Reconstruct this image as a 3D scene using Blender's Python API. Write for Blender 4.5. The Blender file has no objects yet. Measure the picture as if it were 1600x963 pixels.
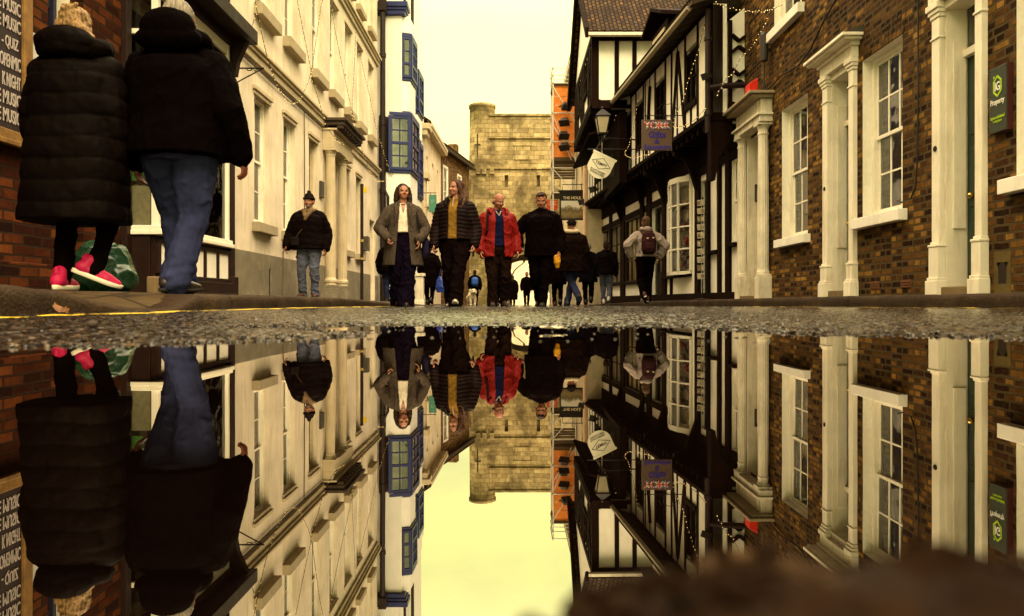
import bpy, bmesh, math, random
import numpy as np
from mathutils import Vector as V, Matrix as M, noise as NZ
from math import sin, cos, pi, sqrt, atan2
R = math.radians
random.seed(7); np.random.seed(7)
sc = bpy.context.scene
col = sc.collection
EYE = 0.055            # camera height above the water of the puddle

# ------------------------------------------------------------------ objects
def link(o, parent=None, M4=None):
    col.objects.link(o)
    if parent is not None: o.parent = parent
    if M4 is not None: o.matrix_local = M4
    return o
def tag(o, label=None, cat=None, group=None, kind=None):
    if label: o['label'] = label
    if cat: o['category'] = cat
    if group: o['group'] = group
    if kind: o['kind'] = kind
    return o
def empty(name, loc, rz=0.0, label=None, cat=None, group=None):
    o = bpy.data.objects.new(name, None); col.objects.link(o)
    o.empty_display_size = .1
    o.location = loc; o.rotation_euler = (0, 0, rz)
    return tag(o, label, cat, group)
def copy_tree(o, parent=None):
    c = o.copy(); col.objects.link(c)
    if parent is not None: c.parent = parent
    for ch in list(o.children): copy_tree(ch, c)
    return c

class MB:
    """collects boxes, prisms, tubes and turned shapes and links them as one mesh object"""
    def __init__(s): s.v = []; s.f = []
    def add(s, vs, fs):
        n = len(s.v); s.v += [tuple(p) for p in vs]
        s.f += [tuple(i + n for i in f) for f in fs]; return s
    def box(s, x0, x1, y0, y1, z0, z1):
        if x0 > x1: x0, x1 = x1, x0
        if y0 > y1: y0, y1 = y1, y0
        if z0 > z1: z0, z1 = z1, z0
        return s.add([(x0,y0,z0),(x1,y0,z0),(x1,y1,z0),(x0,y1,z0),(x0,y0,z1),(x1,y0,z1),(x1,y1,z1),(x0,y1,z1)],
              [(0,3,2,1),(4,5,6,7),(0,1,5,4),(1,2,6,5),(2,3,7,6),(3,0,4,7)])
    def bar(s, a, b, w, d, up=(0,0,1)):
        """box beam from a to b, w wide (across), d deep"""
        a = V(a); b = V(b); t = (b-a).normalized(); u = V(up)
        if abs(t.dot(u)) > .98: u = V((0,1,0))
        sx = t.cross(u).normalized(); sy = sx.cross(t)
        vs = []
        for p in (a, b):
            for i, j in ((-1,-1),(1,-1),(1,1),(-1,1)): vs.append(p + sx*(i*w/2) + sy*(j*d/2))
        return s.add(vs, [(0,1,2,3),(7,6,5,4),(0,4,5,1),(1,5,6,2),(2,6,7,3),(3,7,4,0)])
    def prism(s, poly, a0, a1, axis='y'):
        """poly of 2-D points extruded along an axis"""
        n = len(poly); mk = {'y': lambda p, a: (p[0], a, p[1]), 'x': lambda p, a: (a, p[0], p[1]), 'z': lambda p, a: (p[0], p[1], a)}[axis]
        vs = [mk(p, a0) for p in poly] + [mk(p, a1) for p in poly]
        fs = [tuple(range(n)), tuple(range(2*n-1, n-1, -1))] + [(i, i+n, (i+1) % n + n, (i+1) % n) for i in range(n)]
        return s.add(vs, fs)
    def quad(s, a, b, c, d): return s.add([a,b,c,d], [(0,1,2,3)])
    def tube(s, pts, r, n=8):
        pts = [V(p) for p in pts]; rs = r if isinstance(r, (list, tuple)) else [r]*len(pts)
        vs = []; fs = []; prev = None
        for i, p in enumerate(pts):
            t = (pts[min(i+1, len(pts)-1)] - pts[max(i-1, 0)])
            if t.length < 1e-9: t = V((0,0,1))
            t.normalize()
            if prev is None:
                u = V((0,0,1)) if abs(t.z) < .9 else V((1,0,0)); sx = t.cross(u).normalized()
            else:
                sx = (prev - t*prev.dot(t)).normalized()
            prev = sx; sy = t.cross(sx)
            for k in range(n):
                a = 2*pi*k/n; vs.append(p + sx*(cos(a)*rs[i]) + sy*(sin(a)*rs[i]))
        m = len(pts)
        for i in range(m-1):
            for k in range(n): fs.append((i*n+k, i*n+(k+1) % n, (i+1)*n+(k+1) % n, (i+1)*n+k))
        fs.append(tuple(range(n-1, -1, -1))); fs.append(tuple((m-1)*n+k for k in range(n)))
        return s.add(vs, fs)
    def lathe(s, prof, c=(0,0,0), n=20, flute=0, nfl=0):
        vs = []; fs = []; m = len(prof)
        for r, z in prof:
            for k in range(n):
                a = 2*pi*k/n; rr = r*(1 - flute*(.5-.5*cos(a*nfl))) if nfl else r
                vs.append((c[0]+rr*cos(a), c[1]+rr*sin(a), c[2]+z))
        for i in range(m-1):
            for k in range(n): fs.append((i*n+k, i*n+(k+1) % n, (i+1)*n+(k+1) % n, (i+1)*n+k))
        fs.append(tuple(range(n-1, -1, -1))); fs.append(tuple((m-1)*n+k for k in range(n)))
        return s.add(vs, fs)
    def ball(s, c, r, n=10, m=7):
        rx, ry, rz = (r, r, r) if not isinstance(r, (tuple, list)) else r
        vs = [(c[0], c[1], c[2]-rz)]; fs = []
        for i in range(1, m):
            b = -pi/2 + pi*i/m
            for k in range(n):
                a = 2*pi*k/n; vs.append((c[0]+rx*cos(b)*cos(a), c[1]+ry*cos(b)*sin(a), c[2]+rz*sin(b)))
        vs.append((c[0], c[1], c[2]+rz)); t = len(vs)-1
        for k in range(n): fs.append((0, 1+(k+1) % n, 1+k))
        for i in range(m-2):
            for k in range(n): fs.append((1+i*n+k, 1+i*n+(k+1) % n, 1+(i+1)*n+(k+1) % n, 1+(i+1)*n+k))
        for k in range(n): fs.append((t, 1+(m-2)*n+k, 1+(m-2)*n+(k+1) % n))
        return s.add(vs, fs)
    def wall(s, x0, x1, z0, z1, holes=(), y=0.0, thick=.3, rev=None, rdepth=.12):
        """front face with rectangular openings; reveals go into rev (another MB) or into this one"""
        xs = sorted({x0, x1, *[h[0] for h in holes], *[h[1] for h in holes]})
        zs = sorted({z0, z1, *[h[2] for h in holes], *[h[3] for h in holes]})
        xs = [a for a in xs if x0-1e-6 <= a <= x1+1e-6]; zs = [a for a in zs if z0-1e-6 <= a <= z1+1e-6]
        for i in range(len(xs)-1):
            for j in range(len(zs)-1):
                cx = (xs[i]+xs[i+1])/2; cz = (zs[j]+zs[j+1])/2
                if any(h[0] < cx < h[1] and h[2] < cz < h[3] for h in holes): continue
                s.quad((xs[i],y,zs[j]),(xs[i+1],y,zs[j]),(xs[i+1],y,zs[j+1]),(xs[i],y,zs[j+1]))
        b = y+thick
        s.quad((x1,b,z0),(x0,b,z0),(x0,b,z1),(x1,b,z1))
        s.quad((x0,y,z1),(x1,y,z1),(x1,b,z1),(x0,b,z1))
        s.quad((x0,b,z0),(x0,y,z0),(x0,y,z1),(x0,b,z1)); s.quad((x1,y,z0),(x1,b,z0),(x1,b,z1),(x1,y,z1))
        t = rev if rev is not None else s
        for h in holes:
            d = y+(h[4] if len(h) > 4 else rdepth)
            a, c, p, q = h[:4]
            t.quad((a,y,p),(a,d,p),(a,d,q),(a,y,q)); t.quad((c,d,p),(c,y,p),(c,y,q),(c,d,q))
            t.quad((a,d,q),(c,d,q),(c,y,q),(a,y,q)); t.quad((a,y,p),(c,y,p),(c,d,p),(a,d,p))
        return s
    def mesh(s, name):
        me = bpy.data.meshes.new(name); me.from_pydata(s.v, [], s.f); me.update()
        uv = me.uv_layers.new(name='UVMap')
        nl = len(me.loops); co = np.empty(len(me.vertices)*3); me.vertices.foreach_get('co', co); co = co.reshape(-1,3)
        li = np.empty(nl, dtype=np.int32); me.loops.foreach_get('vertex_index', li)
        nf = len(me.polygons); no = np.empty(nf*3); me.polygons.foreach_get('normal', no); no = np.abs(no.reshape(-1,3))
        lt = np.empty(nf, dtype=np.int32); me.polygons.foreach_get('loop_total', lt)
        fn = np.repeat(no, lt, axis=0); p = co[li]
        u = np.where((fn[:,0] > fn[:,1]) & (fn[:,0] > fn[:,2]), p[:,1], p[:,0])
        w = np.where((fn[:,2] > fn[:,1]) & (fn[:,2] >= fn[:,0]), p[:,1], p[:,2])
        uv.data.foreach_set('uv', np.stack([u, w], 1).ravel())
        return me
    def build(s, name, mat, parent=None, bevel=0.0, smooth=False, M4=None, loc=None, rz=0.0):
        me = s.mesh(name); me.materials.append(mat)
        if smooth: me.polygons.foreach_set('use_smooth', [True]*len(me.polygons))
        o = bpy.data.objects.new(name, me); link(o, parent, M4)
        if loc is not None: o.location = loc; o.rotation_euler = (0,0,rz)
        if bevel:
            b = o.modifiers.new('bevel','BEVEL'); b.width = bevel; b.segments = 2; b.limit_method = 'ANGLE'; b.angle_limit = R(40)
        return o

# ------------------------------------------------------------------ materials
class NT:
    def __init__(s, name):
        s.m = bpy.data.materials.new(name); s.m.use_nodes = True; s.t = s.m.node_tree; s.t.nodes.clear()
        s.out = s.n('ShaderNodeOutputMaterial')
    def n(s, typ, **kw):
        x = s.t.nodes.new(typ)
        for k, v in kw.items(): setattr(x, k, v)
        return x
    def l(s, a, b): s.t.links.new(a, b)
    def noise(s, vec, scale, detail=4, rough=.6, dist=0):
        x = s.n('ShaderNodeTexNoise'); x.inputs['Scale'].default_value = scale; x.inputs['Detail'].default_value = detail
        x.inputs['Roughness'].default_value = rough; x.inputs['Distortion'].default_value = dist
        if vec is not None: s.l(vec, x.inputs['Vector'])
        return x
    def ramp(s, fac, stops):
        x = s.n('ShaderNodeValToRGB'); e = x.color_ramp.elements
        while len(e) > 1: e.remove(e[-1])
        for i, (p, c) in enumerate(stops):
            k = e[0] if i == 0 else e.new(p)
            k.position = p; k.color = (c, c, c, 1) if not isinstance(c, (tuple, list)) else (*c[:3], 1)
        s.l(fac, x.inputs['Fac']); return x
    def mix(s, fac, a, b, mode='MIX'):
        x = s.n('ShaderNodeMix', data_type='RGBA', blend_type=mode)
        for sock, v in ((x.inputs['Factor'], fac), (x.inputs['A'], a), (x.inputs['B'], b)):
            if isinstance(v, (int, float)): sock.default_value = v
            elif isinstance(v, (tuple, list)): sock.default_value = (*v[:3], 1)
            else: s.l(v, sock)
        return x.outputs['Result']
    def math(s, op, a, b=None, c=None):
        x = s.n('ShaderNodeMath', operation=op)
        for i, v in enumerate((a, b, c)):
            if v is None: continue
            if isinstance(v, (int, float)): x.inputs[i].default_value = v
            else: s.l(v, x.inputs[i])
        return x.outputs[0]
    def bump(s, h, strength=.3, dist=.01, normal=None):
        x = s.n('ShaderNodeBump'); x.inputs['Strength'].default_value = strength; x.inputs['Distance'].default_value = dist
        s.l(h, x.inputs['Height'])
        if normal is not None: s.l(normal, x.inputs['Normal'])
        return x.outputs['Normal']
    def scale(s, vec, sx, sy, sz):
        x = s.n('ShaderNodeMapping'); x.inputs['Scale'].default_value = (sx, sy, sz); s.l(vec, x.inputs['Vector']); return x.outputs[0]
    def pbr(s, color, rough=.6, normal=None, spec=.4, metal=0.0, coat=0.0, sheen=0.0):
        b = s.n('ShaderNodeBsdfPrincipled')
        for k, v in (('Base Color', color), ('Roughness', rough), ('Specular IOR Level', spec), ('Metallic', metal), ('Coat Weight', coat), ('Sheen Weight', sheen)):
            if isinstance(v, (int, float)): b.inputs[k].default_value = v
            elif isinstance(v, (tuple, list)): b.inputs[k].default_value = (*v[:3], 1)
            else: s.l(v, b.inputs[k])
        if normal is not None: s.l(normal, b.inputs['Normal'])
        s.l(b.outputs[0], s.out.inputs['Surface']); return b
_mc = {}
def mat(name, c, rough=.6, var=.2, vs=5, bump=.25, bs=60, spec=.25, metal=0, dirt=0.0, dirtc=(.10,.07,.035), streak=False, sheen=0.0, coat=0.0, bd=.004):
    """plain painted / stone / cloth surface with blotches, fine grain and optional shaped stains"""
    if name in _mc: return _mc[name]
    t = NT(name); tc = t.n('ShaderNodeTexCoord').outputs['Object']
    n1 = t.noise(tc, vs, 5, .6); n2 = t.noise(tc, bs, 3, .6)
    r1 = t.ramp(n1.outputs['Fac'], [(.3, 1-var), (.7, 1+var*.4)])
    cc = t.mix(1.0, c, r1.outputs[0], 'MULTIPLY')
    if dirt:
        vec = t.scale(tc, 9, 9, 1.1) if streak else t.scale(tc, 3, 3, 3)
        n3 = t.noise(vec, 1.0, 6, .7, .3)
        d = t.ramp(n3.outputs['Fac'], [(.50, 0.0), (.78, dirt)])
        cc = t.mix(d.outputs[0], cc, dirtc)
    rr = t.ramp(n1.outputs['Fac'], [(.3, max(0, rough-.1)), (.7, min(1, rough+.1))])
    t.pbr(cc, rr.outputs[0], t.bump(n2.outputs['Fac'], bump, bd), spec, metal, coat, sheen)
    _mc[name] = t.m; return t.m
def brick_mat(name, stops, mortar=(.10,.08,.05), bw=.215, bh=.065, mw=.011, rough=.85, squash=.55, stain=.35, bumpd=.012, mortar_smooth=.25):
    t = NT(name); uv = t.n('ShaderNodeTexCoord').outputs['UV']; ob = t.n('ShaderNodeTexCoord').outputs['Object']
    wob = t.noise(ob, 9, 2, .5); sub = t.n('ShaderNodeVectorMath', operation='SUBTRACT'); t.l(wob.outputs['Color'], sub.inputs[0]); sub.inputs[1].default_value = (.5,.5,.5)
    sc_ = t.n('ShaderNodeVectorMath', operation='SCALE'); t.l(sub.outputs[0], sc_.inputs[0]); sc_.inputs['Scale'].default_value = .018
    ad = t.n('ShaderNodeVectorMath', operation='ADD'); t.l(uv, ad.inputs[0]); t.l(sc_.outputs[0], ad.inputs[1])
    b = t.n('ShaderNodeTexBrick'); b.offset = .5; b.squash = squash; b.squash_frequency = 2
    b.inputs['Color1'].default_value = (0,0,0,1); b.inputs['Color2'].default_value = (1,1,1,1); b.inputs['Mortar'].default_value = (.5,.5,.5,1)
    b.inputs['Scale'].default_value = 1; b.inputs['Mortar Size'].default_value = mw; b.inputs['Mortar Smooth'].default_value = mortar_smooth
    b.inputs['Brick Width'].default_value = bw; b.inputs['Row Height'].default_value = bh + mw
    t.l(ad.outputs[0], b.inputs['Vector'])
    n1 = t.noise(ob, 14, 4, .7); k = t.math('MULTIPLY_ADD', n1.outputs['Fac'], .7, -.35); v = t.math('ADD', b.outputs['Color'], k)
    rp = t.ramp(v, stops)
    n2 = t.noise(ob, 1.3, 5, .65); st = t.ramp(n2.outputs['Fac'], [(.35, 1-stain), (.65, 1.0)])
    cc = t.mix(1.0, rp.outputs[0], st.outputs[0], 'MULTIPLY')
    n3 = t.noise(ob, 6, 4, .7); mm = t.mix(n3.outputs['Fac'], tuple(.5*x for x in mortar), tuple(1.4*x for x in mortar))
    cc = t.mix(b.outputs['Fac'], cc, mm)
    h = t.math('SUBTRACT', t.math('MULTIPLY', n1.outputs['Fac'], .5), b.outputs['Fac'])
    t.pbr(cc, rough, t.bump(h, .9, bumpd), .06)
    return t.m
def emit_mat(name, c, s):
    t = NT(name); e = t.n('ShaderNodeEmission'); e.inputs['Color'].default_value = (*c, 1); e.inputs['Strength'].default_value = s
    t.l(e.outputs[0], t.out.inputs['Surface']); return t.m
def glass_mat(name, tint=(.75,.75,.7), ior=1.5, refl=.12):
    t = NT(name); fr = t.n('ShaderNodeFresnel'); fr.inputs['IOR'].default_value = ior
    tr = t.n('ShaderNodeBsdfTransparent'); tr.inputs['Color'].default_value = (*tint, 1)
    gl = t.n('ShaderNodeBsdfGlossy'); gl.inputs['Roughness'].default_value = .02
    ob = t.n('ShaderNodeTexCoord').outputs['Object']; n = t.noise(ob, 2.2, 2, .5); t.l(t.bump(n.outputs['Fac'], .25, .05), gl.inputs['Normal'])
    f = t.math('ADD', fr.outputs[0], refl); mx = t.n('ShaderNodeMixShader'); t.l(f, mx.inputs[0]); t.l(tr.outputs[0], mx.inputs[1]); t.l(gl.outputs[0], mx.inputs[2])
    t.l(mx.outputs[0], t.out.inputs['Surface']); return t.m

WHITE = mat('white_paint', (.82,.79,.70), .45, .10, 4, .15, 90, dirt=.35, dirtc=(.30,.23,.12))
WHITE_OLD = mat('old_white_paint', (.70,.64,.50), .6, .2, 4, .35, 45, dirt=.7, dirtc=(.22,.14,.055), streak=True)
CREAM = mat('cream_render', (.72,.63,.48), .85, .26, 1.3, .6, 35, dirt=.8, dirtc=(.38,.29,.15), streak=True)
CREAM_TRIM = mat('stone_trim', (.52,.43,.28), .8, .18, 4, .3, 50, dirt=.5, dirtc=(.22,.16,.09), streak=True)
SILL_STONE = mat('sill_stone', (.36,.30,.19), .85, .2, 6, .4, 60, dirt=.3)
PLINTH = mat('plinth_render', (.185,.16,.11), .85, .25, 2.5, .5, 30, dirt=.55, dirtc=(.40,.35,.25), bd=.008)
BLACKWOOD = mat('black_timber', (.010,.004,.0022), .8, .35, 8, .5, 30, spec=.04)
DARKWOOD = mat('dark_wood', (.016,.006,.004), .55, .3, 8, .4, 40, spec=.15)
PANEL = mat('limewash_panel', (.80,.76,.65), .8, .10, 2.5, .35, 40, dirt=.3, dirtc=(.42,.34,.20), streak=True)
BLUEPAINT = mat('blue_paint', (.018,.026,.11), .4, .2, 5, .15, 60)
IRON = mat('black_iron', (.010,.006,.005), .5, .3, 10, .3, 80, spec=.25)
PIPE = mat('dark_pipe', (.018,.009,.008), .45, .3, 8, .2, 60, spec=.2)
ROOMDARK = mat('dark_room', (.02,.012,.007), .9, .3, 3, 0, 10)
CURTAIN = mat('curtain', (.30,.28,.22), .9, .3, 4, .3, 20)
BLIND = mat('pale_blind', (.52,.49,.38), .85, .2, 3, .2, 40)
GLASS = glass_mat('window_glass'); GLASS2 = glass_mat('shop_glass', (.8,.8,.72), 1.4, .05)
GREENDOOR = mat('green_door_paint', (.028,.045,.030), .35, .2, 4, .15, 60)

# ------------------------------------------------------------------ lettering
def text_mb(s, w, h, depth=.003, bold=0.0, font_fit=True):
    """lettering fitted into a w x h box, standing in the xz plane, centred on 0,0, facing -y"""
    cu = bpy.data.curves.new('t', 'FONT'); cu.body = s; cu.align_x = 'CENTER'; cu.size = 1; cu.extrude = .01; cu.offset = bold; cu.resolution_u = 3
    o = bpy.data.objects.new('t', cu); tmp.collection.objects.link(o); tmp_update()
    me = bpy.data.meshes.new_from_object(o.evaluated_get(tmp.view_layers[0].depsgraph))
    co = np.array([v.co[:] for v in me.vertices]); mn = co.min(0); mx = co.max(0); c = (mn+mx)/2; sz = mx-mn
    sx = w/sz[0]; sy = h/sz[1]
    mb = MB(); mb.add([((p[0]-c[0])*sx, -(p[2])/ .01*depth/2, (p[1]-c[1])*sy) for p in co], [tuple(f.vertices) for f in me.polygons])
    bpy.data.objects.remove(o); bpy.data.curves.remove(cu); bpy.data.meshes.remove(me)
    return mb
tmp = bpy.data.scenes.new('workbench')
def tmp_update():
    vl = tmp.view_layers[0]; vl.update()
def put(mb, dx, dy, dz):
    mb.v = [(x+dx, y+dy, z+dz) for x, y, z in mb.v]; return mb
def rot2(mb, ang):
    c, s = cos(ang), sin(ang); mb.v = [(x*c - z*s, y, x*s + z*c) for x, y, z in mb.v]; return mb
# ================================================================== GROUND
SHORE = np.array([(-.10,.055),(-.055,.092),(-.02,.102),(.004,.106),(.02,.124),(.035,.130),(.045,.142),(.062,.136),(.085,.140),(.11,.150),(.2,.17),(.5,.26),(.9,.5),(1.05,.8),
    (.95,.98),(.76,1.06),(.66,1.17),(.545,1.21),(.50,1.24),(.45,1.36),(.40,1.57),(.2,1.66),(0,1.69),(-.2,1.70),(-.33,1.69),(-.47,1.66),(-.60,1.60),(-.58,1.47),(-.42,1.40),(-.34,1.30),(-.28,1.22),
    (-.26,1.12),(-.33,1.02),(-.42,.955),(-.50,.91),(-.58,.86),(-.66,.82),(-.9,.75),(-1.2,.5),(-1.1,.1),(-.5,-.2),(-.2,-.1)])
def sd_shore(X, Y):
    """signed distance to the shoreline: negative in the puddle"""
    P = np.stack([X.ravel(), Y.ravel()], 1); d = np.full(len(P), 1e9); ins = np.zeros(len(P), bool)
    n = len(SHORE)
    for i in range(n):
        a = SHORE[i]; b = SHORE[(i+1) % n]; e = b-a
        t = np.clip(((P-a) @ e)/(e @ e), 0, 1); q = P - a - t[:,None]*e
        d = np.minimum(d, np.hypot(q[:,0], q[:,1]))
        c = ((a[1] > P[:,1]) != (b[1] > P[:,1])); 
        with np.errstate(divide='ignore', invalid='ignore'):
            xi = (b[0]-a[0])*(P[:,1]-a[1])/(b[1]-a[1]+1e-12)+a[0]
        ins ^= c & (P[:,0] < xi)
    return np.where(ins, -d, d).reshape(X.shape)
def hash2(i, j, k):
    h = np.sin(i*127.1 + j*311.7 + k*74.7)*43758.5453; return h - np.floor(h)
def vnoise(X, Y, s):
    x = X*s; y = Y*s; i = np.floor(x); j = np.floor(y); f = x-i; g = y-j; f = f*f*(3-2*f); g = g*g*(3-2*g)
    return (hash2(i,j,1)*(1-f)+hash2(i+1,j,1)*f)*(1-g) + (hash2(i,j+1,1)*(1-f)+hash2(i+1,j+1,1)*f)*g
def domes(X, Y, cell, hmax):
    """rounded stone chips bedded in the tar"""
    gx = np.floor(X/cell); gy = np.floor(Y/cell); best = np.zeros_like(X)
    for di in (-1,0,1):
        for dj in (-1,0,1):
            i = gx+di; j = gy+dj
            cx = (i+.15+.7*hash2(i,j,2))*cell; cy = (j+.15+.7*hash2(i,j,3))*cell
            r = cell*(.42+.30*hash2(i,j,4)); e = .75+.5*hash2(i,j,5); th = hash2(i,j,6)*3.14
            dx = (X-cx); dy = (Y-cy); u = (dx*np.cos(th)+dy*np.sin(th))*e/r; w = (-dx*np.sin(th)+dy*np.cos(th))/e/r
            q = np.clip(1-(np.abs(u)**2.6+np.abs(w)**2.6), 0, 1)**.2*(.55+.45*hash2(i,j,7))*hmax
            best = np.maximum(best, q)
    return best
def sstep(a, b, x):
    t = np.clip((x-a)/(b-a), 0, 1); return t*t*(3-2*t)
def road_z(Y): return np.where(np.asarray(Y) < 5, .010, .010-.0035*(np.asarray(Y)-5))
def ground_z(X, Y, chips=True):
    base = road_z(Y)
    z = base.copy() if hasattr(base, 'copy') else base
    near = (Y < 4.0) & (np.abs(X) < 4)
    sd = np.full(X.shape, 2.0); sd[near] = sd_shore(X[near], Y[near])
    sd = sd + (vnoise(X, Y, 22)-.5)*.05*(np.abs(sd) < .6)*np.where(Y < .4, .25, 1)
    k = np.where(Y < .4, .35, 1.0)
    out = base*sstep(0, .5*k, sd) + .0022*sstep(-.01, .05, sd)
    inn = -.016*sstep(0, .35*k, -sd)-.0035*sstep(0, .05*k, -sd)
    z = np.where(sd > 0, out, inn)
    z = z + (vnoise(X, Y, 5)-.5)*.006*sstep(0, .3, sd)*(Y < 9)
    m = np.where(Y < .35, np.where(sd > -.02, 1, 0), 1.0)
    z = z + np.where((Y < .35) & (sd > 0), sstep(0, .03, sd)*.006, 0)
    z = z + np.where((Y < .35) & (sd > .01), (vnoise(X, Y, 42)-.5)*.013+(vnoise(X+7, Y, 110)-.5)*.007, 0)
    if chips:
        c1 = domes(X, Y, .0115, .0040); c2 = domes(X+3.3, Y+1.7, .0068, .0018)
        fade = 1-sstep(6, 11, Y)
        z = z + (np.maximum(c1, c2)-.0021)*fade
    return z
def axis(parts):
    out = [parts[0][0]]
    for a, b, s0, s1 in parts:
        x = a
        while x < b-1e-9:
            t = (x-a)/(b-a); x += s0+(s1-s0)*t; out.append(min(x, b))
    return np.array(sorted(set(np.round(out, 6))))
half = axis([(0, 1.0, .0031, .0038), (1.0, 2.2, .0038, .012), (2.2, 7, .012, .4), (7, 90, 2, 20)])
gxs = np.concatenate([-half[::-1], half[1:]])
gys = axis([(-30, -.5, 6, .8), (-.5, .05, .04, .02), (.05, .27, .0022, .0034), (.27, .78, .012, .006), (.78, 2.3, .0031, .0042), (2.3, 4.5, .0042, .018), (4.5, 12, .018, .2), (12, 50, .5, 2), (50, 160, 8, 20)])
GX, GY = np.meshgrid(gxs, gys); GZ = ground_z(GX, GY)
def grid_mesh(name, X, Y, Z, m):
    ny, nx = X.shape; me = bpy.data.meshes.new(name)
    me.vertices.add(nx*ny); me.vertices.foreach_set('co', np.stack([X, Y, Z], 2).astype(np.float32).ravel())
    i = np.arange(nx*ny).reshape(ny, nx); q = np.stack([i[:-1,:-1], i[:-1,1:], i[1:,1:], i[1:,:-1]], 2).reshape(-1, 4)
    me.loops.add(q.size); me.loops.foreach_set('vertex_index', q.ravel().astype(np.int32))
    me.polygons.add(len(q)); me.polygons.foreach_set('loop_start', (np.arange(len(q))*4).astype(np.int32)); me.polygons.foreach_set('loop_total', np.full(len(q), 4, np.int32))
    me.polygons.foreach_set('use_smooth', np.ones(len(q), bool)); me.update(calc_edges=True); me.materials.append(m)
    o = bpy.data.objects.new(name, me); col.objects.link(o); return o
def asphalt():
    t = NT('wet_asphalt'); tc = t.n('ShaderNodeTexCoord').outputs['Object']
    vo = t.n('ShaderNodeTexVoronoi'); vo.inputs['Scale'].default_value = 90; t.l(tc, vo.inputs['Vector'])
    sp = t.n('ShaderNodeSeparateColor'); t.l(vo.outputs['Color'], sp.inputs[0])
    st = t.ramp(sp.outputs[0], [(.0, (.003,.0015,.001)), (.55, (.007,.0035,.002)), (.85, (.020,.012,.007)), (1.0, (.09,.06,.033))])
    n = t.noise(tc, 1.2, 5, .6); w = t.ramp(n.outputs['Fac'], [(.35, .7), (.65, 1.05)])
    cc = t.mix(1, st.outputs[0], w.outputs[0], 'MULTIPLY')
    n2 = t.noise(tc, 260, 3, .6); n3 = t.noise(tc, 2.0, 4, .6)
    rr = t.math('ADD', t.ramp(sp.outputs[1], [(.3, .03), (.6, .10), (.85, .45)]).outputs[0], t.math('MULTIPLY', n3.outputs['Fac'], .07))
    # brown dirt on the near bank, with vignette darkness also put into its colour
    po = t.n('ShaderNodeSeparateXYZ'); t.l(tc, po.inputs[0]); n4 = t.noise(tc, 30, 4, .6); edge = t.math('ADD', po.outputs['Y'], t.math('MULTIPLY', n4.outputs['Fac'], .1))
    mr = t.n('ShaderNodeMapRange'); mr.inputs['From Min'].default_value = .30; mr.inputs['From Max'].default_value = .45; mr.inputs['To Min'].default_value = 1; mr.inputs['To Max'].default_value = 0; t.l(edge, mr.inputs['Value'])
    silt_vignette = t.math('MULTIPLY', mr.outputs[0], .92); cc = t.mix(silt_vignette, cc, t.mix(t.ramp(sp.outputs[2], [(.90, 0), (.96, 1)]).outputs[0], t.ramp(n4.outputs['Fac'], [(.3, (.003,.0013,.0007)), (.7, (.011,.005,.0022))]).outputs[0], (.045,.026,.012)))
    rr = t.math('ADD', rr, t.math('MULTIPLY', silt_vignette, .7)); spc = t.math('MULTIPLY', t.ramp(sp.outputs[2], [(.25, .10), (.65, .65)]).outputs[0], t.math('SUBTRACT', 1.0, silt_vignette))
    t.pbr(cc, rr, t.bump(n2.outputs['Fac'], .25, .001), spc); return t.m
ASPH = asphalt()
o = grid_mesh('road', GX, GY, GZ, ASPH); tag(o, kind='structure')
# painted edge lines, worn, lying on the chips
YELLOW = mat('yellow_road_paint', (.62,.44,.03), .5, .3, 14, .5, 120, dirt=.75, dirtc=(.07,.05,.03))
def road_line(pts, w, y0, y1, n, gaps=()):
    ys = np.linspace(y0, y1, n); xs = np.interp(ys, [p[1] for p in pts], [p[0] for p in pts])
    us = np.linspace(-w/2, w/2, 9); X = xs[:,None]+us[None,:]; Y = np.repeat(ys[:,None], 9, 1)
    Z = ground_z(X, Y)*.6 + ground_z(X, Y, False)*.4 + .003
    o = grid_mesh('road_marking', X, Y, Z, YELLOW); tag(o, kind='structure')
    bm = bmesh.new(); bm.from_mesh(o.data)
    dead = [f for f in bm.faces if NZ.noise(f.calc_center_median()*7) > .22 or any(a < f.calc_center_median().y < b for a, b in gaps)]
    bmesh.ops.delete(bm, geom=dead, context='FACES'); bm.to_mesh(o.data); bm.free(); return o
road_line([(-1.30,1.2),(-1.34,2.0),(-1.46,3.05),(-1.60,8),(-1.6,12)], .105, 1.3, 10.5, 900, gaps=((1.96,2.06),))
road_line([(3.22,3.5),(3.2,7),(2.9,10)], .075, 3.6, 9.0, 420)

# water of the puddle
def water_mat():
    t = NT('puddle_water'); g = t.n('ShaderNodeBsdfGlossy'); g.inputs['Roughness'].default_value = .004; g.inputs['Color'].default_value = (.93,.90,.86,1)
    d = t.n('ShaderNodeBsdfDiffuse'); d.inputs['Color'].default_value = (.0016,.0007,.0004,1)
    fr = t.n('ShaderNodeFresnel'); fr.inputs['IOR'].default_value = 1.6
    tc = t.n('ShaderNodeTexCoord').outputs['Object']; n = t.noise(t.scale(tc, 1, .5, 1), 7, 2, .5); nb = t.bump(n.outputs['Fac'], .04, .004)
    t.l(nb, g.inputs['Normal'])
    f = t.math('MULTIPLY_ADD', fr.outputs[0], .55, .42); mx = t.n('ShaderNodeMixShader')
    t.l(f, mx.inputs[0]); t.l(d.outputs[0], mx.inputs[1]); t.l(g.outputs[0], mx.inputs[2]); t.l(mx.outputs[0], t.out.inputs['Surface']); return t.m
mb = MB(); mb.quad((-1.7,-.35,0),(1.5,-.35,0),(1.5,2.1,0),(-1.7,2.1,0)); o = mb.build('water', water_mat()); tag(o, kind='structure')

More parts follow.
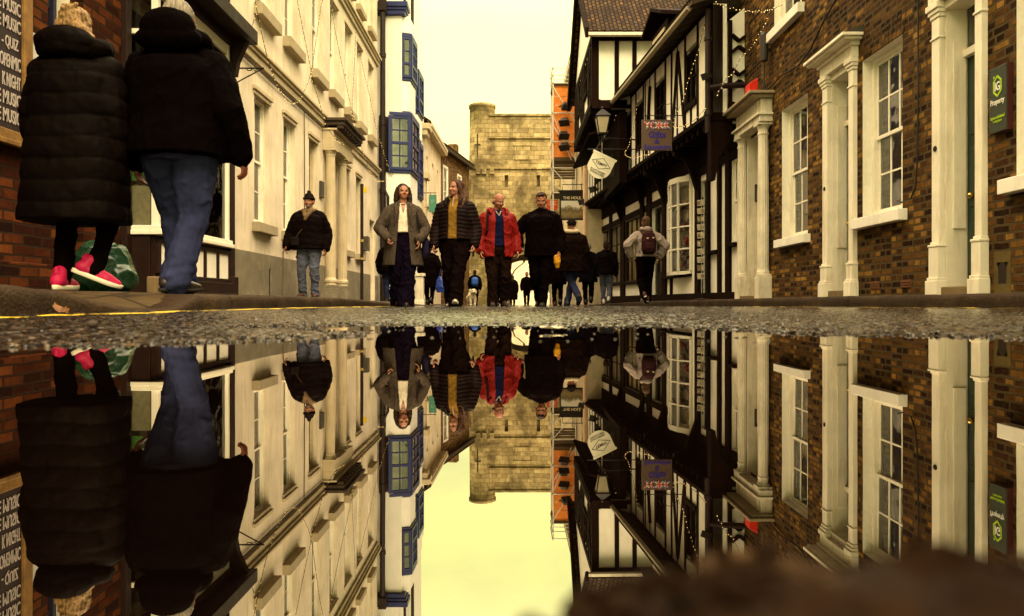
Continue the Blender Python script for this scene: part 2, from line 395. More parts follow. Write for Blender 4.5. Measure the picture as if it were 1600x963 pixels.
# ------------------------------------------------------------------ kerbs and pavements
def kerb_mat():
    t = NT('kerb_stone'); tc = t.n('ShaderNodeTexCoord').outputs['Object']
    a = t.noise(tc, 3, 6, .7); b = t.noise(tc, 70, 3, .6); c = t.noise(tc, 14, 4, .7)
    r = t.ramp(a.outputs['Fac'], [(.3, (.012,.006,.003)), (.55, (.034,.019,.008)), (.75, (.075,.045,.020))])
    cc = t.mix(t.ramp(c.outputs['Fac'], [(.35, 0), (.8, .7)]).outputs[0], r.outputs[0], (.02,.011,.005))
    t.pbr(cc, .7, t.bump(t.math('ADD', b.outputs['Fac'], t.math('MULTIPLY', c.outputs['Fac'], 1.5)), .9, .008), .12); return t.m
KERB = kerb_mat()
def flag_mat():
    t = NT('flagstones'); tc = t.n('ShaderNodeTexCoord').outputs['Object']
    b = t.n('ShaderNodeTexBrick'); b.inputs['Scale'].default_value = 1; b.inputs['Brick Width'].default_value = .75; b.inputs['Row Height'].default_value = .52; b.inputs['Mortar Size'].default_value = .012
    b.inputs['Color1'].default_value = (0,0,0,1); b.inputs['Color2'].default_value = (1,1,1,1); t.l(tc, b.inputs['Vector'])
    n = t.noise(tc, 7, 6, .7); v = t.math('ADD', t.math('MULTIPLY', b.outputs['Color'], .4), t.math('MULTIPLY', n.outputs['Fac'], .7))
    r = t.ramp(v, [(.2, (.022,.013,.006)), (.9, (.08,.052,.024))]); cc = t.mix(b.outputs['Fac'], r.outputs[0], (.02,.014,.008))
    vo = t.n('ShaderNodeTexVoronoi', feature='DISTANCE_TO_EDGE'); vo.inputs['Scale'].default_value = 2.6; t.l(tc, vo.inputs['Vector'])
    ck = t.ramp(vo.outputs['Distance'], [(0, 1), (.03, 0)]); cc = t.mix(ck.outputs[0], cc, (.02,.013,.008))
    h = t.math('SUBTRACT', n.outputs['Fac'], t.math('ADD', b.outputs['Fac'], ck.outputs[0])); t.pbr(cc, .6, t.bump(h, .9, .012), .15); return t.m
FLAG = flag_mat()
def l_kerb_x(Y): return np.interp(Y, [-6, 2.0, 4, 6, 9, 14, 25, 45], [-1.75,-1.76,-1.82,-1.86,-1.9,-2.0,-2.1,-1.4])
def l_kerb_top(Y):
    return np.interp(Y, [-6, 2.55, 2.75, 3.2, 3.45, 3.78, 3.9, 4.12, 6, 8, 12, 16, 45], [.125,.122,.108,.040,.022,.026,.05,.104,.108,.10,.035,-.01,-.11])
def r_kerb_x(Y): return np.interp(Y, [-6, 9, 12, 18, 24, 45], [3.58, 3.58, 3.36, 2.85, 2.3, 1.9])
def r_kerb_top(Y): return np.interp(Y, [-6, 5, 10, 14, 17, 22, 45], [.128,.126,.110,.092,.066,-.02,-.1])
def kerb(name, fx, ft, side, y0, y1, step, stone):
    ys = np.arange(y0, y1, step)
    prof = [(0, -.08), (0, -.02), (.004, -.3), (.004, -.45), (.006, -.7), (.014, -.88), (.03, -.975), (.05, -1.0), (.16, -1.0), (.20, -1.02)]
    X = []; Y = []; Z = []
    for y in ys:
        x0 = float(fx(y)); top = float(ft(y)); b = float(road_z(y))-.03; hh = max(top-b, .01)
        k = (y/stone) % 1; jn = .012 if min(k, 1-k)*stone < step*.6 else 0
        sid = math.floor(y/stone); dz = (hash2(np.float64(sid), 3.0, 9)-.5)*.008; dx = (hash2(np.float64(sid), 5.0, 9)-.5)*.012
        row = []
        for i, (px, pz) in enumerate(prof):
            zz = b + hh*(-pz if pz < -.1 else 0) + (0 if i > 1 else -.03*(1-i))
            nn = NZ.noise(V((px*9, y*5, zz*25)))*.006 + NZ.noise(V((y*22, px*30, zz*40)))*.003
            row.append((x0 + side*(px+jn*.7+dx+nn) , y, zz - (jn if i > 3 else 0) + (dz if i > 3 else 0) + nn*.6))
        X.append([r[0] for r in row]); Y.append([r[1] for r in row]); Z.append([r[2] for r in row])
    X = np.array(X); Y = np.array(Y); Z = np.array(Z)
    if side > 0: X = X[:, ::-1]; Y = Y[:, ::-1]; Z = Z[:, ::-1]; 
    o = grid_mesh(name, X[:, ::-1], Y[:, ::-1], Z[:, ::-1], KERB); return tag(o, kind='structure')
kerb('kerb', l_kerb_x, l_kerb_top, -1, -3, 8, .02, .92); kerb('kerb', l_kerb_x, l_kerb_top, -1, 8, 40, .06, 1.1)
kerb('kerb', r_kerb_x, r_kerb_top, 1, -3, 14, .03, 1.25); kerb('kerb', r_kerb_x, r_kerb_top, 1, 14, 40, .08, 1.2)
def pavement(fx, ft, xw, side, ys, wall_z):
    U = np.linspace(0, 1, 24)**1.2; X = []; Y = []; Z = []
    for y in ys:
        a = float(fx(y))+side*.15; b = float(np.interp(y, [p[1] for p in xw], [p[0] for p in xw])); top = float(ft(y)); wz = float(wall_z(y))
        x = a+(b-a)*U; d = np.abs(x-a); z = top + (wz-top)*np.clip(d/.55, 0, 1) - .003
        z = z + np.array([NZ.noise(V((xx*2.5, y*2.5, 0)))*.006 for xx in x])*np.clip(d/.1, 0, 1)
        X.append(x); Y.append(np.full_like(x, y)); Z.append(z)
    X = np.array(X); Y = np.array(Y); Z = np.array(Z)
    if side < 0: X = X[:, ::-1]; Z = Z[:, ::-1]
    return tag(grid_mesh('pavement', X, Y, Z, FLAG), kind='structure')
lw = lambda y: np.interp(y, [-6, 10, 16, 25, 45], [.128,.125,.07,0,-.1])
pavement(l_kerb_x, l_kerb_top, [(-3.9,-6),(-3.9,45)], -1, np.concatenate([np.arange(-3, 5, .04), np.arange(5, 40, .2)]), lw)
pavement(r_kerb_x, r_kerb_top, [(4.3,-6),(4.3,12),(3.2,24),(3.2,45)], 1, np.concatenate([np.arange(-3, 14, .1), np.arange(14, 40, .3)]), lambda y: r_kerb_top(y)+.012)

# ================================================================== SKY, LIGHT, CAMERA
w = bpy.data.worlds.new('World'); sc.world = w; w.use_nodes = True; nt = w.node_tree; nt.nodes.clear()
SUN_EL, SUN_AZ = R(42), R(158)      # azimuth measured clockwise from the view direction
sky = nt.nodes.new('ShaderNodeTexSky'); sky.sky_type = 'NISHITA'; sky.sun_disc = False; sky.sun_elevation = SUN_EL; sky.sun_rotation = SUN_AZ
sky.air_density = 1.5; sky.dust_density = 4
tc = nt.nodes.new('ShaderNodeTexCoord'); mp = nt.nodes.new('ShaderNodeMapping'); mp.inputs['Scale'].default_value = (1,1,2.2); nt.links.new(tc.outputs['Generated'], mp.inputs['Vector'])
nz = nt.nodes.new('ShaderNodeTexNoise'); nz.inputs['Scale'].default_value = 2.4; nz.inputs['Detail'].default_value = 6; nz.inputs['Roughness'].default_value = .55; nt.links.new(mp.outputs[0], nz.inputs['Vector'])
# overcast: brightest overhead, about a third of that near the horizon
sx = nt.nodes.new('ShaderNodeSeparateXYZ'); nt.links.new(tc.outputs['Generated'], sx.inputs[0])
hr = nt.nodes.new('ShaderNodeValToRGB'); hr.color_ramp.interpolation = 'EASE'
for i, (p_, c_) in enumerate(((.34, (11.6,11.4,3.75)), (.80, (47,36.5,20.5)))):
    hr.color_ramp.elements[i].position = p_; hr.color_ramp.elements[i].color = (*c_, 1)
nt.links.new(sx.outputs['Z'], hr.inputs['Fac'])
rp = nt.nodes.new('ShaderNodeValToRGB'); rp.color_ramp.elements[0].position = .34; rp.color_ramp.elements[0].color = (.72,.72,.92,1); rp.color_ramp.elements[1].position = .62; rp.color_ramp.elements[1].color = (1.06,1.06,1.08,1)
nt.links.new(nz.outputs['Fac'], rp.inputs['Fac'])
ml = nt.nodes.new('ShaderNodeMix'); ml.data_type = 'RGBA'; ml.blend_type = 'MULTIPLY'; ml.inputs['Factor'].default_value = 1
nt.links.new(hr.outputs[0], ml.inputs['A']); nt.links.new(rp.outputs[0], ml.inputs['B'])
mx = nt.nodes.new('ShaderNodeMix'); mx.data_type = 'RGBA'; mx.inputs['Factor'].default_value = .94
nt.links.new(sky.outputs[0], mx.inputs['A']); nt.links.new(ml.outputs['Result'], mx.inputs['B'])
bg = nt.nodes.new('ShaderNodeBackground'); bg.inputs['Strength'].default_value = .10; nt.links.new(mx.outputs['Result'], bg.inputs['Color'])
wo = nt.nodes.new('ShaderNodeOutputWorld'); nt.links.new(bg.outputs[0], wo.inputs['Surface'])
sl = bpy.data.lights.new('sun', 'SUN'); sl.energy = 1.5; sl.angle = R(20); sl.color = (1,.80,.48); so = bpy.data.objects.new('sun', sl); col.objects.link(so)
sd_ = V((sin(SUN_AZ)*cos(SUN_EL), cos(SUN_AZ)*cos(SUN_EL), sin(SUN_EL))); so.rotation_euler = (-sd_).to_track_quat('-Z','Y').to_euler()
cam = bpy.data.cameras.new('camera'); cam.sensor_width = 36; cam.lens = 36*1100/1600; cam.shift_y = -9/1600; cam.clip_start = .01; cam.clip_end = 600
cam.dof.use_dof = True; cam.dof.focus_distance = 9.5; cam.dof.aperture_fstop = 6.8
co_ = bpy.data.objects.new('camera', cam); col.objects.link(co_); co_.location = (0,0,EYE); co_.rotation_euler = (R(90),0,0); sc.camera = co_
sc.view_settings.view_transform = 'Standard'; sc.view_settings.look = 'None'; sc.view_settings.gamma = 1; sc.view_settings.exposure = 0.85
sc.render.engine = 'CYCLES'; sc.cycles.max_bounces = 7; sc.cycles.transparent_max_bounces = 10; sc.cycles.use_denoising = True
# ================================================================== BUILDINGS (elevation coordinates: x right, y into the wall, z up)
def ebox(mb, x0, x1, out, z0, z1, inn=0.0):      # box standing proud of the wall plane by `out`
    return mb.box(x0, x1, -out, inn, z0, z1)
def backing(root, name, x0, x1, z0, z1, y, m):
    mb = MB(); mb.box(x0, x1, y, y+.02, z0, z1); return mb.build(name, m, root)
def sash(root, x0, x1, z0, z1, rec, fm, cols=2, rows=2, sill=None, sill_m=None, fw=.055, bar=.022, curtain=CURTAIN, upper_open=0.0, cw=.3):
    """double-hung window: frame with bars (part), pane / sill / curtain (sub-parts)"""
    mb = MB(); zm = (z0+z1)/2; y = rec
    mb.box(x0, x0+fw, y-.03, y+.07, z0, z1); mb.box(x1-fw, x1, y-.03, y+.07, z0, z1)
    mb.box(x0+fw, x1-fw, y-.03, y+.07, z1-fw, z1); mb.box(x0+fw, x1-fw, y-.035, y+.07, z0, z0+fw*1.1)
    for s, (a, b, yy) in enumerate(((z0+fw*1.1, zm+.02, y+.025), (zm-.02, z1-fw, y))):
        xa, xb = x0+fw, x1-fw; r = .035
        mb.box(xa, xa+r, yy, yy+.03, a, b); mb.box(xb-r, xb, yy, yy+.03, a, b)
        mb.box(xa+r, xb-r, yy, yy+.03, a, a+r*1.2); mb.box(xa+r, xb-r, yy, yy+.03, b-r, b)
        for c in range(1, cols):
            xx = xa+r+(xb-xa-2*r)*c/cols; mb.box(xx-bar/2, xx+bar/2, yy+.002, yy+.026, a+r*1.2, b-r)
        for q in range(1, rows):
            zz = a+r+(b-a-2*r)*q/rows; mb.box(xa+r, xb-r, yy+.004, yy+.024, zz-bar/2, zz+bar/2)
    win = mb.build('window', fm, root, bevel=.004)
    g = MB(); g.quad((x0+fw, y+.036, z0+fw),(x1-fw, y+.036, z0+fw),(x1-fw, y+.036, zm),(x0+fw, y+.036, zm))
    g.quad((x0+fw, y+.013, zm),(x1-fw, y+.013, zm),(x1-fw, y+.013, z1-fw),(x0+fw, y+.013, z1-fw)); g.build('pane', GLASS, win)
    if curtain is not None:
        c = MB(); n = 24
        for side in (0, 1):
            a = x0+fw if side == 0 else x1-fw-(x1-x0)*cw
            for k in range(n):
                u0 = a+(x1-x0)*cw*k/n; u1 = a+(x1-x0)*cw*(k+1)/n; w0 = .02*sin(k*1.9); w1 = .02*sin((k+1)*1.9)
                c.quad((u0, y+.16+w0, z0),(u1, y+.16+w1, z0),(u1, y+.16+w1, z1),(u0, y+.16+w0, z1))
        c.build('curtain', curtain, win)
    backing(win, 'room_interior', x0-.1, x1+.1, z0-.1, z1+.1, y+.45, ROOMDARK)
    if sill: 
        w, proud, h, drop = sill
        s = MB(); s.box(x0-w, x1+w, -proud, rec-.03, z0-h-drop, z0-drop); s.build('sill', sill_m or fm, win, bevel=.006)
    return win
def shell(root, x0, x1, z1, depth, m, name='wall', z0=-.25):
    """side and rear walls"""
    mb = MB(); mb.box(x0, x0+.25, .302, depth, z0, z1); mb.box(x1-.25, x1, .302, depth, z0, z1); mb.box(x0+.25, x1-.25, depth-.25, depth, z0, z1)
    return mb.build('rear_wall', m, root)
TILE = brick_mat('roof_tiles', [(.0,(.028,.016,.009)),(.5,(.052,.030,.014)),(.88,(.075,.043,.018)),(1,(.13,.062,.022))], (.006,.003,.002), .15, .085, .022, stain=.35, squash=1.0, bumpd=.03, mortar_smooth=.6)
def roof(root, x0, x1, zeave, depth, rise, over=.25, m=TILE, name='roof'):
    mb = MB(); h = rise
    mb.prism([(-over, zeave-.02), (depth/2, zeave+h), (depth/2, zeave+h+.12), (-over, zeave+.08)], x0-.05, x1+.05, 'x')
    mb.prism([(depth/2, zeave+h), (depth+over, zeave-.02), (depth+over, zeave+.08), (depth/2, zeave+h+.12)], x0-.05, x1+.05, 'x')
    mb.prism([(0, zeave-.05), (depth, zeave-.05), (depth/2, zeave+h-.01)], x0+.02, x0+.2, 'x'); mb.prism([(0, zeave-.05), (depth, zeave-.05), (depth/2, zeave+h-.01)], x1-.2, x1-.02, 'x')
    return mb.build(name, m, root)
LEFT = R(90); RIGHT = R(-90)

# ------------------------------------------------------------------ brick pub, left foreground (elevation x = Y-2.5)
RED_BRICK = brick_mat('red_brick', [(.0,(.014,.004,.002)),(.35,(.040,.009,.003)),(.65,(.075,.018,.005)),(1,(.14,.040,.009))], (.028,.014,.007), .215, .072, .010, stain=.4, squash=1)
pub = empty('brick_pub', (-3.75, 2.5, 0), LEFT, 'red brick pub wall behind the framed black chalkboard', 'pub')
L = 6.64-2.5
w = MB(); rv = MB(); w.wall(-2, L, -.2, 7.6, [(3.19, 3.47, 1.5, 3.6)], rev=rv, rdepth=.14); w.build('wall', RED_BRICK, pub); rv.build('window_reveal', WHITE_OLD, pub)
p = MB(); p.box(L-.60, L-.02, -.075, -.001, -.2, 7.2); p.box(L-.66, L+.02, -.10, -.001, -.2, .42); p.build('pier', RED_BRICK, pub, bevel=.006)
p = MB(); p.box(-2, 3.4, -.045, -.001, -.2, .36); p.build('plinth', RED_BRICK, pub, bevel=.01)
sash(pub, 3.19, 3.47, 1.5, 3.6, .14, mat('navy_frame', (.03,.03,.06), .4, .2, 5), 1, 2, curtain=None, fw=.04)
p = MB(); p.box(-2, L, -.06, -.001, 4.1, 4.28); p.box(-2, L, -.03, -.001, 7.3, 7.6); p.build('string_course', CREAM_TRIM, pub, bevel=.01)
for x in (.2, 2.2): sash(pub, x, x+.9, 4.9, 6.5, -.04, WHITE, 2, 2, (.08,.09,.09,0), CREAM_TRIM)
shell(pub, -2, L, 7.6, 6, RED_BRICK); roof(pub, -2, L, 7.6, 6, 2.2)
# chalkboard hung on the pub wall
cb = empty('chalkboard', (-3.75, 4.2, 1.2), LEFT, 'large black chalkboard in a worn wooden frame listing live music, quiz and open mic nights', 'chalkboard')
OAK = mat('worn_oak', (.22,.115,.03), .55, .45, 10, .5, 50, dirt=.5, dirtc=(.04,.022,.01), streak=True)
f = MB(); B0, B1, Z0, Z1 = 0.0, 1.235, .02, 1.72; fw = .095
f.box(B0, B0+fw, -.055, -.004, Z0, Z1); f.box(B1-fw, B1, -.055, -.004, Z0, Z1); f.box(B0+fw, B1-fw, -.053, -.004, Z0, Z0+fw*1.15); f.box(B0+fw, B1-fw, -.053, -.004, Z1-fw, Z1)
f.box(B0-.02, B1+.015, -.085, -.056, Z0-.01, Z0+.03)
f.build('frame', OAK, cb, bevel=.006)
f = MB(); f.box(B0+fw, B1-fw, -.03, -.004, Z0+fw*1.15, Z1-fw); f.build('board', mat('chalkboard_black', (.022,.013,.014), .6, .3, 4, .15, 40), cb)
CHALK = mat('chalk_lettering', (.42,.36,.34), .9, .35, 30, .2, 90)
for s, zc, h, wd in (('LIVE MUSIC', 2.252, .098, .32), ('LIVE MUSIC', 2.12, .098, .32), ('- QUIZ', 1.973, .10, .17), ('OPENMIC', 1.838, .10, .215), ('K NIGHT', 1.697, .10, .19), ('LIVE MUSIC', 1.563, .10, .32), ('LIVE MUSIC', 1.433, .10, .32)):
    t = text_mb(s, wd, h, .004, .012); put(t, 1.125-wd/2-(.025 if 'QUIZ' in s else 0), -.033, zc-1.2); t.build('lettering', CHALK, cb)
# white notice
nb = empty('notice_sign', (-3.75, 5.47, 1.88), LEFT, 'small white notice with a faint red emblem on the pub brickwork beside the chalkboard', 'sign')
f = MB(); f.box(0, .27, -.02, -.002, 0, .28); f.build('panel', mat('notice_white', (.55,.54,.50), .5, .1), nb, bevel=.004)
f = MB(); f.ball((.13,-.021,.17),(.028,.003,.035)); f.ball((.08,-.021,.18),(.012,.003,.03)); f.ball((.18,-.021,.18),(.012,.003,.03)); f.build('emblem', mat('faded_red', (.40,.16,.10), .6), nb)
f = MB()
for i, ww in enumerate((.12,.09,.14)): f.box(.135-ww/2, .135+ww/2, -.0225, -.0205, .09-i*.022, .098-i*.022)
f.build('lettering', mat('grey_print', (.25,.22,.2), .6), nb)
for x in (.02,.25):
    for z in (.02,.26): f = MB(); f.ball((x,-.021,z), .005, 6, 4); f.build('screw', IRON, nb)

# ------------------------------------------------------------------ shopfront with the projecting window
shop = empty('shopfront', (-3.75, 6.64, 0), LEFT, 'dark timber shopfront with a projecting cream framed window and posters behind glass', 'shop')
u = lambda Y: Y-6.64
CREAMF = mat('cream_gloss', (.80,.75,.62), .35, .1, 5, .1, 60, dirt=.25, dirtc=(.35,.26,.13))
P = -.37           # projection of the window towards the street
w = MB(); w.wall(0, u(9.36), 2.95, 7.4, [(.5,1.4,4.3,5.9),(1.75,2.5,4.3,5.9)], rdepth=.12); w.build('wall', CREAM, shop)
for x in (.5,): sash(shop, x, x+.9, 4.3, 5.9, .1, WHITE, 2, 2, (.08,.09,.1,0), SILL_STONE)
sash(shop, 1.75, 2.5, 4.3, 5.9, .1, WHITE, 2, 2, (.08,.09,.1,0), SILL_STONE)
f = MB(); f.box(-.02, .065, -.13, .3, -.1, 3.3); f.box(.065, .09, -.30, .28, -.1, .72); f.box(u(8.42), u(8.56), P-.015, .3, -.1, 3.2); f.box(u(8.40), u(8.58), P-.05, .3, -.1, .36)
f.box(.09, u(8.42), P+.03, .28, -.1, .70); f.box(u(8.56), u(9.36), -.02, .3, -.1, 2.95)
f.box(.10, u(8.42), P-.015, P+.03, .62, .66); f.box(.10, u(8.42), P-.02, P+.03, .28, .33); f.box(.10, u(8.42), P-.06, P+.03, .16, .28); f.box(.10, u(8.42), P-.09, P+.03, -.1, .16)
n = 5
for k in range(n+1): xx = .10+(u(8.42)-.10)*k/n; f.box(xx-.022, xx+.022, P-.016, P+.03, .33, .62)
f.build('stall_riser', DARKWOOD, shop, bevel=.006)
for k in range(n):
    a = .10+(u(8.42)-.10)*k/n+.022; b = .10+(u(8.42)-.10)*(k+1)/n-.022
    f = MB(); f.box(a, b, P+.006, P+.029, .33, .62); f.build('riser_panel', PANEL, shop)
f = MB()   # window frame: street side and the return that faces down the street
xs0, xs1 = .07, u(8.42)
f.box(xs0-.03, xs1+.03, P-.055, P+.07, .70, .745); f.box(xs0-.02, xs1+.02, P-.035, P+.06, .745, .79)
f.box(xs0-.03, xs0+.05, P+.07, 0, .70, .745); f.box(xs0-.02, xs0+.04, P+.06, 0, .745, .79)
f.box(xs0, xs0+.06, P-.004, P+.06, .79, 3.12); f.box(xs1-.06, xs1, P-.004, P+.06, .79, 3.12); f.box(xs0, xs0+.05, -.07, -.005, .79, 3.12)
f.box(xs0+.06, xs1-.06, P, P+.05, 3.0, 3.12); f.box(xs0+.004, xs0+.045, P+.06, -.07, 2.62, 2.67); f.box(xs0+.004, xs0+.045, P+.06, -.07, 3.0, 3.12)
f.box((xs0+xs1)/2-.025, (xs0+xs1)/2+.025, P, P+.05, .79, 3.0)
wf = f.build('window', CREAMF, shop, bevel=.006)
g = MB(); g.quad((xs0+.06,P+.03,.79),(xs1-.06,P+.03,.79),(xs1-.06,P+.03,3.0),(xs0+.06,P+.03,3.0)); g.quad((xs0+.025,P+.06,.79),(xs0+.025,-.07,.79),(xs0+.025,-.07,3.0),(xs0+.025,P+.06,3.0)); g.build('pane', GLASS2, wf)
backing(wf, 'room_interior', xs0, xs1, .7, 3.1, .7, mat('warm_room', (.12,.085,.045), .9, .5, 3))
def flyer(x, z, w_, h_, c, nm): 
    f = MB(); f.box(xs0+.030, xs0+.034, -.07-x-w_, -.07-x, z, z+h_); return f.build('poster', mat(nm, c, .7, .3, 25), wf)
flyer(0,1.60,.20,.11,(.20,.012,.012),'red_poster'); flyer(.06,1.34,.10,.24,(.42,.40,.36),'white_poster'); flyer(.02,1.22,.13,.12,(.055,.16,.03),'green_sticker'); flyer(.0,.80,.22,.37,(.24,.22,.15),'grey_poster')
for q in range(9):
    f = MB(); x = random.uniform(.6, xs1-.2); z = .79; h_ = random.uniform(.2,.7); f.box(x, x+random.uniform(.06,.16), .02+q*.04, .06+q*.04, z, z+h_)
    f.build('display_goods', mat('goods_%s' % 'abc'[q % 3], ((.30,.22,.08),(.10,.05,.02),(.40,.34,.18))[q % 3], .6, .5, 20), wf)
f = MB(); f.box(.35, xs1-.1, .05, .6, .72, .79); f.build('display_shelf', OAK, wf)
f = MB()
f.prism([(P-.27,3.2),(0,3.2),(0,3.72),(-.08,3.72),(P-.22,3.40),(P-.27,3.36)], -.05, u(8.62), 'x'); f.box(-.03, u(8.56), P-.05, 0, 3.121, 3.2); f.build('cornice', DARKWOOD, shop, bevel=.008)
f = MB(); f.prism([(P-.2,3.199),(P-.02,3.199),(P-.02,2.78),(P-.06,2.78),(P-.09,2.95)], u(8.44), u(8.54), 'x'); f.build('bracket', DARKWOOD, shop, bevel=.006)
f = MB(); f.box(-.0, .30, P-.02, -.30, .10, .30); f.build('doorstep', mat('step_stone', (.17,.115,.055), .8, .3, 6, .5, 40), shop, bevel=.012)
shell(shop, 0, u(9.36), 7.4, 6, CREAM); roof(shop, 0, u(9.36), 7.4, 6, 2)
# iron bracket
ib = empty('hanging_bracket', (-3.75, 9.46, 3.2), LEFT, 'empty black iron sign bracket on the cream wall next to the shop cornice', 'bracket')
f = MB(); f.tube([(0,0,0),(0,-.42,.0)], .011); f.tube([(0,0,-.22),(0,-.40,-.005)], .009); f.tube([(0,-.18,-.005),(0,-.2,-.03),(0,-.24,-.03),(0,-.26,-.005)], .007); f.tube([(0,-.32,-.005),(0,-.31,-.03),(0,-.29,-.04)], .006)
f.build('arm', IRON, ib); f = MB(); f.box(-.03,.03,-.012,.0,-.28,.05); f.build('wall_plate', IRON, ib)

# ------------------------------------------------------------------ cream townhouse (elevation x = Y-9.38)
ch = empty('cream_townhouse', (-3.75, 9.38, 0), LEFT, 'long cream rendered townhouse with tall sash windows and a small columned porch', 'house')
u = lambda Y: Y-9.38
LT = u(19.6)
g_w = [(10.24,10.88),(11.55,12.16),(13.0,13.57),(15.72,16.25),(16.92,17.45)]
f_w = [(10.32,11.0),(11.62,12.28),(13.22,13.88),(14.50,15.14),(15.80,16.42),(17.02,17.6),(18.38,18.95)]
holes = [(u(a),u(b),1.22,3.13) for a,b in g_w] + [(u(a),u(b),4.42,6.32) for a,b in f_w] + [(u(a),u(b),7.25,8.7) for a,b in f_w] + [(u(14.17),u(14.9),.12,3.0,.3),(u(18.55),u(19.2),-.1,2.25,.2)]
w = MB(); w.wall(u(8.5), LT, .0, 9.6, holes, rdepth=.11); w.build('wall', CREAM, ch)
w = MB(); q = [(u(8.5),u(10.78)),(u(10.86),u(14.02)),(u(15.02),u(18.5)),(u(19.25),LT)]
for a,b in q: w.box(a,b,-.035,-.001,-.2,.78)
w.box(u(10.78),u(10.86),-.035,-.001,.56,.78); w.box(u(10.78),u(10.86),-.035,-.001,-.2,.14)
w.build('plinth', PLINTH, ch, bevel=.012)
w = MB(); w.box(u(10.78),u(10.86),-.02,-.002,.14,.56); w.build('vent', IRON, ch)
for a,b in g_w:
    sash(ch, u(a), u(b), 1.22, 3.13, .11, CREAM_TRIM if a > 12 else CREAMF, 2, 2, (.09,.11,.14,.0), SILL_STONE, fw=.045, curtain=BLIND)
    w = MB(); w.box(u(a)-.07,u(b)+.07,-.045,-.001,3.15,3.21); w.box(u(a)-.04,u(b)+.04,-.02,-.001,3.09,3.15); w.build('hood_mould', CREAM_TRIM, ch, bevel=.006)
for a,b in f_w:
    sash(ch, u(a), u(b), 4.42, 6.32, .11, CREAMF, 2, 2, (.10,.13,.17,.0), SILL_STONE, fw=.045, curtain=BLIND)
    w = MB(); w.box(u(a)-.05,u(b)+.05,-.03,-.001,6.33,6.40); w.build('hood_mould', CREAM_TRIM, ch, bevel=.005)
    sash(ch, u(a), u(b), 7.25, 8.7, .11, CREAMF, 2, 2, (.09,.11,.14,.0), SILL_STONE, fw=.045, curtain=BLIND)
w = MB()
for a, b in ((u(8.5),u(13.92)),(u(15.56),LT)):
    w.box(a,b,-.05,-.001,3.53,3.64); w.box(a,b,-.085,-.001,3.64,3.69); w.box(a,b,-.12,-.001,3.69,3.75)
w.build('string_course', CREAM_TRIM, ch, bevel=.012)
w = MB(); w.box(u(8.5),LT,-.05,-.001,6.60,6.70); w.box(u(8.5),LT,-.09,-.001,6.70,6.76); w.box(u(8.5),LT,-.13,-.001,6.76,6.83); w.build('string_course', CREAM_TRIM, ch, bevel=.012)
w = MB(); w.box(u(8.5),LT,-.16,-.001,9.3,9.45); w.box(u(8.5),LT,-.28,-.001,9.45,9.62); w.build('cornice', CREAM_TRIM, ch, bevel=.015)
shell(ch, u(8.5), LT, 9.6, 8, CREAM); roof(ch, u(8.5), LT, 9.62, 8, 2.6)
# porch
for Y in (14.05, 15.02):
    c = MB(); c.lathe([(.115,.40),(.115,.44),(.13,.46),(.13,.50),(.105,.53),(.098,.56),(.10,1.6),(.086,2.95),(.095,2.97),(.095,2.99),(.088,3.0),(.12,3.05),(.125,3.07)], (u(Y),-.13,0), 48, .05, 16); c.box(u(Y)-.13,u(Y)+.13,-.26,-.002,3.07,3.11)
    c.build('column', CREAM_TRIM, ch, smooth=False)
    c = MB(); c.box(u(Y)-.15,u(Y)+.15,-.28,-.002,-.1,.34); c.box(u(Y)-.135,u(Y)+.135,-.265,-.002,.34,.40); c.build('pedestal', PLINTH, ch, bevel=.01)
e = MB(); e.box(u(13.92),u(15.56),-.24,-.001,3.11,3.30); e.box(u(13.92),u(15.56),-.22,-.001,3.30,3.46); e.box(u(13.9),u(15.58),-.29,-.001,3.46,3.50); e.build('entablature', CREAM_TRIM, ch, bevel=.008)
e = MB(); e.box(u(13.9),u(15.6),-.44,-.001,3.56,3.64); e.box(u(13.86),u(15.64),-.50,-.001,3.64,3.70)
for k in range(9): x = u(13.92)+k*(1.62/8); e.box(x,x+.09,-.41,-.29,3.50,3.56)
e.build('porch_hood', mat('dark_hood', (.05,.032,.02), .6, .3, 6, .3, 40), ch, bevel=.008)
e = MB(); e.box(u(14.17),u(14.9),.22,.27,.12,2.4); e.box(u(14.25),u(14.82),.20,.22,.3,1.1); e.box(u(14.25),u(14.82),.20,.22,1.25,2.25); d = e.build('door', DARKWOOD, ch, bevel=.006)
e = MB(); e.ball((u(14.78),.19,1.1), .03); e.build('handle', mat('brass', (.5,.33,.08), .3, .1, metal=1), d)
e = MB(); e.box(u(14.17),u(14.9),.24,.26,2.44,3.0); e.build('fanlight', GLASS, ch)
e = MB(); e.box(u(14.17),u(14.9),-.2,.22,-.1,.12); e.build('doorstep', SILL_STONE, ch, bevel=.01)
e = MB(); e.box(u(18.55),u(19.2),.15,.19,-.1,2.0); e.build('door', CREAM_TRIM, ch); e = MB(); e.box(u(18.55),u(19.2),.16,.185,2.0,2.25); e.build('door_transom', DARKWOOD, ch)
def wall_thing(name, label, cat, x0, x1, z0, z1, d, m, root_y, group=None):
    b = MB(); b.box(0, x1-x0, -d, 0, 0, z1-z0); o = b.build(name, m, None, bevel=.006, loc=(-3.75, x0, z0), rz=LEFT); return tag(o, label, cat, group)
BOXGREY = mat('grey_box', (.06,.05,.04), .5, .3, 6, .2, 40)
wall_thing('wall_plaque', 'dark square plaque on the cream wall just before the porch columns', 'plaque', 13.68, 13.88, 2.10, 2.42, .05, BOXGREY, 0)
wall_thing('meter_box', 'grey metal box on the cream wall behind the thin sign post', 'meter box', 17.72, 17.98, 1.36, 1.72, .12, BOXGREY, 0)
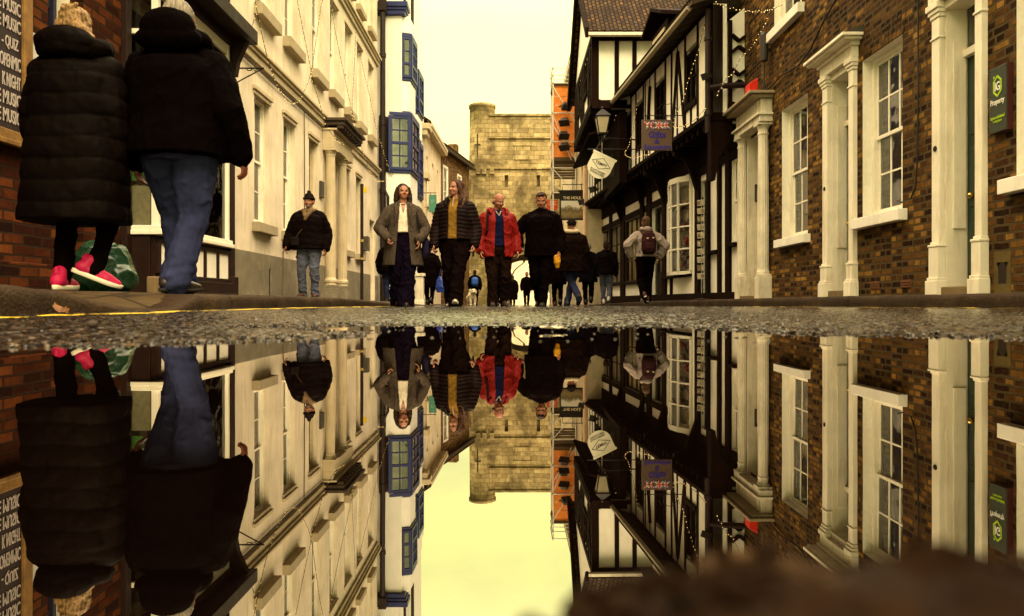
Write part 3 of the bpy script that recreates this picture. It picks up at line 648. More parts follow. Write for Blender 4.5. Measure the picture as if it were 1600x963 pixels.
m_ = MB(); m_.tube([(-3.72,9.6,3.47),(-3.72,11.2,3.46),(-3.72,13.8,3.48)], .009, 6); m_.tube([(-3.72,12.6,3.46),(-3.72,12.62,2.6),(-3.72,12.63,.82)], .008, 6); tag(m_.build('cable', PIPE), 'thin cable under the moulding of the cream house with a drop to the plinth', 'cable')
# slim post with a yellow plate
po = empty('sign_post', (-3.05, 14.3, 0), 0, 'slim dark post with a small yellow plate standing on the pavement by the cream house', 'post')
f = MB(); f.tube([(0,0,-.05),(0,0,2.42)], .032, 14); f.lathe([(.036,2.42),(.036,2.45),(.01,2.465)], n=14); f.lathe([(.045,-.05),(.045,.06),(.034,.09)], n=14); f.build('pole', PIPE, po, smooth=False)
f = MB(); f.box(.03,.10,-.008,.008,2.28,2.40); f.build('plate', mat('yellow_plate', (.62,.42,.02), .4, .1), po, bevel=.003)
f = MB(); f.lathe([(.037,1.28),(.037,1.33)], n=14); f.lathe([(.037,.92),(.037,.96)], n=14); f.build('band', mat('worn_yellow_band', (.35,.25,.06), .6), po)
# downpipe between the cream house and the blue-windowed one
dp = MB(); X0 = -3.62
dp.tube([(X0,19.72,-.1),(X0,19.72,8.25)], .075, 12)
for z in (1.2,3.1,5.0,6.9): dp.lathe([(.075,z),(.095,z+.01),(.095,z+.12),(.075,z+.13)], (X0,19.72,0), 12)
dp.box(X0-.11,X0+.11,19.6,19.84,8.2,8.5); dp.tube([(X0,19.70,3.3),(X0+.16,19.66,3.0),(X0+.16,19.66,.2)], .04, 8)
tag(dp.build('downpipe', PIPE), 'thick dark downpipe running down the joint between cream house and blue windowed house', 'downpipe')

# ------------------------------------------------------------------ white house with blue bay windows
bb = empty('bay_window_house', (-3.13, 20.0, 0), LEFT, 'white house with blue framed bay windows stacked above the street', 'house')
BAYW = mat('white_stucco', (.80,.78,.72), .7, .08, 2, .25, 40, dirt=.3, dirtc=(.5,.42,.28), streak=True)
w = MB(); w.box(0, 5.0, 0, 4, -.2, 8.2); w.build('wall', BAYW, bb, bevel=.02)
w = MB(); w.box(-.10, .3, -.10, .7, 8.2, 8.32); w.box(-.16, .4, -.18, .7, 8.40, 8.55); w.box(-.13, .35, -.14, .7, 8.32, 8.40); w.build('cornice', BLUEPAINT, bb, bevel=.015)
w = MB(); w.box(.05, 5.0, .1, 4, 8.55, 11.4); w.build('upper_wall', BAYW, bb)
def bay(plan, z0, z1, zb, zt, bars, nm='bay_window', pan=(2,4)):
    """canted bay: plan = points (x, y) from wall to wall, window between z0 and z1, white body zb..zt"""
    root = bb; n = len(plan)
    body = MB(); cen = (sum(p[0] for p in plan)/n, .3)
    pl = [(cen[0]+(p[0]-cen[0])*.96, p[1]+.03) for p in plan]
    body.prism(pl+[(plan[-1][0],.4),(plan[0][0],.4)], zb, z0-.08, 'z')
    body.build('bay_base', BAYW, root, bevel=.02)
    if zt > z1+.2:
        body = MB(); body.prism(pl+[(plan[-1][0],.4),(plan[0][0],.4)], z1+.12, zt, 'z'); body.build('bay_upper_body', BAYW, root, bevel=.02)
    fr = MB(); gl = MB(); back = MB()
    fr.prism(plan+[(plan[-1][0],.2),(plan[0][0],.2)], z0-.08, z0, 'z'); fr.prism([(cen[0]+(p[0]-cen[0])*1.05, p[1]-.03) for p in plan]+[(plan[-1][0],.2),(plan[0][0],.2)], z1, z1+.10, 'z')
    for i in range(n-1):
        a = V((*plan[i],0)); b = V((*plan[i+1],0)); L_ = (b-a).length; t = (b-a)/L_; nrm = V((t.y,-t.x,0))
        c, r = bars[i] if isinstance(bars, list) else bars
        def up(d, w_, z_0, z_1, dep=.07): 
            q = a+t*d; fr.bar((q.x,q.y,z_0),(q.x,q.y,z_1), w_, dep, up=nrm)
        bw_ = .10 if L_ > .45 else .05; up(bw_/2,bw_,z0,z1); up(L_-bw_/2,bw_,z0,z1)
        for k in range(1, c): up(.1+(L_-.2)*k/c, .035, z0, z1, .04)
        for k in range(0, r+1):
            z = z0+.04+(z1-z0-.08)*k/r; th = .08 if k in (0, r, r//2) else .032
            p_ = a+t*bw_*.9; q_ = a+t*(L_-bw_*.9); fr.bar((p_.x,p_.y,z),(q_.x,q_.y,z), .05 if th < .05 else .06, th)
        q = -nrm*.0; A = a+t*.05; B = b-t*.05; gl.quad((A.x,A.y+.005,z0),(B.x,B.y+.005,z0),(B.x,B.y+.005,z1),(A.x,A.y+.005,z1))
        m1 = a+t*.1+nrm*-.28; m2 = a+t*(.1+L_*.10)-nrm*.28; back.quad((m1.x,m1.y,z0),(m2.x,m2.y,z0),(m2.x,m2.y,z1),(m1.x,m1.y,z1))
        m1 = a+t*(L_*.80)-nrm*.28; m2 = a+t*(L_*.9)-nrm*.28; back.quad((m1.x,m1.y,z0),(m2.x,m2.y,z0),(m2.x,m2.y,z1),(m1.x,m1.y,z1))
    wf = fr.build(nm, BLUEPAINT, root, bevel=.006); gl.build('pane', GLASS, wf); back.build('curtain', CURTAIN, wf)
    d = MB(); d.prism([(cen[0]+(p[0]-cen[0])*.6, p[1]*.2+.1) for p in plan]+[(plan[-1][0],.6),(plan[0][0],.6)], z0, z1, 'z'); d.build('room_interior', ROOMDARK, wf)
# (x = Y-20, y = -(X+3.13)); lower bay
bay([(-.26,.34),(-.10,-.28),(1.1,-.33),(1.5,.05)], 3.78, 5.30, -.2, 5.5, [(2,4),(2,4),(1,4)])
bay([(.04,-.02),(.12,-.25),(.95,-.29),(1.3,.02)], 6.46, 7.62, 5.5, 8.2, [(1,3),(3,3),(1,3)])
bay([(2.5,.03),(2.65,-.10),(3.7,-.12),(3.85,.03)], 3.5, 5.2, -.2, 5.4, [(1,4),(2,4),(1,4)])
bay([(2.5,.03),(2.65,-.12),(3.6,-.15),(3.8,.03)], 6.2, 7.45, 5.4, 8.2, [(1,3),(2,3),(1,3)])
w = MB(); w.box(4.3, 5.05, -.28, .2, 6.05, 6.25); w.box(4.35, 5.0, -.2, .2, 5.85, 6.05); w.build('cornice_end', CREAM_TRIM, bb, bevel=.02)
w = MB(); w.box(4.45, 4.95, -.12, .0, 0, 4.35); w.box(4.35, 5.05, -.22, .0, 4.35, 4.6); w.build('pilaster', CREAM_TRIM, bb, bevel=.02)
w = MB(); w.tube([(1.9,-.03,5.6),(1.9,-.03,11)], .05); w.tube([(.2,-.05,8.7),(.2,-.05,11)], .04); w.build('downpipe', PIPE, bb)
w = MB(); w.box(-.02, .0, .02, .55, -.1, 2.55); w.build('dark_doorway', DARKWOOD, bb)
# alarm/light box on the lower bay corner
w = MB(); w.box(-.09, .09, -.09, .09, -.14, .16); w.tube([(0,0,.16),(0,.05,.28)], .02); tag(w.build('wall_lamp', mat('dull_lamp', (.28,.24,.17), .5), None, bevel=.03, loc=(-3.46, 19.92, 3.30)), 'small grey lamp box on the white wall under the lowest blue bay window', 'lamp')

# ------------------------------------------------------------------ further houses on the left
fc = empty('far_cream_house', (-3.13, 25.0, 0), LEFT-R(1.8), 'narrow cream house with bracketed eaves beyond the blue bay windows', 'house')
w = MB(); w.wall(0, 4.6, -.4, 6.4, [(.6,1.0,3.6,5.4),(2.0,2.4,3.6,5.4),(3.4,3.8,3.6,5.4)], rdepth=.1); w.build('wall', CREAM, fc)
for x in (.6,2.0,3.4): sash(fc, x, x+.4, 3.6, 5.4, .08, WHITE, 1, 2, (.05,.06,.1,0), CREAM_TRIM)
w = MB(); w.box(0,4.6,-.30,-.001,6.30,6.42); w.box(0,4.6,-.18,-.001,6.18,6.30)
for k in range(18): w.box(.05+k*.255,.17+k*.255,-.28,-.18,6.18,6.30)
w.build('eaves_cornice', CREAM_TRIM, fc); w = MB(); w.box(0,4.6,-.12,-.001,2.7,2.9); w.build('string_course', CREAM_TRIM, fc)
shell(fc, 0, 4.6, 6.3, 5, CREAM); roof(fc, 0, 4.6, 6.42, 5, 1.8)
BROWN_BRICK = brick_mat('brown_brick', [(.0,(.06,.03,.012)),(.5,(.16,.085,.03)),(1,(.28,.15,.05))], (.12,.09,.05), stain=.3)
ang = atan2(33.7-29.4, -2.05+2.95)
fb = empty('far_brick_house', (-2.97, 29.55, 0), ang, 'brown brick house with white windows next to the stone gate tower', 'house')
Lb = 4.45
w = MB(); w.wall(0, Lb, -.4, 6.45, [(.25,1.0,3.7,5.9),(2.4,3.15,3.9,5.9)], rdepth=.08); w.build('wall', BROWN_BRICK, fb)
for x, z in ((.25,3.7),(2.4,3.9)): sash(fb, x, x+.75, z, 5.9, .03, WHITE, 2, 2, (.05,.06,.1,0), WHITE, fw=.1)
w = MB(); w.box(-.05,Lb+.05,-.25,-.001,6.45,6.6); w.build('gutter', PIPE, fb)
shell(fb, 0, Lb, 6.45, 5, BROWN_BRICK); rf = roof(fb, 0, Lb, 6.6, 5, 1.6)
w = MB(); w.box(Lb-.5,Lb-.1,.5,.9,6.8,7.6); w.build('chimney', BROWN_BRICK, rf)
# ================================================================== STONE GATE TOWER
def stone_mat():
    t = NT('tower_limestone'); uv = t.n('ShaderNodeTexCoord').outputs['UV']; ob = t.n('ShaderNodeTexCoord').outputs['Object']
    b = t.n('ShaderNodeTexBrick'); b.offset = .45; b.squash = .75; b.squash_frequency = 3
    b.inputs['Color1'].default_value = (0,0,0,1); b.inputs['Color2'].default_value = (1,1,1,1); b.inputs['Scale'].default_value = 1
    b.inputs['Brick Width'].default_value = .40; b.inputs['Row Height'].default_value = .25; b.inputs['Mortar Size'].default_value = .018; b.inputs['Mortar Smooth'].default_value = 1.0
    wb = t.noise(ob, 2.2, 3, .6); wv = t.n('ShaderNodeVectorMath', operation='SCALE'); t.l(wb.outputs['Color'], wv.inputs[0]); wv.inputs['Scale'].default_value = .13; wa = t.n('ShaderNodeVectorMath', operation='ADD'); t.l(uv, wa.inputs[0]); t.l(wv.outputs[0], wa.inputs[1])
    t.l(wa.outputs[0], b.inputs['Vector']); n1 = t.noise(ob, 5, 5, .7); n2 = t.noise(ob, .55, 5, .65, .4); n3 = t.noise(ob, 1.6, 6, .7)
    v = t.math('ADD', t.math('MULTIPLY', b.outputs['Color'], .42), t.math('MULTIPLY', n1.outputs['Fac'], .55))
    v = t.math('ADD', v, t.math('MULTIPLY_ADD', n3.outputs['Fac'], .5, -.25)); r = t.ramp(v, [(.15, (.15,.105,.048)), (.5, (.38,.29,.14)), (.9, (.58,.47,.25))])
    soot = t.ramp(n2.outputs['Fac'], [(.47, 0), (.62, .85)]); cc = t.mix(soot.outputs[0], r.outputs[0], (.075,.052,.024))
    sep = t.n('ShaderNodeSeparateXYZ'); t.l(ob, sep.inputs[0])
    zz = t.ramp(sep.outputs['Z'], [(0.0, 1.0), (1.0, 0.0)]); zz.inputs['Fac'].default_value = 0
    mr = t.n('ShaderNodeMapRange'); mr.inputs['From Min'].default_value = 4.8; mr.inputs['From Max'].default_value = 7.0; t.l(sep.outputs['Z'], mr.inputs['Value'])
    t.l(mr.outputs[0], zz.inputs['Fac'])
    moss = t.ramp(n3.outputs['Fac'], [(.42, 0), (.6, .85)]); cc = t.mix(t.math('MULTIPLY', moss.outputs[0], zz.outputs[0]), cc, (.10,.08,.016))
    cc = t.mix(t.math('MULTIPLY', b.outputs['Fac'], .35), cc, (.17,.13,.065))
    h = t.math('SUBTRACT', t.math('MULTIPLY', n1.outputs['Fac'], .8), b.outputs['Fac']); t.pbr(cc, .9, t.bump(h, .8, .02), .2); return t.m
STONE = stone_mat()
tw = empty('gate_tower', (.7, 40, 0), 0, 'old limestone gate tower with a round turret and an arched passage', 'tower')
AX, AW, AS = .10, 1.62, 1.75        # arch centre (elevation), half width, springing height
def arch_pts(hw, zs, rise, n=16):
    r = (hw*hw+rise*rise)/(2*rise); a0 = math.asin(min(1, hw/r)); return [(AX+r*sin(-a0+2*a0*k/n), zs+rise-r+r*cos(-a0+2*a0*k/n)) for k in range(n+1)]
def pierced(mb, y0, y1, x0, x1, z0, z1, hw, zs, rise, slots=()):
    ap = arch_pts(hw, zs, rise); n = len(ap)
    for y, fl in ((y0, 1), (y1, -1)):
        def Q(a,b,c,d):
            p = [(q[0], y, q[1]) for q in (a,b,c,d)]; mb.quad(*(p if fl > 0 else p[::-1]))
        Q((x0,z0),(AX-hw,z0),(AX-hw,zs),(x0,zs)); Q((AX+hw,z0),(x1,z0),(x1,zs),(AX+hw,zs))
        zt = zs+rise+.35
        Q((x0,zs),(AX-hw,zs),(AX-hw,zt),(x0,zt)); Q((AX+hw,zs),(x1,zs),(x1,zt),(AX+hw,zt))
        for k in range(n-1): Q(ap[k],ap[k+1],(ap[k+1][0],zt),(ap[k][0],zt))
        xs = sorted({x0,x1,*[s[0] for s in slots],*[s[1] for s in slots]}); zs_ = sorted({zt,z1,*[s[2] for s in slots],*[s[3] for s in slots]})
        for i in range(len(xs)-1):
            for j in range(len(zs_)-1):
                cx = (xs[i]+xs[i+1])/2; cz = (zs_[j]+zs_[j+1])/2
                if fl > 0 and any(s[0] < cx < s[1] and s[2] < cz < s[3] for s in slots): continue
                Q((xs[i],zs_[j]),(xs[i+1],zs_[j]),(xs[i+1],zs_[j+1]),(xs[i],zs_[j+1]))
    for k in range(n-1): mb.quad((ap[k][0],y0,ap[k][1]),(ap[k][0],y1,ap[k][1]),(ap[k+1][0],y1,ap[k+1][1]),(ap[k+1][0],y0,ap[k+1][1]))
    for s_, x in ((1,AX-hw),(-1,AX+hw)):
        q = [(x,y0,z0),(x,y1,z0),(x,y1,zs),(x,y0,zs)]; mb.quad(*(q if s_ > 0 else q[::-1]))
    for a,c,p,q in slots:
        d = y0+.3
        mb.quad((a,y0,p),(a,d,p),(a,d,q),(a,y0,q)); mb.quad((c,d,p),(c,y0,p),(c,y0,q),(c,d,q)); mb.quad((a,d,q),(c,d,q),(c,y0,q),(a,y0,q)); mb.quad((a,y0,p),(c,y0,p),(c,d,p),(a,d,p)); mb.quad((a,d,p),(c,d,p),(c,d,q),(a,d,q))
    mb.quad((x0,y0,z1),(x1,y0,z1),(x1,y1,z1),(x0,y1,z1)); mb.quad((x0,y1,z0),(x0,y0,z0),(x0,y0,z1),(x0,y1,z1)); mb.quad((x1,y0,z0),(x1,y1,z0),(x1,y1,z1),(x1,y0,z1))
w = MB(); pierced(w, 0, 5.5, -5.2, 5.2, -.4, 7.60, AW, AS, 1.0, [(-1.12,-.92,6.62,7.28),(.70,.90,6.62,7.28)]); w.build('wall', STONE, tw)
w = MB(); w.box(-2.6, 5.2, .10, 5.4, 7.72, 9.36); w.build('upper_wall', STONE, tw)
w = MB(); w.box(-3.1, 5.25, -.09, .4, 7.60, 7.72); w.box(-2.1, 5.25, -.02, .4, 9.36, 9.44); w.build('string_course', STONE, tw, bevel=.03)
w = MB(); w.box(-2.0, 5.2, .02, .6, 9.44, 10.62); w.box(-2.0, 5.2, -.06, .66, 10.62, 10.76); w.build('parapet', STONE, tw, bevel=.03)
w = MB(); w.box(-2.0, 5.2, 4.8, 5.4, 9.36, 10.7); w.build('rear_parapet', STONE, tw)
w = MB(); w.box(-.55, .33, .06, .099, 8.15, 8.95); w.box(-.62, .40, .03, .099, 8.95, 9.03); w.build('recessed_panel', STONE, tw, bevel=.015)
w = MB()
for x in (-2.75,-2.42,-1.98): w.box(x, x+.28, -.2, .0, 7.30, 7.60)
w.box(-3.05, -2.9, -.12, .0, 3.2, 7.3); w.box(-1.95, -1.80, -.07, .0, 3.0, 7.3); w.build('corbel_band', STONE, tw, bevel=.05)
TX, TR = -2.42, .74
t_ = MB(); prof = [(TR,7.72),(TR*1.02,7.9),(TR,9.4),(TR*.985,11.2),(TR*1.05,11.22),(TR*1.06,11.38),(TR*.95,11.42)]
vs = []; n = 40
for r, z in prof:
    for k in range(n): a = 2*pi*k/n; vs.append((TX+r*cos(a), .65+r*sin(a), z))
fs = [(i*n+k, i*n+(k+1) % n, (i+1)*n+(k+1) % n, (i+1)*n+k) for i in range(len(prof)-1) for k in range(n)]+[tuple((len(prof)-1)*n+k for k in range(n))]
t_.add(vs, fs); tu = t_.build('turret', STONE, tw, smooth=True)
uv = tu.data.uv_layers[0].data                                      # wrap the courses round the turret
for lp in tu.data.loops:
    p = tu.data.vertices[lp.vertex_index].co; uv[lp.index].uv = (atan2(p.x-TX, -(p.y-.65))*TR, p.z)
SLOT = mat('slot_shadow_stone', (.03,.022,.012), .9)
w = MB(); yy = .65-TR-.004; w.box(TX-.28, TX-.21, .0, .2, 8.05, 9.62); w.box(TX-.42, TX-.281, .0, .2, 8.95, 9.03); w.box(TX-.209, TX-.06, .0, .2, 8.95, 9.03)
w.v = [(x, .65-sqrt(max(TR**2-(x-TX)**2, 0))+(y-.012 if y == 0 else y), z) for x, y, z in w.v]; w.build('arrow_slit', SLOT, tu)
w = MB(); ap = arch_pts(AW+.28, AS-.06, 1.2); ai = arch_pts(AW+.01, AS, 1.0)
for k in range(len(ap)-1): w.prism([ai[k], ai[k+1], ap[k+1], ap[k]], -.07, .0)
w.build('arch_ring', STONE, tw, bevel=.015)
w = MB(); w.prism([(AX-1.9,3.35),(AX+2.2,3.35),(AX+2.2,3.5),(AX-1.9,3.5)], -.12, .0); w.build('ledge', STONE, tw, bevel=.02)
# beyond the arch
hb = empty('house_beyond_arch', (2.5, 72, 0), 0, 'pale house front seen through the tower arch', 'house')
w = MB(); w.wall(-4.2, 6, -.5, 7, [(-3.4,-2.5,.9,2.4),(-1.4,-.5,.9,2.4),(.8,1.7,.9,2.4)]); w.build('wall', CREAM, hb); roof(hb, -4.2, 6, 7, 6, 2)
for x in (-3.4,-1.4,.8): sash(hb, x, x+.9, .9, 2.4, .1, WHITE, 2, 2, None, curtain=None)
def bare_tree(name, loc, label, h=8, seed=3):
    rnd = random.Random(seed); root = empty(name, loc, 0, label, 'tree'); trunk = MB(); crown = MB()
    trunk.tube([(0,0,-.2),(.05,0,h*.2),(.0,.05,h*.42)], [.16,.13,.10], 8)
    def br(p, d, r, L_, lv):
        q = p + d*L_; mid = p+d*L_*.5+V((rnd.uniform(-.1,.1),rnd.uniform(-.1,.1),.05))*L_; crown.tube([p, mid, q], [r, r*.8, r*.6], 5)
        if lv == 0: return
        for k in range(3 if lv > 1 else 4):
            dd = (d + V((rnd.uniform(-.8,.8), rnd.uniform(-.8,.8), rnd.uniform(-.2,.6)))).normalized(); br(p+d*L_*rnd.uniform(.55,1), dd, r*.58, L_*.72, lv-1)
    for k in range(5):
        a = k*1.26+rnd.random(); br(V((0,.05,h*(.28+.04*k))), V((cos(a)*.7, sin(a)*.7, .8)).normalized(), .07, h*.24, 3)
    bark = mat('bark', (.08,.05,.025), .9, .3, 6); trunk.build('trunk', bark, root); crown.build('crown', bark, root); return root
bare_tree('bare_tree', (-.2, 58, -.3), 'bare winter tree standing beyond the tower arch', 8, 4)

# ================================================================== SCAFFOLD and far right building
fr = empty('far_cream_building', (2.5, 36.0, 0), RIGHT, 'tall cream building behind the scaffold on the right side of the street', 'building')
w = MB(); w.wall(0, 12.6, -.4, 9.4, [(x, x+.8, z, z+1.5) for x in (1.5,4.5,8,10.6) for z in (3.4,6.3)], rdepth=.1); w.build('wall', CREAM_TRIM, fr)
for x in (1.5,4.5,8,10.6):
    for z in (3.4,6.3): sash(fr, x, x+.8, z, z+1.5, .1, WHITE, 2, 2, (.05,.06,.1,0), CREAM_TRIM)
w = MB(); w.box(12.2, 12.62, -.10, -.001, -.3, 9.4); w.build('pilaster', mat('pale_pink_stone', (.62,.42,.26), .8, .2, 4, .3, 40, dirt=.3), fr, bevel=.02)
w = MB(); w.box(0, 12.6, -.25, -.001, 9.4, 9.6); w.build('cornice', CREAM_TRIM, fr); shell(fr, 0, 12.6, 9.4, 6, CREAM_TRIM); roof(fr, 0, 12.6, 9.6, 6, 2)
sf = empty('scaffold', (1.58, 27.0, 0), 0, 'steel scaffold tower with orange boarded sheeting beside the gate tower', 'scaffold')
STEEL = mat('galvanised_tube', (.62,.60,.52), .4, .15, 6, .1, 60, spec=.5); ORANGE = mat('orange_sheet', (.80,.25,.04), .6, .25, 3, .3, 25, dirt=.3, dirtc=(.75,.40,.12))
W_, D_ = .86, 1.3
for x in (0, W_):
    for y in (0, D_): f = MB(); f.tube([(x,y,-.2),(x,y,9.1 if x == 0 else 9.05)], .026, 8); f.build('standard', STEEL, sf)
for z in (2.15, 4.25, 5.2, 6.2, 7.3, 8.45, 8.75, 9.02):
    f = MB(); f.tube([(-.05,-.03,z),(W_+.05,-.03,z)], .02, 6); f.tube([(-.05,D_+.03,z),(W_+.05,D_+.03,z)], .02, 6); f.tube([(-.03,-.1,z+.03),(-.03,D_+.1,z+.03)], .02, 6); f.tube([(W_+.03,-.1,z+.03),(W_+.03,D_+.1,z+.03)], .02, 6); f.build('ledger', STEEL, sf)
for a, b in (((0,-.05,8.3),(W_,-.05,6.9)), ((0,-.05,6.8),(W_,-.05,5.5)), ((0,-.05,5.15),(W_,-.05,4.2)), ((0,-.05,4.6),(W_,-.05,3.9)), ((0,-.05,7.2),(W_*.8,-.05,5.5))):
    f = MB(); f.tube([a,b], .018, 6); f.build('brace', STEEL, sf)
f = MB(); z = 5.62; k = 0
while z < 8.35: f.box(.03, W_-.04, .05+(.012 if k % 2 else 0), .07+(.012 if k % 2 else 0), z, z+.16); z += .168; k += 1
f.build('orange_sheeting', ORANGE, sf)
f = MB(); z = 5.62; k = 0
while z < 8.35: f.box(.03, .05, .08, D_-.05, z, z+.16); z += .168
f.build('orange_sheeting', ORANGE, sf)
SBO = mat('scaffold_board', (.085,.055,.025), .8, .3, 5, .3, 30)
for z, h in ((8.36,.12),(5.48,.14),(4.2,.07),(2.1,.07)): f = MB(); f.box(-.02, W_+.02, .0, D_, z, z+h); f.build('deck', SBO, sf)
f = MB()
for k in range(6): f.box(.02, W_-.02, .03, .05, 4.78+k*.1, 4.86+k*.1)
f.build('board_screen', SBO, sf)
f = MB(); f.tube([(-.0,-.0,-.15),(0,0,1.02)], .05, 10); f.build('foam_sleeve', mat('orange_foam', (.85,.36,.02), .6, .15, 10), sf)
f = MB(); f.tube([(.22,-.1,-.15),(.22,-.1,1.25)], .03, 8); f.tube([(.42,-.1,-.15),(.42,-.1,.9)], .022, 8)
for z in (.2,.45,.7): f.tube([(.22,-.1,z),(.42,-.1,z)], .018, 6)
f.build('ladder', STEEL, sf)
SACK = mat('brown_sack', (.20,.055,.025), .8, .3, 8, .5, 20)
f = MB()
for x, r in ((.2,.14),(.42,.17),(.64,.15)): f.ball((x,.2,5.62+r*.75), (r*1.1,.15,r*.8), 12, 8)
f.build('sacks', SACK, sf)
FLO = mat('black_floodlight', (.02,.015,.012), .45, .3, 10, .2, 50)
def floodlight(loc, rz, tilt, label, s=1.0, group=None):
    r = empty('floodlight', loc, rz, label, 'floodlight', group)
    b = MB(); b.prism([(-.13*s,-.09*s),(.13*s,-.09*s),(.10*s,.09*s),(-.10*s,.09*s)], -.07*s, .06*s); b.box(-.15*s,.15*s,-.085*s,-.071*s,-.105*s,.105*s)
    c_, s_ = cos(tilt), sin(tilt); b.v = [(x, y*c_ - z*s_, y*s_ + z*c_) for x,y,z in b.v]; b.build('housing', FLO, r, bevel=.006*s)
    a = MB(); a.tube([(-.16*s,0,0),(-.16*s,.16*s,0),(.16*s,.16*s,0),(.16*s,0,0)], .010*s, 6); a.tube([(0,.16*s,0),(0,.34*s,.0)], .014*s, 6); a.build('yoke', IRON, r)
    return r
for k, (x, z, nm) in enumerate(((.48,7.50,'topmost of the column of four'),(.42,6.92,'second from the top'),(.38,6.40,'third from the top'),(.42,5.98,'lowest of the column of four'))):
    floodlight((1.58+x, 26.72, z), R((25,-20,10,-30)[k]), R(50), 'black floodlight tilted over the orange scaffold sheeting, '+nm, 1.35, 'floodlights on the scaffold')
# hanging pub sign under the scaffold
hs = empty('pub_sign', (1.66, 24.6, 2.92), 0, 'hanging pub sign reading THE HOLE over a painted landscape, below the scaffold', 'sign')
f = MB(); f.box(0,.86,-.03,.03,.88,.98); f.box(0,.05,-.03,.03,.0,.88); f.box(.81,.86,-.03,.03,0,.88); f.box(.05,.81,-.03,.03,0,.06); f.box(-.04,.90,-.05,.05,.98,1.05); f.build('frame', IRON, hs, bevel=.006)
f = MB(); f.box(.05,.81,-.02,.02,.68,.88); f.build('name_board', mat('sign_black', (.012,.009,.010), .4), hs)
def picture_mat():
    t = NT('painted_landscape'); tc = t.n('ShaderNodeTexCoord').outputs['Object']; s_ = t.n('ShaderNodeSeparateXYZ'); t.l(tc, s_.inputs[0])
    n = t.noise(t.scale(tc, 7, 7, 3), 1, 5, .7, .5); v = t.math('ADD', s_.outputs['Z'], t.math('MULTIPLY_ADD', n.outputs['Fac'], .5, -.25))
    r = t.ramp(v, [(.05,(.08,.05,.015)),(.22,(.22,.16,.06)),(.33,(.10,.07,.03)),(.45,(.30,.26,.16)),(.50,(.60,.58,.50)),(.75,(.62,.60,.50))]); t.pbr(r.outputs[0], .5); return t.m
f = MB(); f.box(.05,.81,-.018,.018,.06,.68); f.build('painting', picture_mat(), hs)
t = text_mb('THE HOLE', .62, .10, .006, .02); put(t, .43, -.024, .78); t.build('lettering', mat('gold_letter', (.60,.52,.30), .5), hs)
f = MB(); f.tube([(.1,0,1.05),(.1,0,1.25),(1.3,0,1.25)], .015, 6); f.tube([(.76,0,1.05),(.76,0,1.25)], .012, 6); f.build('bracket', IRON, hs)
# small red board
rs = empty('red_sign', (1.63, 30.5, 4.05), 0, 'small red board with faint pale lettering beside the hanging pub sign', 'sign')
f = MB(); f.box(-.12,.34,-.02,.02,0,.44); f.build('board', mat('red_board', (.48,.05,.02), .5), rs, bevel=.005)
f = MB()
for z, a in ((.34,.30),(.28,.25),(.22,.33)): f.box(.11-a/2, .11+a/2, -.026, -.0205, z, z+.03)
f.build('lettering', mat('pale_letter', (.55,.42,.30), .5), rs); f = MB(); f.tube([(.11,.05,-4.2),(.11,.05,.4)], .025, 8); f.build('post', STEEL, rs)
# shop signs on the left, half hidden by walkers
for nm, lab, X, Y, z0, w_, h_, c_, tx, tc_ in (('hanging_shop_sign', 'teal hanging sign edge-on to the wall, between the grey coat and mustard jumper women', -2.63, 22.3, 2.90, .24, .56, (.06,.20,.14), 'gs', (.16,.34,.24)),
        ('hanging_shop_sign', 'dark blue hanging sign with pale lettering, just behind the mustard jumper woman', -2.48, 23.2, 2.58, .32, .55, (.02,.028,.16), 'ate', (.30,.32,.40))):
    r = empty(nm, (X, Y, z0), 0, lab, 'sign'); f = MB(); f.box(0,w_,-.02,.02,0,h_); f.build('board', mat('board_'+tx, c_, .45, .15, 5), r, bevel=.004)
    t = text_mb(tx, w_*.5, h_*.2, .005, .01); put(t, w_*.5, -.023, h_*.62); t.build('lettering', mat('letter_'+tx, tc_, .5), r)
    f = MB(); f.tube([(-.4,0,h_+.06),(w_,0,h_+.06)], .012, 6); f.tube([(.05,0,h_),(.05,0,h_+.06)], .008, 5); f.tube([(w_-.05,0,h_),(w_-.05,0,h_+.06)], .008, 5); f.build('bracket', IRON, r)
wb = empty('bollard', (-2.38, 18.2, 0), 0, 'white square post with a cap on the pavement behind the grey coat woman', 'bollard')
f = MB(); f.box(-.10,.10,-.10,.10,-.1,.72); f.build('shaft', WHITE_OLD, wb, bevel=.01); f = MB(); f.box(-.13,.13,-.13,.13,.72,.80); f.build('cap', WHITE_OLD, wb, bevel=.01)
f = MB(); f.box(-.125,.125,-.125,.125,-.1,.1); f.build('base', WHITE_OLD, wb, bevel=.01)

# ================================================================== TIMBER-FRAMED RANGE, right
TH = R(-90)+math.atan(.09)                 # facade direction: towards the camera, slightly outwards
# facade line of the jetty: X = 4.61 - .09 Y ; elevation x grows towards the camera from Y = 23.6
class Fac:
    def __init__(s, a, b, Y0): s.a, s.b, s.Y0 = a, b, Y0; s.k = sqrt(1+b*b)
    def u(s, Y): return (s.Y0-Y)*s.k
    def px(s, px): return s.u(s.a/((px-800)/1100+s.b))
J = Fac(4.61, .09, 23.6); G = Fac(5.10, .09, 23.6)
YE = 12.35
th = empty('timber_framed_house', (4.61-.09*23.6, 23.6, 0), TH, 'long black and white timber framed house with an overhanging upper floor', 'house')
Z1, Z2 = 3.25, 5.30                        # jetty underside, wall plate
LJ = J.u(YE); uG = 23.6; off = .49         # ground floor plane lies `off` behind the jetty
wins = [(J.px(1023),J.px(1037)),(J.px(993),J.px(1003)),(J.px(1070),J.px(1087)),(J.px(976),J.px(984)),(J.px(951),J.px(961)),(J.px(930),J.px(937))]
w = MB(); w.wall(0, LJ, Z1+.14, Z2, [(a,b,3.85,4.95) for a,b in wins], y=.03, thick=.25, rdepth=.08); w.build('infill_panel', PANEL, th)
t_ = MB()
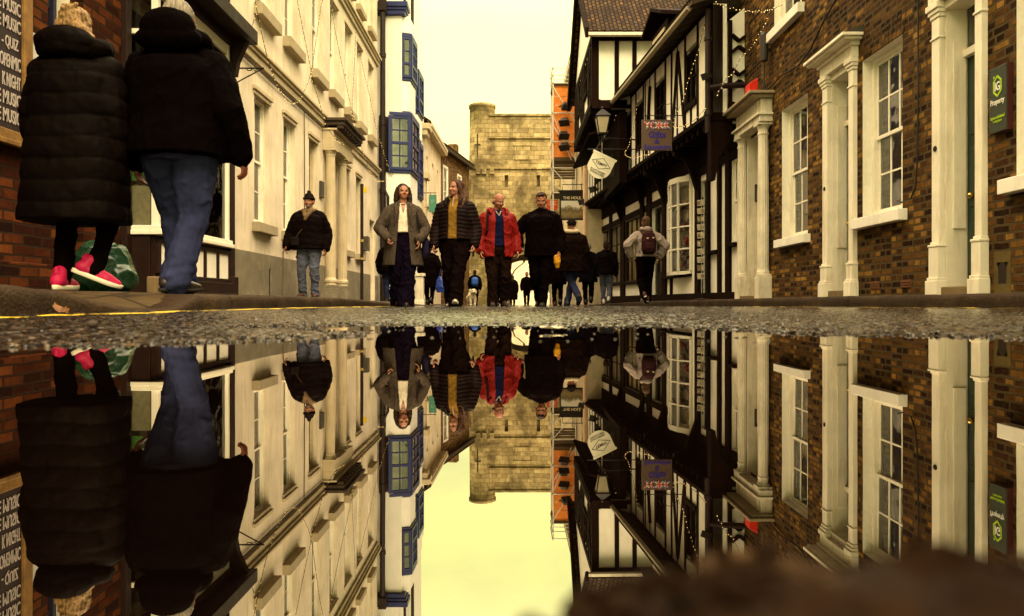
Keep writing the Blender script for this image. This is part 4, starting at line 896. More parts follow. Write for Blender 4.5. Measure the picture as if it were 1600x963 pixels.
t_.box(0, LJ, -.05, .2, Z1, Z1+.15); t_.box(0, LJ, .005, .029, Z2-.06, Z2+.02); t_.box(0, LJ, -.10, -.051, Z1+.03, Z1+.11)
x = .05; studs = []
while x < LJ-.05:
    wd = random.uniform(.07,.11)
    if not any(a-.1 < x+wd and x < b+.1 for a,b in wins): t_.prism([(x,Z1+.15),(x+wd,Z1+.15),(x+wd+random.uniform(-.03,.03),Z2-.06),(x+random.uniform(-.03,.03),Z2-.06)], .016, .0299); studs.append(x)
    x += random.uniform(.36,.46)
for a,b in wins:
    t_.box(a-.09,a,.012,.06,Z1+.15,Z2-.06); t_.box(b,b+.09,.012,.06,Z1+.15,Z2-.06); t_.box(a,b,-.01,.06,3.76,3.85)
    t_.box((a+b)/2-.03,(a+b)/2+.03,.0,.028,Z1+.15,3.76)
def brace(x0,z0,x1,z1,w_=.10): t_.bar((x0,.012,z0),(x1,.012,z1), .03, w_)
bx = J.px(1058); brace(bx,Z2-.2,bx+.42,Z1+.2); brace(bx-.02,Z2-.2,bx-.36,Z1+.2); bx = J.px(1010); brace(bx,Z1+.2,bx+.3,Z2-.3)
t_.build('timber_frame', BLACKWOOD, th, bevel=.008)
for a,b in wins:
    f = MB(); f.box(a,a+.05,.02,.08,3.85,4.85); f.box(b-.05,b,.02,.08,3.85,4.85); f.box((a+b)/2-.025,(a+b)/2+.025,.02,.08,3.85,4.85); f.box(a,b,.03,.07,4.33,4.37); f.box(a,b,.025,.08,3.85,3.90); f.box(a,b,.025,.08,4.80,4.85)
    wf = f.build('window', BLACKWOOD, th); g = MB(); g.quad((a,.06,3.85),(b,.06,3.85),(b,.06,4.85),(a,.06,4.85)); g.build('pane', GLASS, wf); backing(wf, 'room_interior', a, b, 3.8, 4.85, .24, ROOMDARK)
d = MB()      # jetty joist ends
for k in range(int(LJ/.30)): d.box(.1+k*.30,.19+k*.30,-.02,off-.05,Z1-.12,Z1-.003)
d.build('joist_ends', BLACKWOOD, th, bevel=.006)
f = MB(); f.box(0, LJ, .21, off+.3, Z1-.001, Z1+.1); f.build('jetty_soffit', BLACKWOOD, th)
# corner post and end wall towards the camera (elevation frame of its own)
f = MB(); f.box(LJ-.20, LJ, -.02, .22, .0+Z1, Z2); f.prism([(.0,3.25),(.0,2.2),(.08,2.2),(.16,2.6),(.5,3.1),(.55,3.25)], LJ-.2, LJ-.02, 'x'); f.build('corner_post', BLACKWOOD, th, bevel=.012)
# gutter and roof
f = MB(); f.prism([(-.50,5.12),(-.44,5.08),(-.40,5.13),(-.40,5.17),(-.50,5.17)], J.u(18.0), LJ+.15, 'x'); f.build('gutter', mat('lead_gutter', (.30,.25,.16), .6, .25, 5, .3, 30), th)
f = MB(); k = 0; x = J.u(18.0)
while x < LJ: f.prism([(-.46,5.14),(.0,5.30),(.0,5.37),(-.46,5.20)], x, x+.36, 'x'); x += .40
f.build('eaves_board', mat('eaves_boards', (.035,.020,.010), .7, .3, 4, .4, 30), th)
f = MB(); f.prism([(-.36,5.24),(.0,5.40),(3.4,7.6),(3.4,7.75),(-.40,5.36)], J.u(18.0), LJ+.1, 'x'); f.build('roof', TILE, th)
f = MB(); f.box(LJ-.25, LJ-.01, .35, 3.6, 3.2, 5.0); f.box(LJ-.25, LJ-.01, .75, 3.6, .0, 3.199); f.prism([(.3,5.0),(3.4,5.0),(3.4,7.5)], LJ-.25, LJ-.01, 'x'); f.build('end_wall', PANEL, th)
f = MB(); fx = LJ
f.box(fx-.003, fx+.05, .30, .36, Z1-.2, 5.0); f.box(fx-.003, fx+.05, .62, .70, 2.9, 5.6)
for z0, z1, a, b in ((3.85,4.15,.36,.62),(4.45,4.75,.36,.62),(3.4,3.55,.36,.62)):
    for s_ in (0,1):
        pts = [(a+(b-a)*q/8, (z0+z1)/2+(1 if s_ else -1)*(z1-z0)*(.16+.34*abs(q/8-.5)*2)) for q in range(9)]
        for p, q in zip(pts[:-1], pts[1:]): f.bar((fx+.02,p[0],p[1]),(fx+.02,q[0],q[1]), .05, .07, up=(1,0,0))
f.build('curved_brace', BLACKWOOD, th)
# dormer
dm = MB(); a, b = J.u(16.5), J.u(15.3)
dm.box(a, b, .15, 2.2, 5.3, 6.25); dmo = dm.build('dormer', BLACKWOOD, th, bevel=.01)
f = MB(); f.box(a+.15,b-.15,.12,.148,5.5,6.1); f.build('window', CREAM_TRIM, dmo)
f = MB(); f.prism([(a-.18,6.26),((a+b)/2,6.62),(b+.18,6.26),(b+.18,6.34),((a+b)/2,6.70),(a-.18,6.34)], -.05, 2.6); f.build('roof', BLACKWOOD, dmo)
# downpipe with its elbow
f = MB(); q = LJ+.09
f.tube([(q,-.10,5.15),(q,-.10,3.0)], .05, 10); f.tube([(q,-.10,3.78),(q+.03,.18,3.82),(q+.05,.55,3.84)], .05, 10)
for z in (4.6,3.95,3.3): f.lathe([(.05,z),(.066,z+.01),(.066,z+.07),(.05,z+.08)], (q,-.10,0), 10)
f.build('downpipe', PIPE, th)
# ground floor, set back under the jetty
gy = off
def gu(px): return G.px(px)*1.0
gw = [(gu(1143),gu(1153)),(gu(1116.5),gu(1124))]
f = MB(); LG = LJ+.05; f.wall(0, LG, -.3, Z1, [(gw[0][0],gw[0][1],1.14,2.62),(gw[1][0],gw[1][1],1.1,2.62),(gu(1051),gu(1080),.72,2.62),(gu(1094),gu(1106),.1,2.5),(gu(1042.5),gu(1048.5),.60,2.35),(gu(1018),gu(1036),.1,2.4),(gu(978),gu(1001),.62,2.4),(gu(940),gu(970),.62,2.4),(gu(909),gu(934),.45,2.5)], y=gy+.03, thick=.2, rdepth=.08); f.build('wall', PANEL, th)
f = MB()
for p0,p1 in ((1136,1142.5),(1123.5,1127),(1106.5,1109.5),(1088,1094.5),(1048.8,1050.4),(1036,1041.5),(1001.5,1006),(1012,1018),(970.5,976.5),(953,956),(934,939.5),(921,925)): f.box(gu(p0),gu(p1),gy-.03,gy+.029,.0,Z1)
f.box(0,LG,gy-.035,gy+.029,-.2,.24); f.box(gu(1094),gu(1152.8),gy-.02,gy+.028,2.62,2.78); f.box(0,gu(1048),gy-.02,gy+.028,2.4,2.56); f.box(0,LG,gy-.02,gy+.028,2.8,Z1)
f.box(gu(1142.5),gu(1153),gy-.07,gy+.028,1.05,1.12); f.box(gu(1109.5),gu(1123.5),gy-.06,gy+.028,.98,1.05); f.box(gu(1036),gu(1080.5),gy-.05,gy+.028,.60,.66); f.box(gu(940),gu(1001.5),gy-.05,gy+.028,.56,.62)
f.build('timber_frame', BLACKWOOD, th, bevel=.006)
for (a,b),z0 in zip(gw,(1.14,1.1)): sash(th, a, b, z0, 2.62, gy+.06, CREAMF, 2, 2, None, curtain=None, fw=.04)
wf0 = None
for a,b,z0,z1,c,r in ((gu(1042.5),gu(1048.5),.60,2.35,1,3),(gu(978),gu(1001),.62,2.4,3,3),(gu(940),gu(970),.62,2.4,4,3),(gu(909),gu(934),.45,2.5,3,2)):
    f = MB(); dark = a < gu(1030)
    f.box(a,a+.04,gy+.0,gy+.09,z0,z1); f.box(b-.04,b,gy,gy+.09,z0,z1); f.box(a+.04,b-.04,gy,gy+.09,z0,z0+.05); f.box(a+.04,b-.04,gy,gy+.09,z1-.05,z1)
    for k in range(1,c): xx = a+(b-a)*k/c; f.box(xx-.014,xx+.014,gy+.03,gy+.07,z0+.05,z1-.05)
    for k in range(1,r): zz = z0+(z1-z0)*k/r; f.box(a+.04,b-.04,gy+.032,gy+.068,zz-.014,zz+.014)
    wf = f.build('shop_window', DARKWOOD if dark else CREAMF, th); g = MB(); g.quad((a,gy+.05,z0),(b,gy+.05,z0),(b,gy+.05,z1),(a,gy+.05,z1)); g.build('pane', GLASS2, wf); backing(wf, 'room_interior', a-.1, b+.1, z0-.05, z1+.05, gy+.7, ROOMDARK)
# shop doors
for a,b in ((gu(1094),gu(1106)),(gu(1018),gu(1036))):
    f = MB(); f.box(a,a+.07,gy+.16,gy+.2,.1,2.4); f.box(b-.07,b,gy+.16,gy+.2,.1,2.4); f.box(a+.07,b-.07,gy+.16,gy+.2,.1,.8); f.box(a+.07,b-.07,gy+.16,gy+.2,2.3,2.4); dd = f.build('door', DARKWOOD, th)
    g = MB(); g.quad((a+.07,gy+.18,.8),(b-.07,gy+.18,.8),(b-.07,gy+.18,2.3),(a+.07,gy+.18,2.3)); g.build('pane', GLASS2, dd); backing(dd, 'room_interior', a, b, .0, 2.5, gy+.8, ROOMDARK)
    g = MB(); g.ball((a+.04,gy+.14,1.05), .025, 8, 6); g.build('handle', mat('brass', (.5,.33,.08)), dd)
# bow window of the gift shop
a, b = gu(1051), gu(1080); z0, z1 = .72, 2.62; pr = .22; n = 4; f = MB(); gl = MB()
arc = [(a+(b-a)*k/n, gy-pr*sin(pi*k/n)**.8) for k in range(n+1)]
f.prism(arc+[(b,gy+.02),(a,gy+.02)], z0-.07, z0, 'z'); f.prism([(p[0],p[1]-.03) for p in arc]+[(b,gy+.02),(a,gy+.02)], z1, z1+.12, 'z')
for k in range(n+1): f.bar((arc[k][0],arc[k][1],z0),(arc[k][0],arc[k][1],z1), .045, .045)
for k in range(n):
    p, q = arc[k], arc[k+1]
    for r in range(1,4): zz = z0+(z1-z0)*r/4; f.bar((*p,zz),(*q,zz), .03, .03)
    gl.quad((p[0],p[1]+.01,z0),(q[0],q[1]+.01,z0),(q[0],q[1]+.01,z1),(p[0],p[1]+.01,z1))
bw = f.build('bow_window', CREAMF, th, bevel=.004); gl.build('pane', GLASS2, bw); backing(bw, 'room_interior', a-.1, b+.1, z0-.05, z1, gy+.7, mat('gift_shop_room', (.05,.03,.015), .9, .5, 3))
GOODS = [mat('gift_red', (.42,.03,.02), .6, .3, 30), mat('gift_blue', (.04,.05,.22), .6, .3, 30), mat('gift_white', (.55,.50,.40), .6, .3, 30), mat('gift_gold', (.55,.36,.06), .6, .3, 30), mat('gift_brown', (.16,.08,.04), .8, .4, 20)]
for k in range(34):
    x = a+.06+random.random()*(b-a-.12); z = z0+.02+random.choice((0,.48,.95,1.42))+random.random()*.12; s_ = random.uniform(.05,.12); g = MB()
    if k % 3 == 0: g.ball((x,gy+.08+.1*random.random(),z+s_), (s_*.8,s_*.6,s_), 10, 7)
    elif k % 3 == 1: g.box(x-s_*.6,x+s_*.6,gy+.05,gy+.12,z,z+s_*1.7)
    else: g.lathe([(s_*.5,0),(s_*.55,s_*1.2),(s_*.4,s_*1.3)], (x,gy+.12,z), 10)
    g.build('gift', GOODS[k % 5], bw)
g = MB()
for k in range(1,4): g.box(a+.03,b-.03,gy+.0,gy+.35,z0+.475*k-.02,z0+.475*k)
g.build('display_shelf', OAK, bw)
for k,(fx_,fz,fs_) in enumerate(((.68,1.05,.13),(.70,1.62,.16),(.62,2.1,.11))):     # small union flags on the shelves
    x0_ = a+(b-a)*fx_; g = MB(); g.box(x0_-fs_,x0_+fs_,gy-.04,gy-.035,fz,fz+fs_*1.2); fl = g.build('flag', GOODS[1], bw)
    g = MB(); g.box(x0_-fs_,x0_+fs_,gy-.0425,gy-.0405,fz+fs_*.45,fz+fs_*.75); g.box(x0_-fs_*.17,x0_+fs_*.17,gy-.0435,gy-.0427,fz,fz+fs_*1.2); g.build('cross', GOODS[0], fl)
    g = MB(); g.bar((x0_-fs_,gy-.041,fz),(x0_+fs_,gy-.041,fz+fs_*1.2),.002,fs_*.12,up=(0,1,0)); g.bar((x0_-fs_,gy-.041,fz+fs_*1.2),(x0_+fs_,gy-.041,fz),.002,fs_*.12,up=(0,1,0)); g.build('saltire', GOODS[2], fl)
# jetty brackets
for p in (1091,1040,1008,973,937):
    g = MB(); x = gu(p); g.prism([(gy-.03,2.3),(gy-.03,Z1-.13),(-.02,Z1-.13),(-.02,Z1-.22),(gy-.28,2.95),(gy-.13,2.62)], x-.06, x+.06, 'x'); g.build('jetty_bracket', BLACKWOOD, th, bevel=.008)
# postcard rack
W3 = lambda px, out: (lambda Y: V((5.10-out-.09*Y, Y, 0)))((5.10-out)/((px-800)/1100+.09))
pr_ = empty('postcard_rack', W3(1098, .16)+V((0,0,.10)), R(-50), 'tall rack of postcards standing by the gift shop door', 'postcard rack')
f = MB(); f.tube([(0,0,0),(0,0,2.0)], .014, 8); f.lathe([(.16,0),(.16,.02),(.02,.04)], n=14)
for k in range(10): f.box(-.09,.09,-.045,-.035,.40+k*.158,.405+k*.158); f.box(-.09,.09,.035,.045,.40+k*.158,.405+k*.158)
f.build('stand', IRON, pr_)
pm = []
for nm, c in (('a',(.48,.43,.30)),('b',(.30,.27,.20)),('c',(.52,.46,.34)),('d',(.22,.16,.09))): pm.append(mat('postcard_'+nm, c, .5, .7, 35))
for k in range(10):
    for i in range(2):
        g = MB(); x = -.082+i*.085; g.box(x,x+.078,-.055,-.050,0,.115); g.v = [(X_, Y_ - Z_*.12, .405+k*.158+Z_) for X_,Y_,Z_ in g.v]; g.build('postcard', pm[(k*3+i*2+k//3) % 4], pr_)
        g = MB(); g.box(x+.01,x+.068,-.0575,-.0555,.02,.09); g.v = [(X_, Y_ - Z_*.12, .405+k*.158+Z_) for X_,Y_,Z_ in g.v]; g.build('postcard_picture', pm[(k+i+2) % 4], pr_)

# tall jettied gable rising behind the low eaves
gh = empty('gabled_timber_house', (2.03, 22.8, 0), RIGHT, 'tall timber framed gable with a tiled roof, jettied above the lower range', 'house')
LG2 = 22.8-17.9
f = MB(); f.wall(0, LG2, 5.22, 6.85, [(1.2,2.0,5.75,6.7),(3.0,3.9,5.75,6.7)], y=.03, thick=.2, rdepth=.06); f.prism([(0,6.851),(LG2,6.851),(LG2/2,9.1)], .03, .2); f.build('wall', PANEL, gh)
f = MB(); f.box(LG2-.2, LG2-.02, .201, 4.2, 5.02, 6.85); f.build('side_wall', PANEL, gh)
f = MB()
for x in (.0,.45,.8,1.08,2.03,2.4,2.75,3.92,4.3,LG2-.13): f.box(x,x+.12,-.01,.029,5.22,6.85)
f.box(0,LG2,-.04,.2,5.05,5.21); f.box(0,LG2,-.012,.028,6.75,6.9); f.bar((2.2,-.005,5.3),(1.2,-.005,6.7),.04,.1); f.bar((4.05,-.005,5.3),(4.7,-.005,6.6),.04,.1); f.bar((.1,-.005,6.6),(.75,-.005,5.3),.04,.1)
for y in (.0,.58,1.03,1.6,2.3,3.0,3.7): f.box(LG2-.019,LG2+.015,y,y+(.18 if y == 0 else .11),4.98,6.85)
f.box(LG2-.019,LG2+.025,.18,4.2,4.98,5.08); f.box(LG2-.019,LG2+.022,.18,4.2,6.70,6.84)
f.build('timber_frame', BLACKWOOD, gh, bevel=.006)
f = MB()
for k in range(16): f.box(.05+k*.305,.17+k*.305,-.03,.5,4.90,5.049)
f.build('joist_ends', BLACKWOOD, gh); f = MB(); f.box(0,LG2,.0,.9,5.05,5.2); f.build('jetty_soffit', BLACKWOOD, gh)
for a,b in ((1.2,2.0),(3.0,3.9)):
    f = MB(); f.box(a,a+.05,.0,.08,5.75,6.7); f.box(b-.05,b,.0,.08,5.75,6.7); f.box((a+b)/2-.02,(a+b)/2+.02,.0,.08,5.75,6.7); f.box(a,b,.001,.07,6.2,6.24); f.box(a-.05,b+.05,-.04,.08,5.69,5.75)
    wf = f.build('window', BLACKWOOD, gh); g = MB(); g.quad((a,.05,5.75),(b,.05,5.75),(b,.05,6.7),(a,.05,6.7)); g.build('pane', GLASS, wf); backing(wf, 'room_interior', a, b, 5.7, 6.7, .19, ROOMDARK)
f = MB(); f.prism([(-.55,6.55),(LG2/2,9.3),(LG2+.28,6.74),(LG2+.28,6.86),(LG2/2,9.46),(-.55,6.70)], -.12, 6.5); f.build('roof', TILE, gh)
rfm = gh.children[-1]
uv = rfm.data.uv_layers[0].data                                     # courses run along the eaves
for pl in rfm.data.polygons:
    for li in pl.loop_indices:
        p = rfm.data.vertices[rfm.data.loops[li].vertex_index].co; uv[li].uv = (p.y, p.x*1.45)
f = MB(); f.prism([(-.62,6.40),(LG2/2,9.22),(LG2/2,9.52),(-.62,6.72)], -.20, -.121); f.prism([(LG2+.33,6.66),(LG2+.33,6.92),(LG2/2,9.52),(LG2/2,9.22)], -.20, -.121); f.build('bargeboard', BLACKWOOD, gh)
f = MB(); f.box(LG2+.22,LG2+.34,-.12,5.0,6.72,6.80); f.build('gutter', WHITE_OLD, gh, bevel=.01)
f = MB(); f.prism([(-.05,4.30),(.35,4.42),(.35,4.47),(-.1,4.34)], .4, LG2+.05, 'x'); f.build('pentice', BLACKWOOD, gh)
f = MB(); f.box(.2, LG2, .7, .9, 3.1, 4.9)
f.build('lower_wall', BLACKWOOD, gh)

# ------------------------------------------------------------------ hanging signs and lantern
def plane_root(name, label, cat, loc, group=None): return empty(name, loc, 0, label, cat, group)
ys = plane_root('hanging_sign', 'square brown hanging sign with patriotic coloured YORK letters above blue Gifts and Souvenirs', 'sign', (2.58, 14.0, 3.07))
f = MB(); f.box(0,.60,-.02,.02,0,.61); f.build('board', mat('brown_board', (.105,.062,.042), .5, .15, 4, .2, 40), ys, bevel=.004)
def flagletters():
    t = NT('flag_letters'); tc = t.n('ShaderNodeTexCoord').outputs['Object']; s_ = t.n('ShaderNodeSeparateXYZ'); t.l(tc, s_.inputs[0])
    xx = t.math('FRACT', t.math('MULTIPLY', s_.outputs['X'], 7.3)); dx = t.math('ABSOLUTE', t.math('SUBTRACT', xx, .5)); dz = t.math('ABSOLUTE', t.math('SUBTRACT', s_.outputs['Z'], .5))
    dg = t.math('ABSOLUTE', t.math('SUBTRACT', dx, t.math('MULTIPLY', dz, 9)))
    c1 = t.mix(t.math('LESS_THAN', dg, .10), (.04,.05,.30), (.70,.62,.55)); c2 = t.mix(t.math('LESS_THAN', t.math('MINIMUM', dx, t.math('MULTIPLY', dz, 7)), .17), c1, (.70,.62,.55)); c3 = t.mix(t.math('LESS_THAN', t.math('MINIMUM', dx, t.math('MULTIPLY', dz, 7)), .10), c2, (.58,.03,.03))
    t.pbr(c3, .5); return t.m
FLG = flagletters(); INDIGO = mat('indigo_letter', (.035,.02,.24), .5)
for s, z, w_, h_, m in (('YORK',.50,.54,.155,FLG),('Gifts',.315,.34,.13,INDIGO),('&',.185,.10,.10,INDIGO),('Souvenirs',.07,.52,.10,INDIGO)):
    t = text_mb(s, w_, h_, .008, .045 if s == 'YORK' else .03); put(t, .30, -.025, z); t.build('lettering', m, ys)
f = MB(); f.tube([(.03,0,.70),(.98,0,.70)], .009, 6); f.tube([(.1,0,.61),(.1,0,.70)], .006, 5); f.tube([(.5,0,.61),(.5,0,.70)], .006, 5)
f.tube([(.56+.13*cos(a),0,.80+.13*sin(a)) for a in np.linspace(0,2*pi,25)], .006, 5); f.build('bracket', IRON, ys)
ts = plane_root('hanging_sign', 'tilted cream hanging sign with rounded lower corners and TEMPT in a diamond', 'sign', (2.12, 17.0, 3.33))
w_, h_ = .58, .58; pts = [(-w_/2,h_/2),(w_/2,h_/2)]
pts += [(w_/2*cos(a)*(1 if 1 else 1), -h_/2+.26+(.26)*sin(a)) for a in np.linspace(0,-pi,15)]
f = MB(); f.prism(pts[::-1], -.015, .015); rot2(f, -R(26)); f.build('board', mat('cream_board', (.66,.62,.47), .5, .08, 3), ts)
f = MB(); f.box(-w_/2-.02,w_/2+.02,-.022,.022,h_/2-.03,h_/2+.02); rot2(f, -R(26)); f.build('top_rail', mat('cream_board', 0), ts)
INK = mat('ink', (.04,.03,.025), .5)
f = MB(); D = [(-.24,.02),(0,.165),(.24,.02),(0,-.115)]
for k in range(4): p, q = D[k], D[(k+1) % 4]; f.bar((p[0],-.018,p[1]+.05),(q[0],-.018,q[1]+.05), .006, .010)
rot2(f, -R(26)); f.build('diamond', INK, ts)
for s, z, ww, hh in (('TEMPT',.07,.30,.068),('PLANT-BASED',-.12,.37,.043),('CHOCOLATERIE',-.178,.37,.043)):
    t = text_mb(s, ww, hh, .006, .01); put(t, 0, -.019, z); rot2(t, -R(26)); t.build('lettering', INK, ts)
f = MB(); f.tube([(-.30,0,.42),(.95,0,.42)], .012, 6); f.tube([(-.26,0,.42),(-.17,0,.34)], .006, 5); f.tube([(.3,0,.42),(.28,0,.15)], .006, 5); f.build('bracket', IRON, ts)
lt = empty('wall_lantern', (2.22, 17.3, 4.10), 0, 'old street lantern with frosted tapering panes on an iron bracket under the gable', 'lantern')
f = MB(); n = 4
def ring(r, z): return [(r*cos(pi/4+k*pi/2), r*sin(pi/4+k*pi/2), z) for k in range(4)]
lo, hi = ring(.13,.10), ring(.23,.50)
g = MB()
for k in range(4):
    g.quad(lo[k], lo[(k+1) % 4], hi[(k+1) % 4], hi[k]); f.bar(lo[k], hi[k], .022, .022); f.bar(lo[k], lo[(k+1) % 4], .022, .022); f.bar(hi[k], hi[(k+1) % 4], .026, .026)
f.build('frame', IRON, lt); g.build('glass_panes', mat('frosted_pane', (.36,.31,.20), .35, .12, 6, .1, 40), lt)
f = MB(); f.add(ring(.27,.51)+ring(.11,.64)+ring(.10,.645)+ring(.03,.70), [(0,1,5,4),(1,2,6,5),(2,3,7,6),(3,0,4,7),(8,9,13,12),(9,10,14,13),(10,11,15,14),(11,8,12,15),(12,13,14,15),(3,2,1,0)]); f.ball((0,0,.73),.035); f.build('lantern_roof', IRON, lt)
f = MB(); f.tube([(0,0,.10),(0,0,-.12)], .022, 8); f.tube([(0,0,-.02),(.45,.03,-.02),(1.0,.2,-.02)], .018, 6); f.tube([(.02,0,.06),(-.1,0,.0),(-.06,0,-.08),(.06,0,-.06),(.2,0,.02),(.26,0,-.06)], .010, 6); f.build('bracket', IRON, lt)
def jet(px, out, z): 
    Y = (4.61-out)/((px-800)/1100+.09); return (4.61-out-.09*Y, Y, z)
for px, z, nm in ((961.5,3.55,'nearest to the leaning cream sign'),(927.5,3.55,'on the ledge left of the leaning cream sign'),(910,3.42,'farthest along the jetty'),(1104,3.98,'by the corner downpipe')):
    floodlight(jet(px,.14,z), R(-60), R(25), 'black floodlight on the timber jetty, '+nm, .55 if px > 1000 else .9, 'floodlights along the timber jetty')
# small cameras under the jetty
for px, z, nm in ((1016,3.07,'under the jetty joists'),): 
    b = MB(); b.ball((0,0,0), .05, 12, 8); b.tube([(0,0,.03),(0,0,.12)], .03, 8); tag(b.build('security_camera', mat('camera_grey', (.25,.2,.15), .4), None, smooth=True, loc=jet(px,-.15,z)), 'small round security camera under the timber jetty above the backpack walker', 'camera')

# ------------------------------------------------------------------ brown brick house, right (elevation x = 12.4 - Y)
HB = brick_mat('handmade_brick', [(.0,(.016,.0065,.0028)),(.28,(.044,.018,.006)),(.52,(.098,.042,.011)),(.76,(.18,.085,.018)),(1,(.32,.165,.032))], (.070,.047,.020), .20, .057, .013, stain=.55, bumpd=.025)
bh = empty('brick_house', (4.1, 12.4, 0), RIGHT, 'old brown brick house with white sash windows and white door surrounds', 'house')
v = lambda Y: 12.4-Y
LH = v(1.5)
wh = [(v(10.69),v(9.76),1.0,2.96,.165),(v(8.23),v(7.39),1.03,2.87,.165),(v(5.72),v(4.75),1.06,2.9,.165)]
uh = [(v(11.0),v(9.96),4.27,6.0,.14),(v(7.9),v(6.9),4.27,6.0,.14),(v(5.3),v(4.3),4.27,6.0,.14)]
dh = [(v(12.08),v(11.32),.1,2.85,.4),(v(9.03),v(8.46),.1,2.9,.26),(v(6.66),v(6.15),.1,2.86,.26)]
w = MB(); rv = MB(); w.wall(-.2, LH, -.2, 7.6, wh+uh+dh, rev=rv, rdepth=.16, thick=.4); w.build('wall', HB, bh)
PREV = mat('painted_brick_reveal', (.82,.78,.66), .6, .1, 6, .9, 16, dirt=.25, dirtc=(.45,.36,.2), bd=.012)
for h_ in wh+uh+dh: rv = MB(); MB.wall(MB(), 0, LH, -.2, 7.6, [h_], rev=rv); rv.build('painted_reveal', PREV, bh)
for a,b,z0,z1,d in wh: sash(bh, a, b, z0, z1, d-.03, CREAMF, 3, 2, (.09,.10,.12,0), WHITE, fw=.05, curtain=BLIND, cw=.47)
for a,b,z0,z1,d in uh: sash(bh, a, b, z0, z1, d-.03, CREAMF, 3, 2, (.09,.10,.14,0), WHITE, fw=.05, curtain=BLIND)
for a,b,z0,z1,d in wh:                                               # soldier-course arches over the windows
    lm = MB(); n = int((b-a+.2)/.075)
    for k in range(n): x = a-.1+k*.075; s_ = (k-n/2)/n*.12; lm.prism([(x,z1+.005),(x+.066,z1+.005),(x+.066+s_*.9,z1+.235),(x+s_*.9,z1+.235)], -.006, -.001)
    lm.build('window_arch', HB, bh)
# door surrounds
def pilaster(mb, x0, x1, d, zb, zp, zc, zt):
    mb.box(x0-.035,x1+.03,-d-.045,-.001,-.1,zb); mb.box(x0-.025,x1+.022,-d-.034,-.001,zb,zb+.03); mb.box(x0-.016,x1+.014,-d-.022,-.001,zb+.03,zp); mb.box(x0-.022,x1+.02,-d-.028,-.001,zp,zp+.025); mb.box(x0-.008,x1+.008,-d-.010,-.001,zp+.025,zp+.05)
    mb.box(x0,x1,-d,-.001,zp+.05,zc); mb.box(x0-.012,x1+.010,-d-.012,-.001,zc-.20,zc-.18); mb.box(x0-.010,x1+.010,-d-.012,-.001,zc,zc+.04); mb.box(x0-.022,x1+.02,-d-.026,-.001,zc+.04,zc+.08); mb.box(x0-.036,x1+.03,-d-.042,-.001,zc+.08,zt)
DOORW = mat('door_surround_paint', (.78,.72,.58), .5, .14, 3, .3, 50, dirt=.6, dirtc=(.36,.25,.11), streak=True)
def doorcase(xa0,xa1,xb0,xb1,d,zc,ztop,zdoor,hood,door_y,zb=.24,zp=.62, full=False):
    """two pilasters, entablature and hood, panelled lining, door and fanlight"""
    r = bh
    for x0,x1 in ((xa0,xa1),(xb0,xb1)):
        m = MB(); pilaster(m, x0, x1, d, zb, zp, zc, zc+.14); m.build('pilaster', DOORW, r, bevel=.006)
    m = MB(); m.box(xa0-.03,xb1+.03,-d-.02,-.001,zc+.141,ztop); m.box(xa0-.06,xb1+.06,-d-.05,-.001,ztop-.05,ztop); m.build('entablature', DOORW, r, bevel=.006)
    m = MB(); m.box(xa0-hood,xb1+hood,-d-.15,-.001,ztop,ztop+.03); m.box(xa0-hood-.03,xb1+hood+.03,-d-.19,-.001,ztop+.03,ztop+.07); m.build('hood', DOORW, r, bevel=.008)
    m = MB(); m.prism([(-d-.17,ztop+.071),(-.001,ztop+.071),(-.001,ztop+.16)], xa0-hood-.03, xb1+hood+.03, 'x'); m.build('lead_flashing', mat('lead', (.06,.05,.035), .6), r)
    m = MB(); m.box(xa1-.06,xa1+.012,-.001,door_y,.1,zc+.14); m.box(xb0-.012,xb0+.06,-.001,door_y,.1,zc+.14); m.box(xa1+.012,xb0-.012,-d*.3,door_y,zc+.06,zc+.139); m.box(xa1+.012,xa1+.03,.06,door_y-.02,.75,zc-.25)
    m.box(xa1+.0125,xb0-.0125,door_y-.05,door_y+.04,zdoor,zdoor+.07); m.build('door_lining', DOORW, r, bevel=.004)
    m = MB(); a, b = xa1+.013, xb0-.013; m.box(a,b,door_y,door_y+.045,.22,zdoor)
    for z0,z1 in ((.35,.8),(.95,1.5),(1.62,zdoor-.15)):
        for s_ in (0,1): x = a+.05+s_*(b-a-.05)/2; m.box(x,x+(b-a-.15)/2,door_y-.012,door_y,z0,z1)
    dr = m.build('door', GREENDOOR, r, bevel=.006); m = MB(); m.ball((a+.09,door_y-.03,1.05), .03); m.build('handle', mat('brass', 0), dr)
    m = MB(); m.box(a,b,door_y+.005,door_y+.02,zdoor+.071,zc+.06); m.build('fanlight', GLASS, r); backing(r, 'room_interior', a, b, .2, zc+.1, door_y+.06, ROOMDARK)
    m = MB(); m.box(a,b,-d,door_y,.0,.2); m.build('doorstep', mat('step_stone', 0), r, bevel=.01)
    m = MB(); m.lathe([(.028,0),(.028,.006),(.018,.010)], n=14); bl = m.build('doorbell', IRON, r, M4=M.Translation(((xa0+xa1)/2, -d-.001, 1.52))@M.Rotation(R(90),4,'X'))
doorcase(v(9.17),v(9.03),v(8.46),v(8.35), .06, 2.82, 3.14, 2.3, .12, .20, .30, .50)
doorcase(v(6.78),v(6.66),v(6.15),v(6.06), .06, 2.76, 3.35, 2.36, .22, .20, .26, .58)
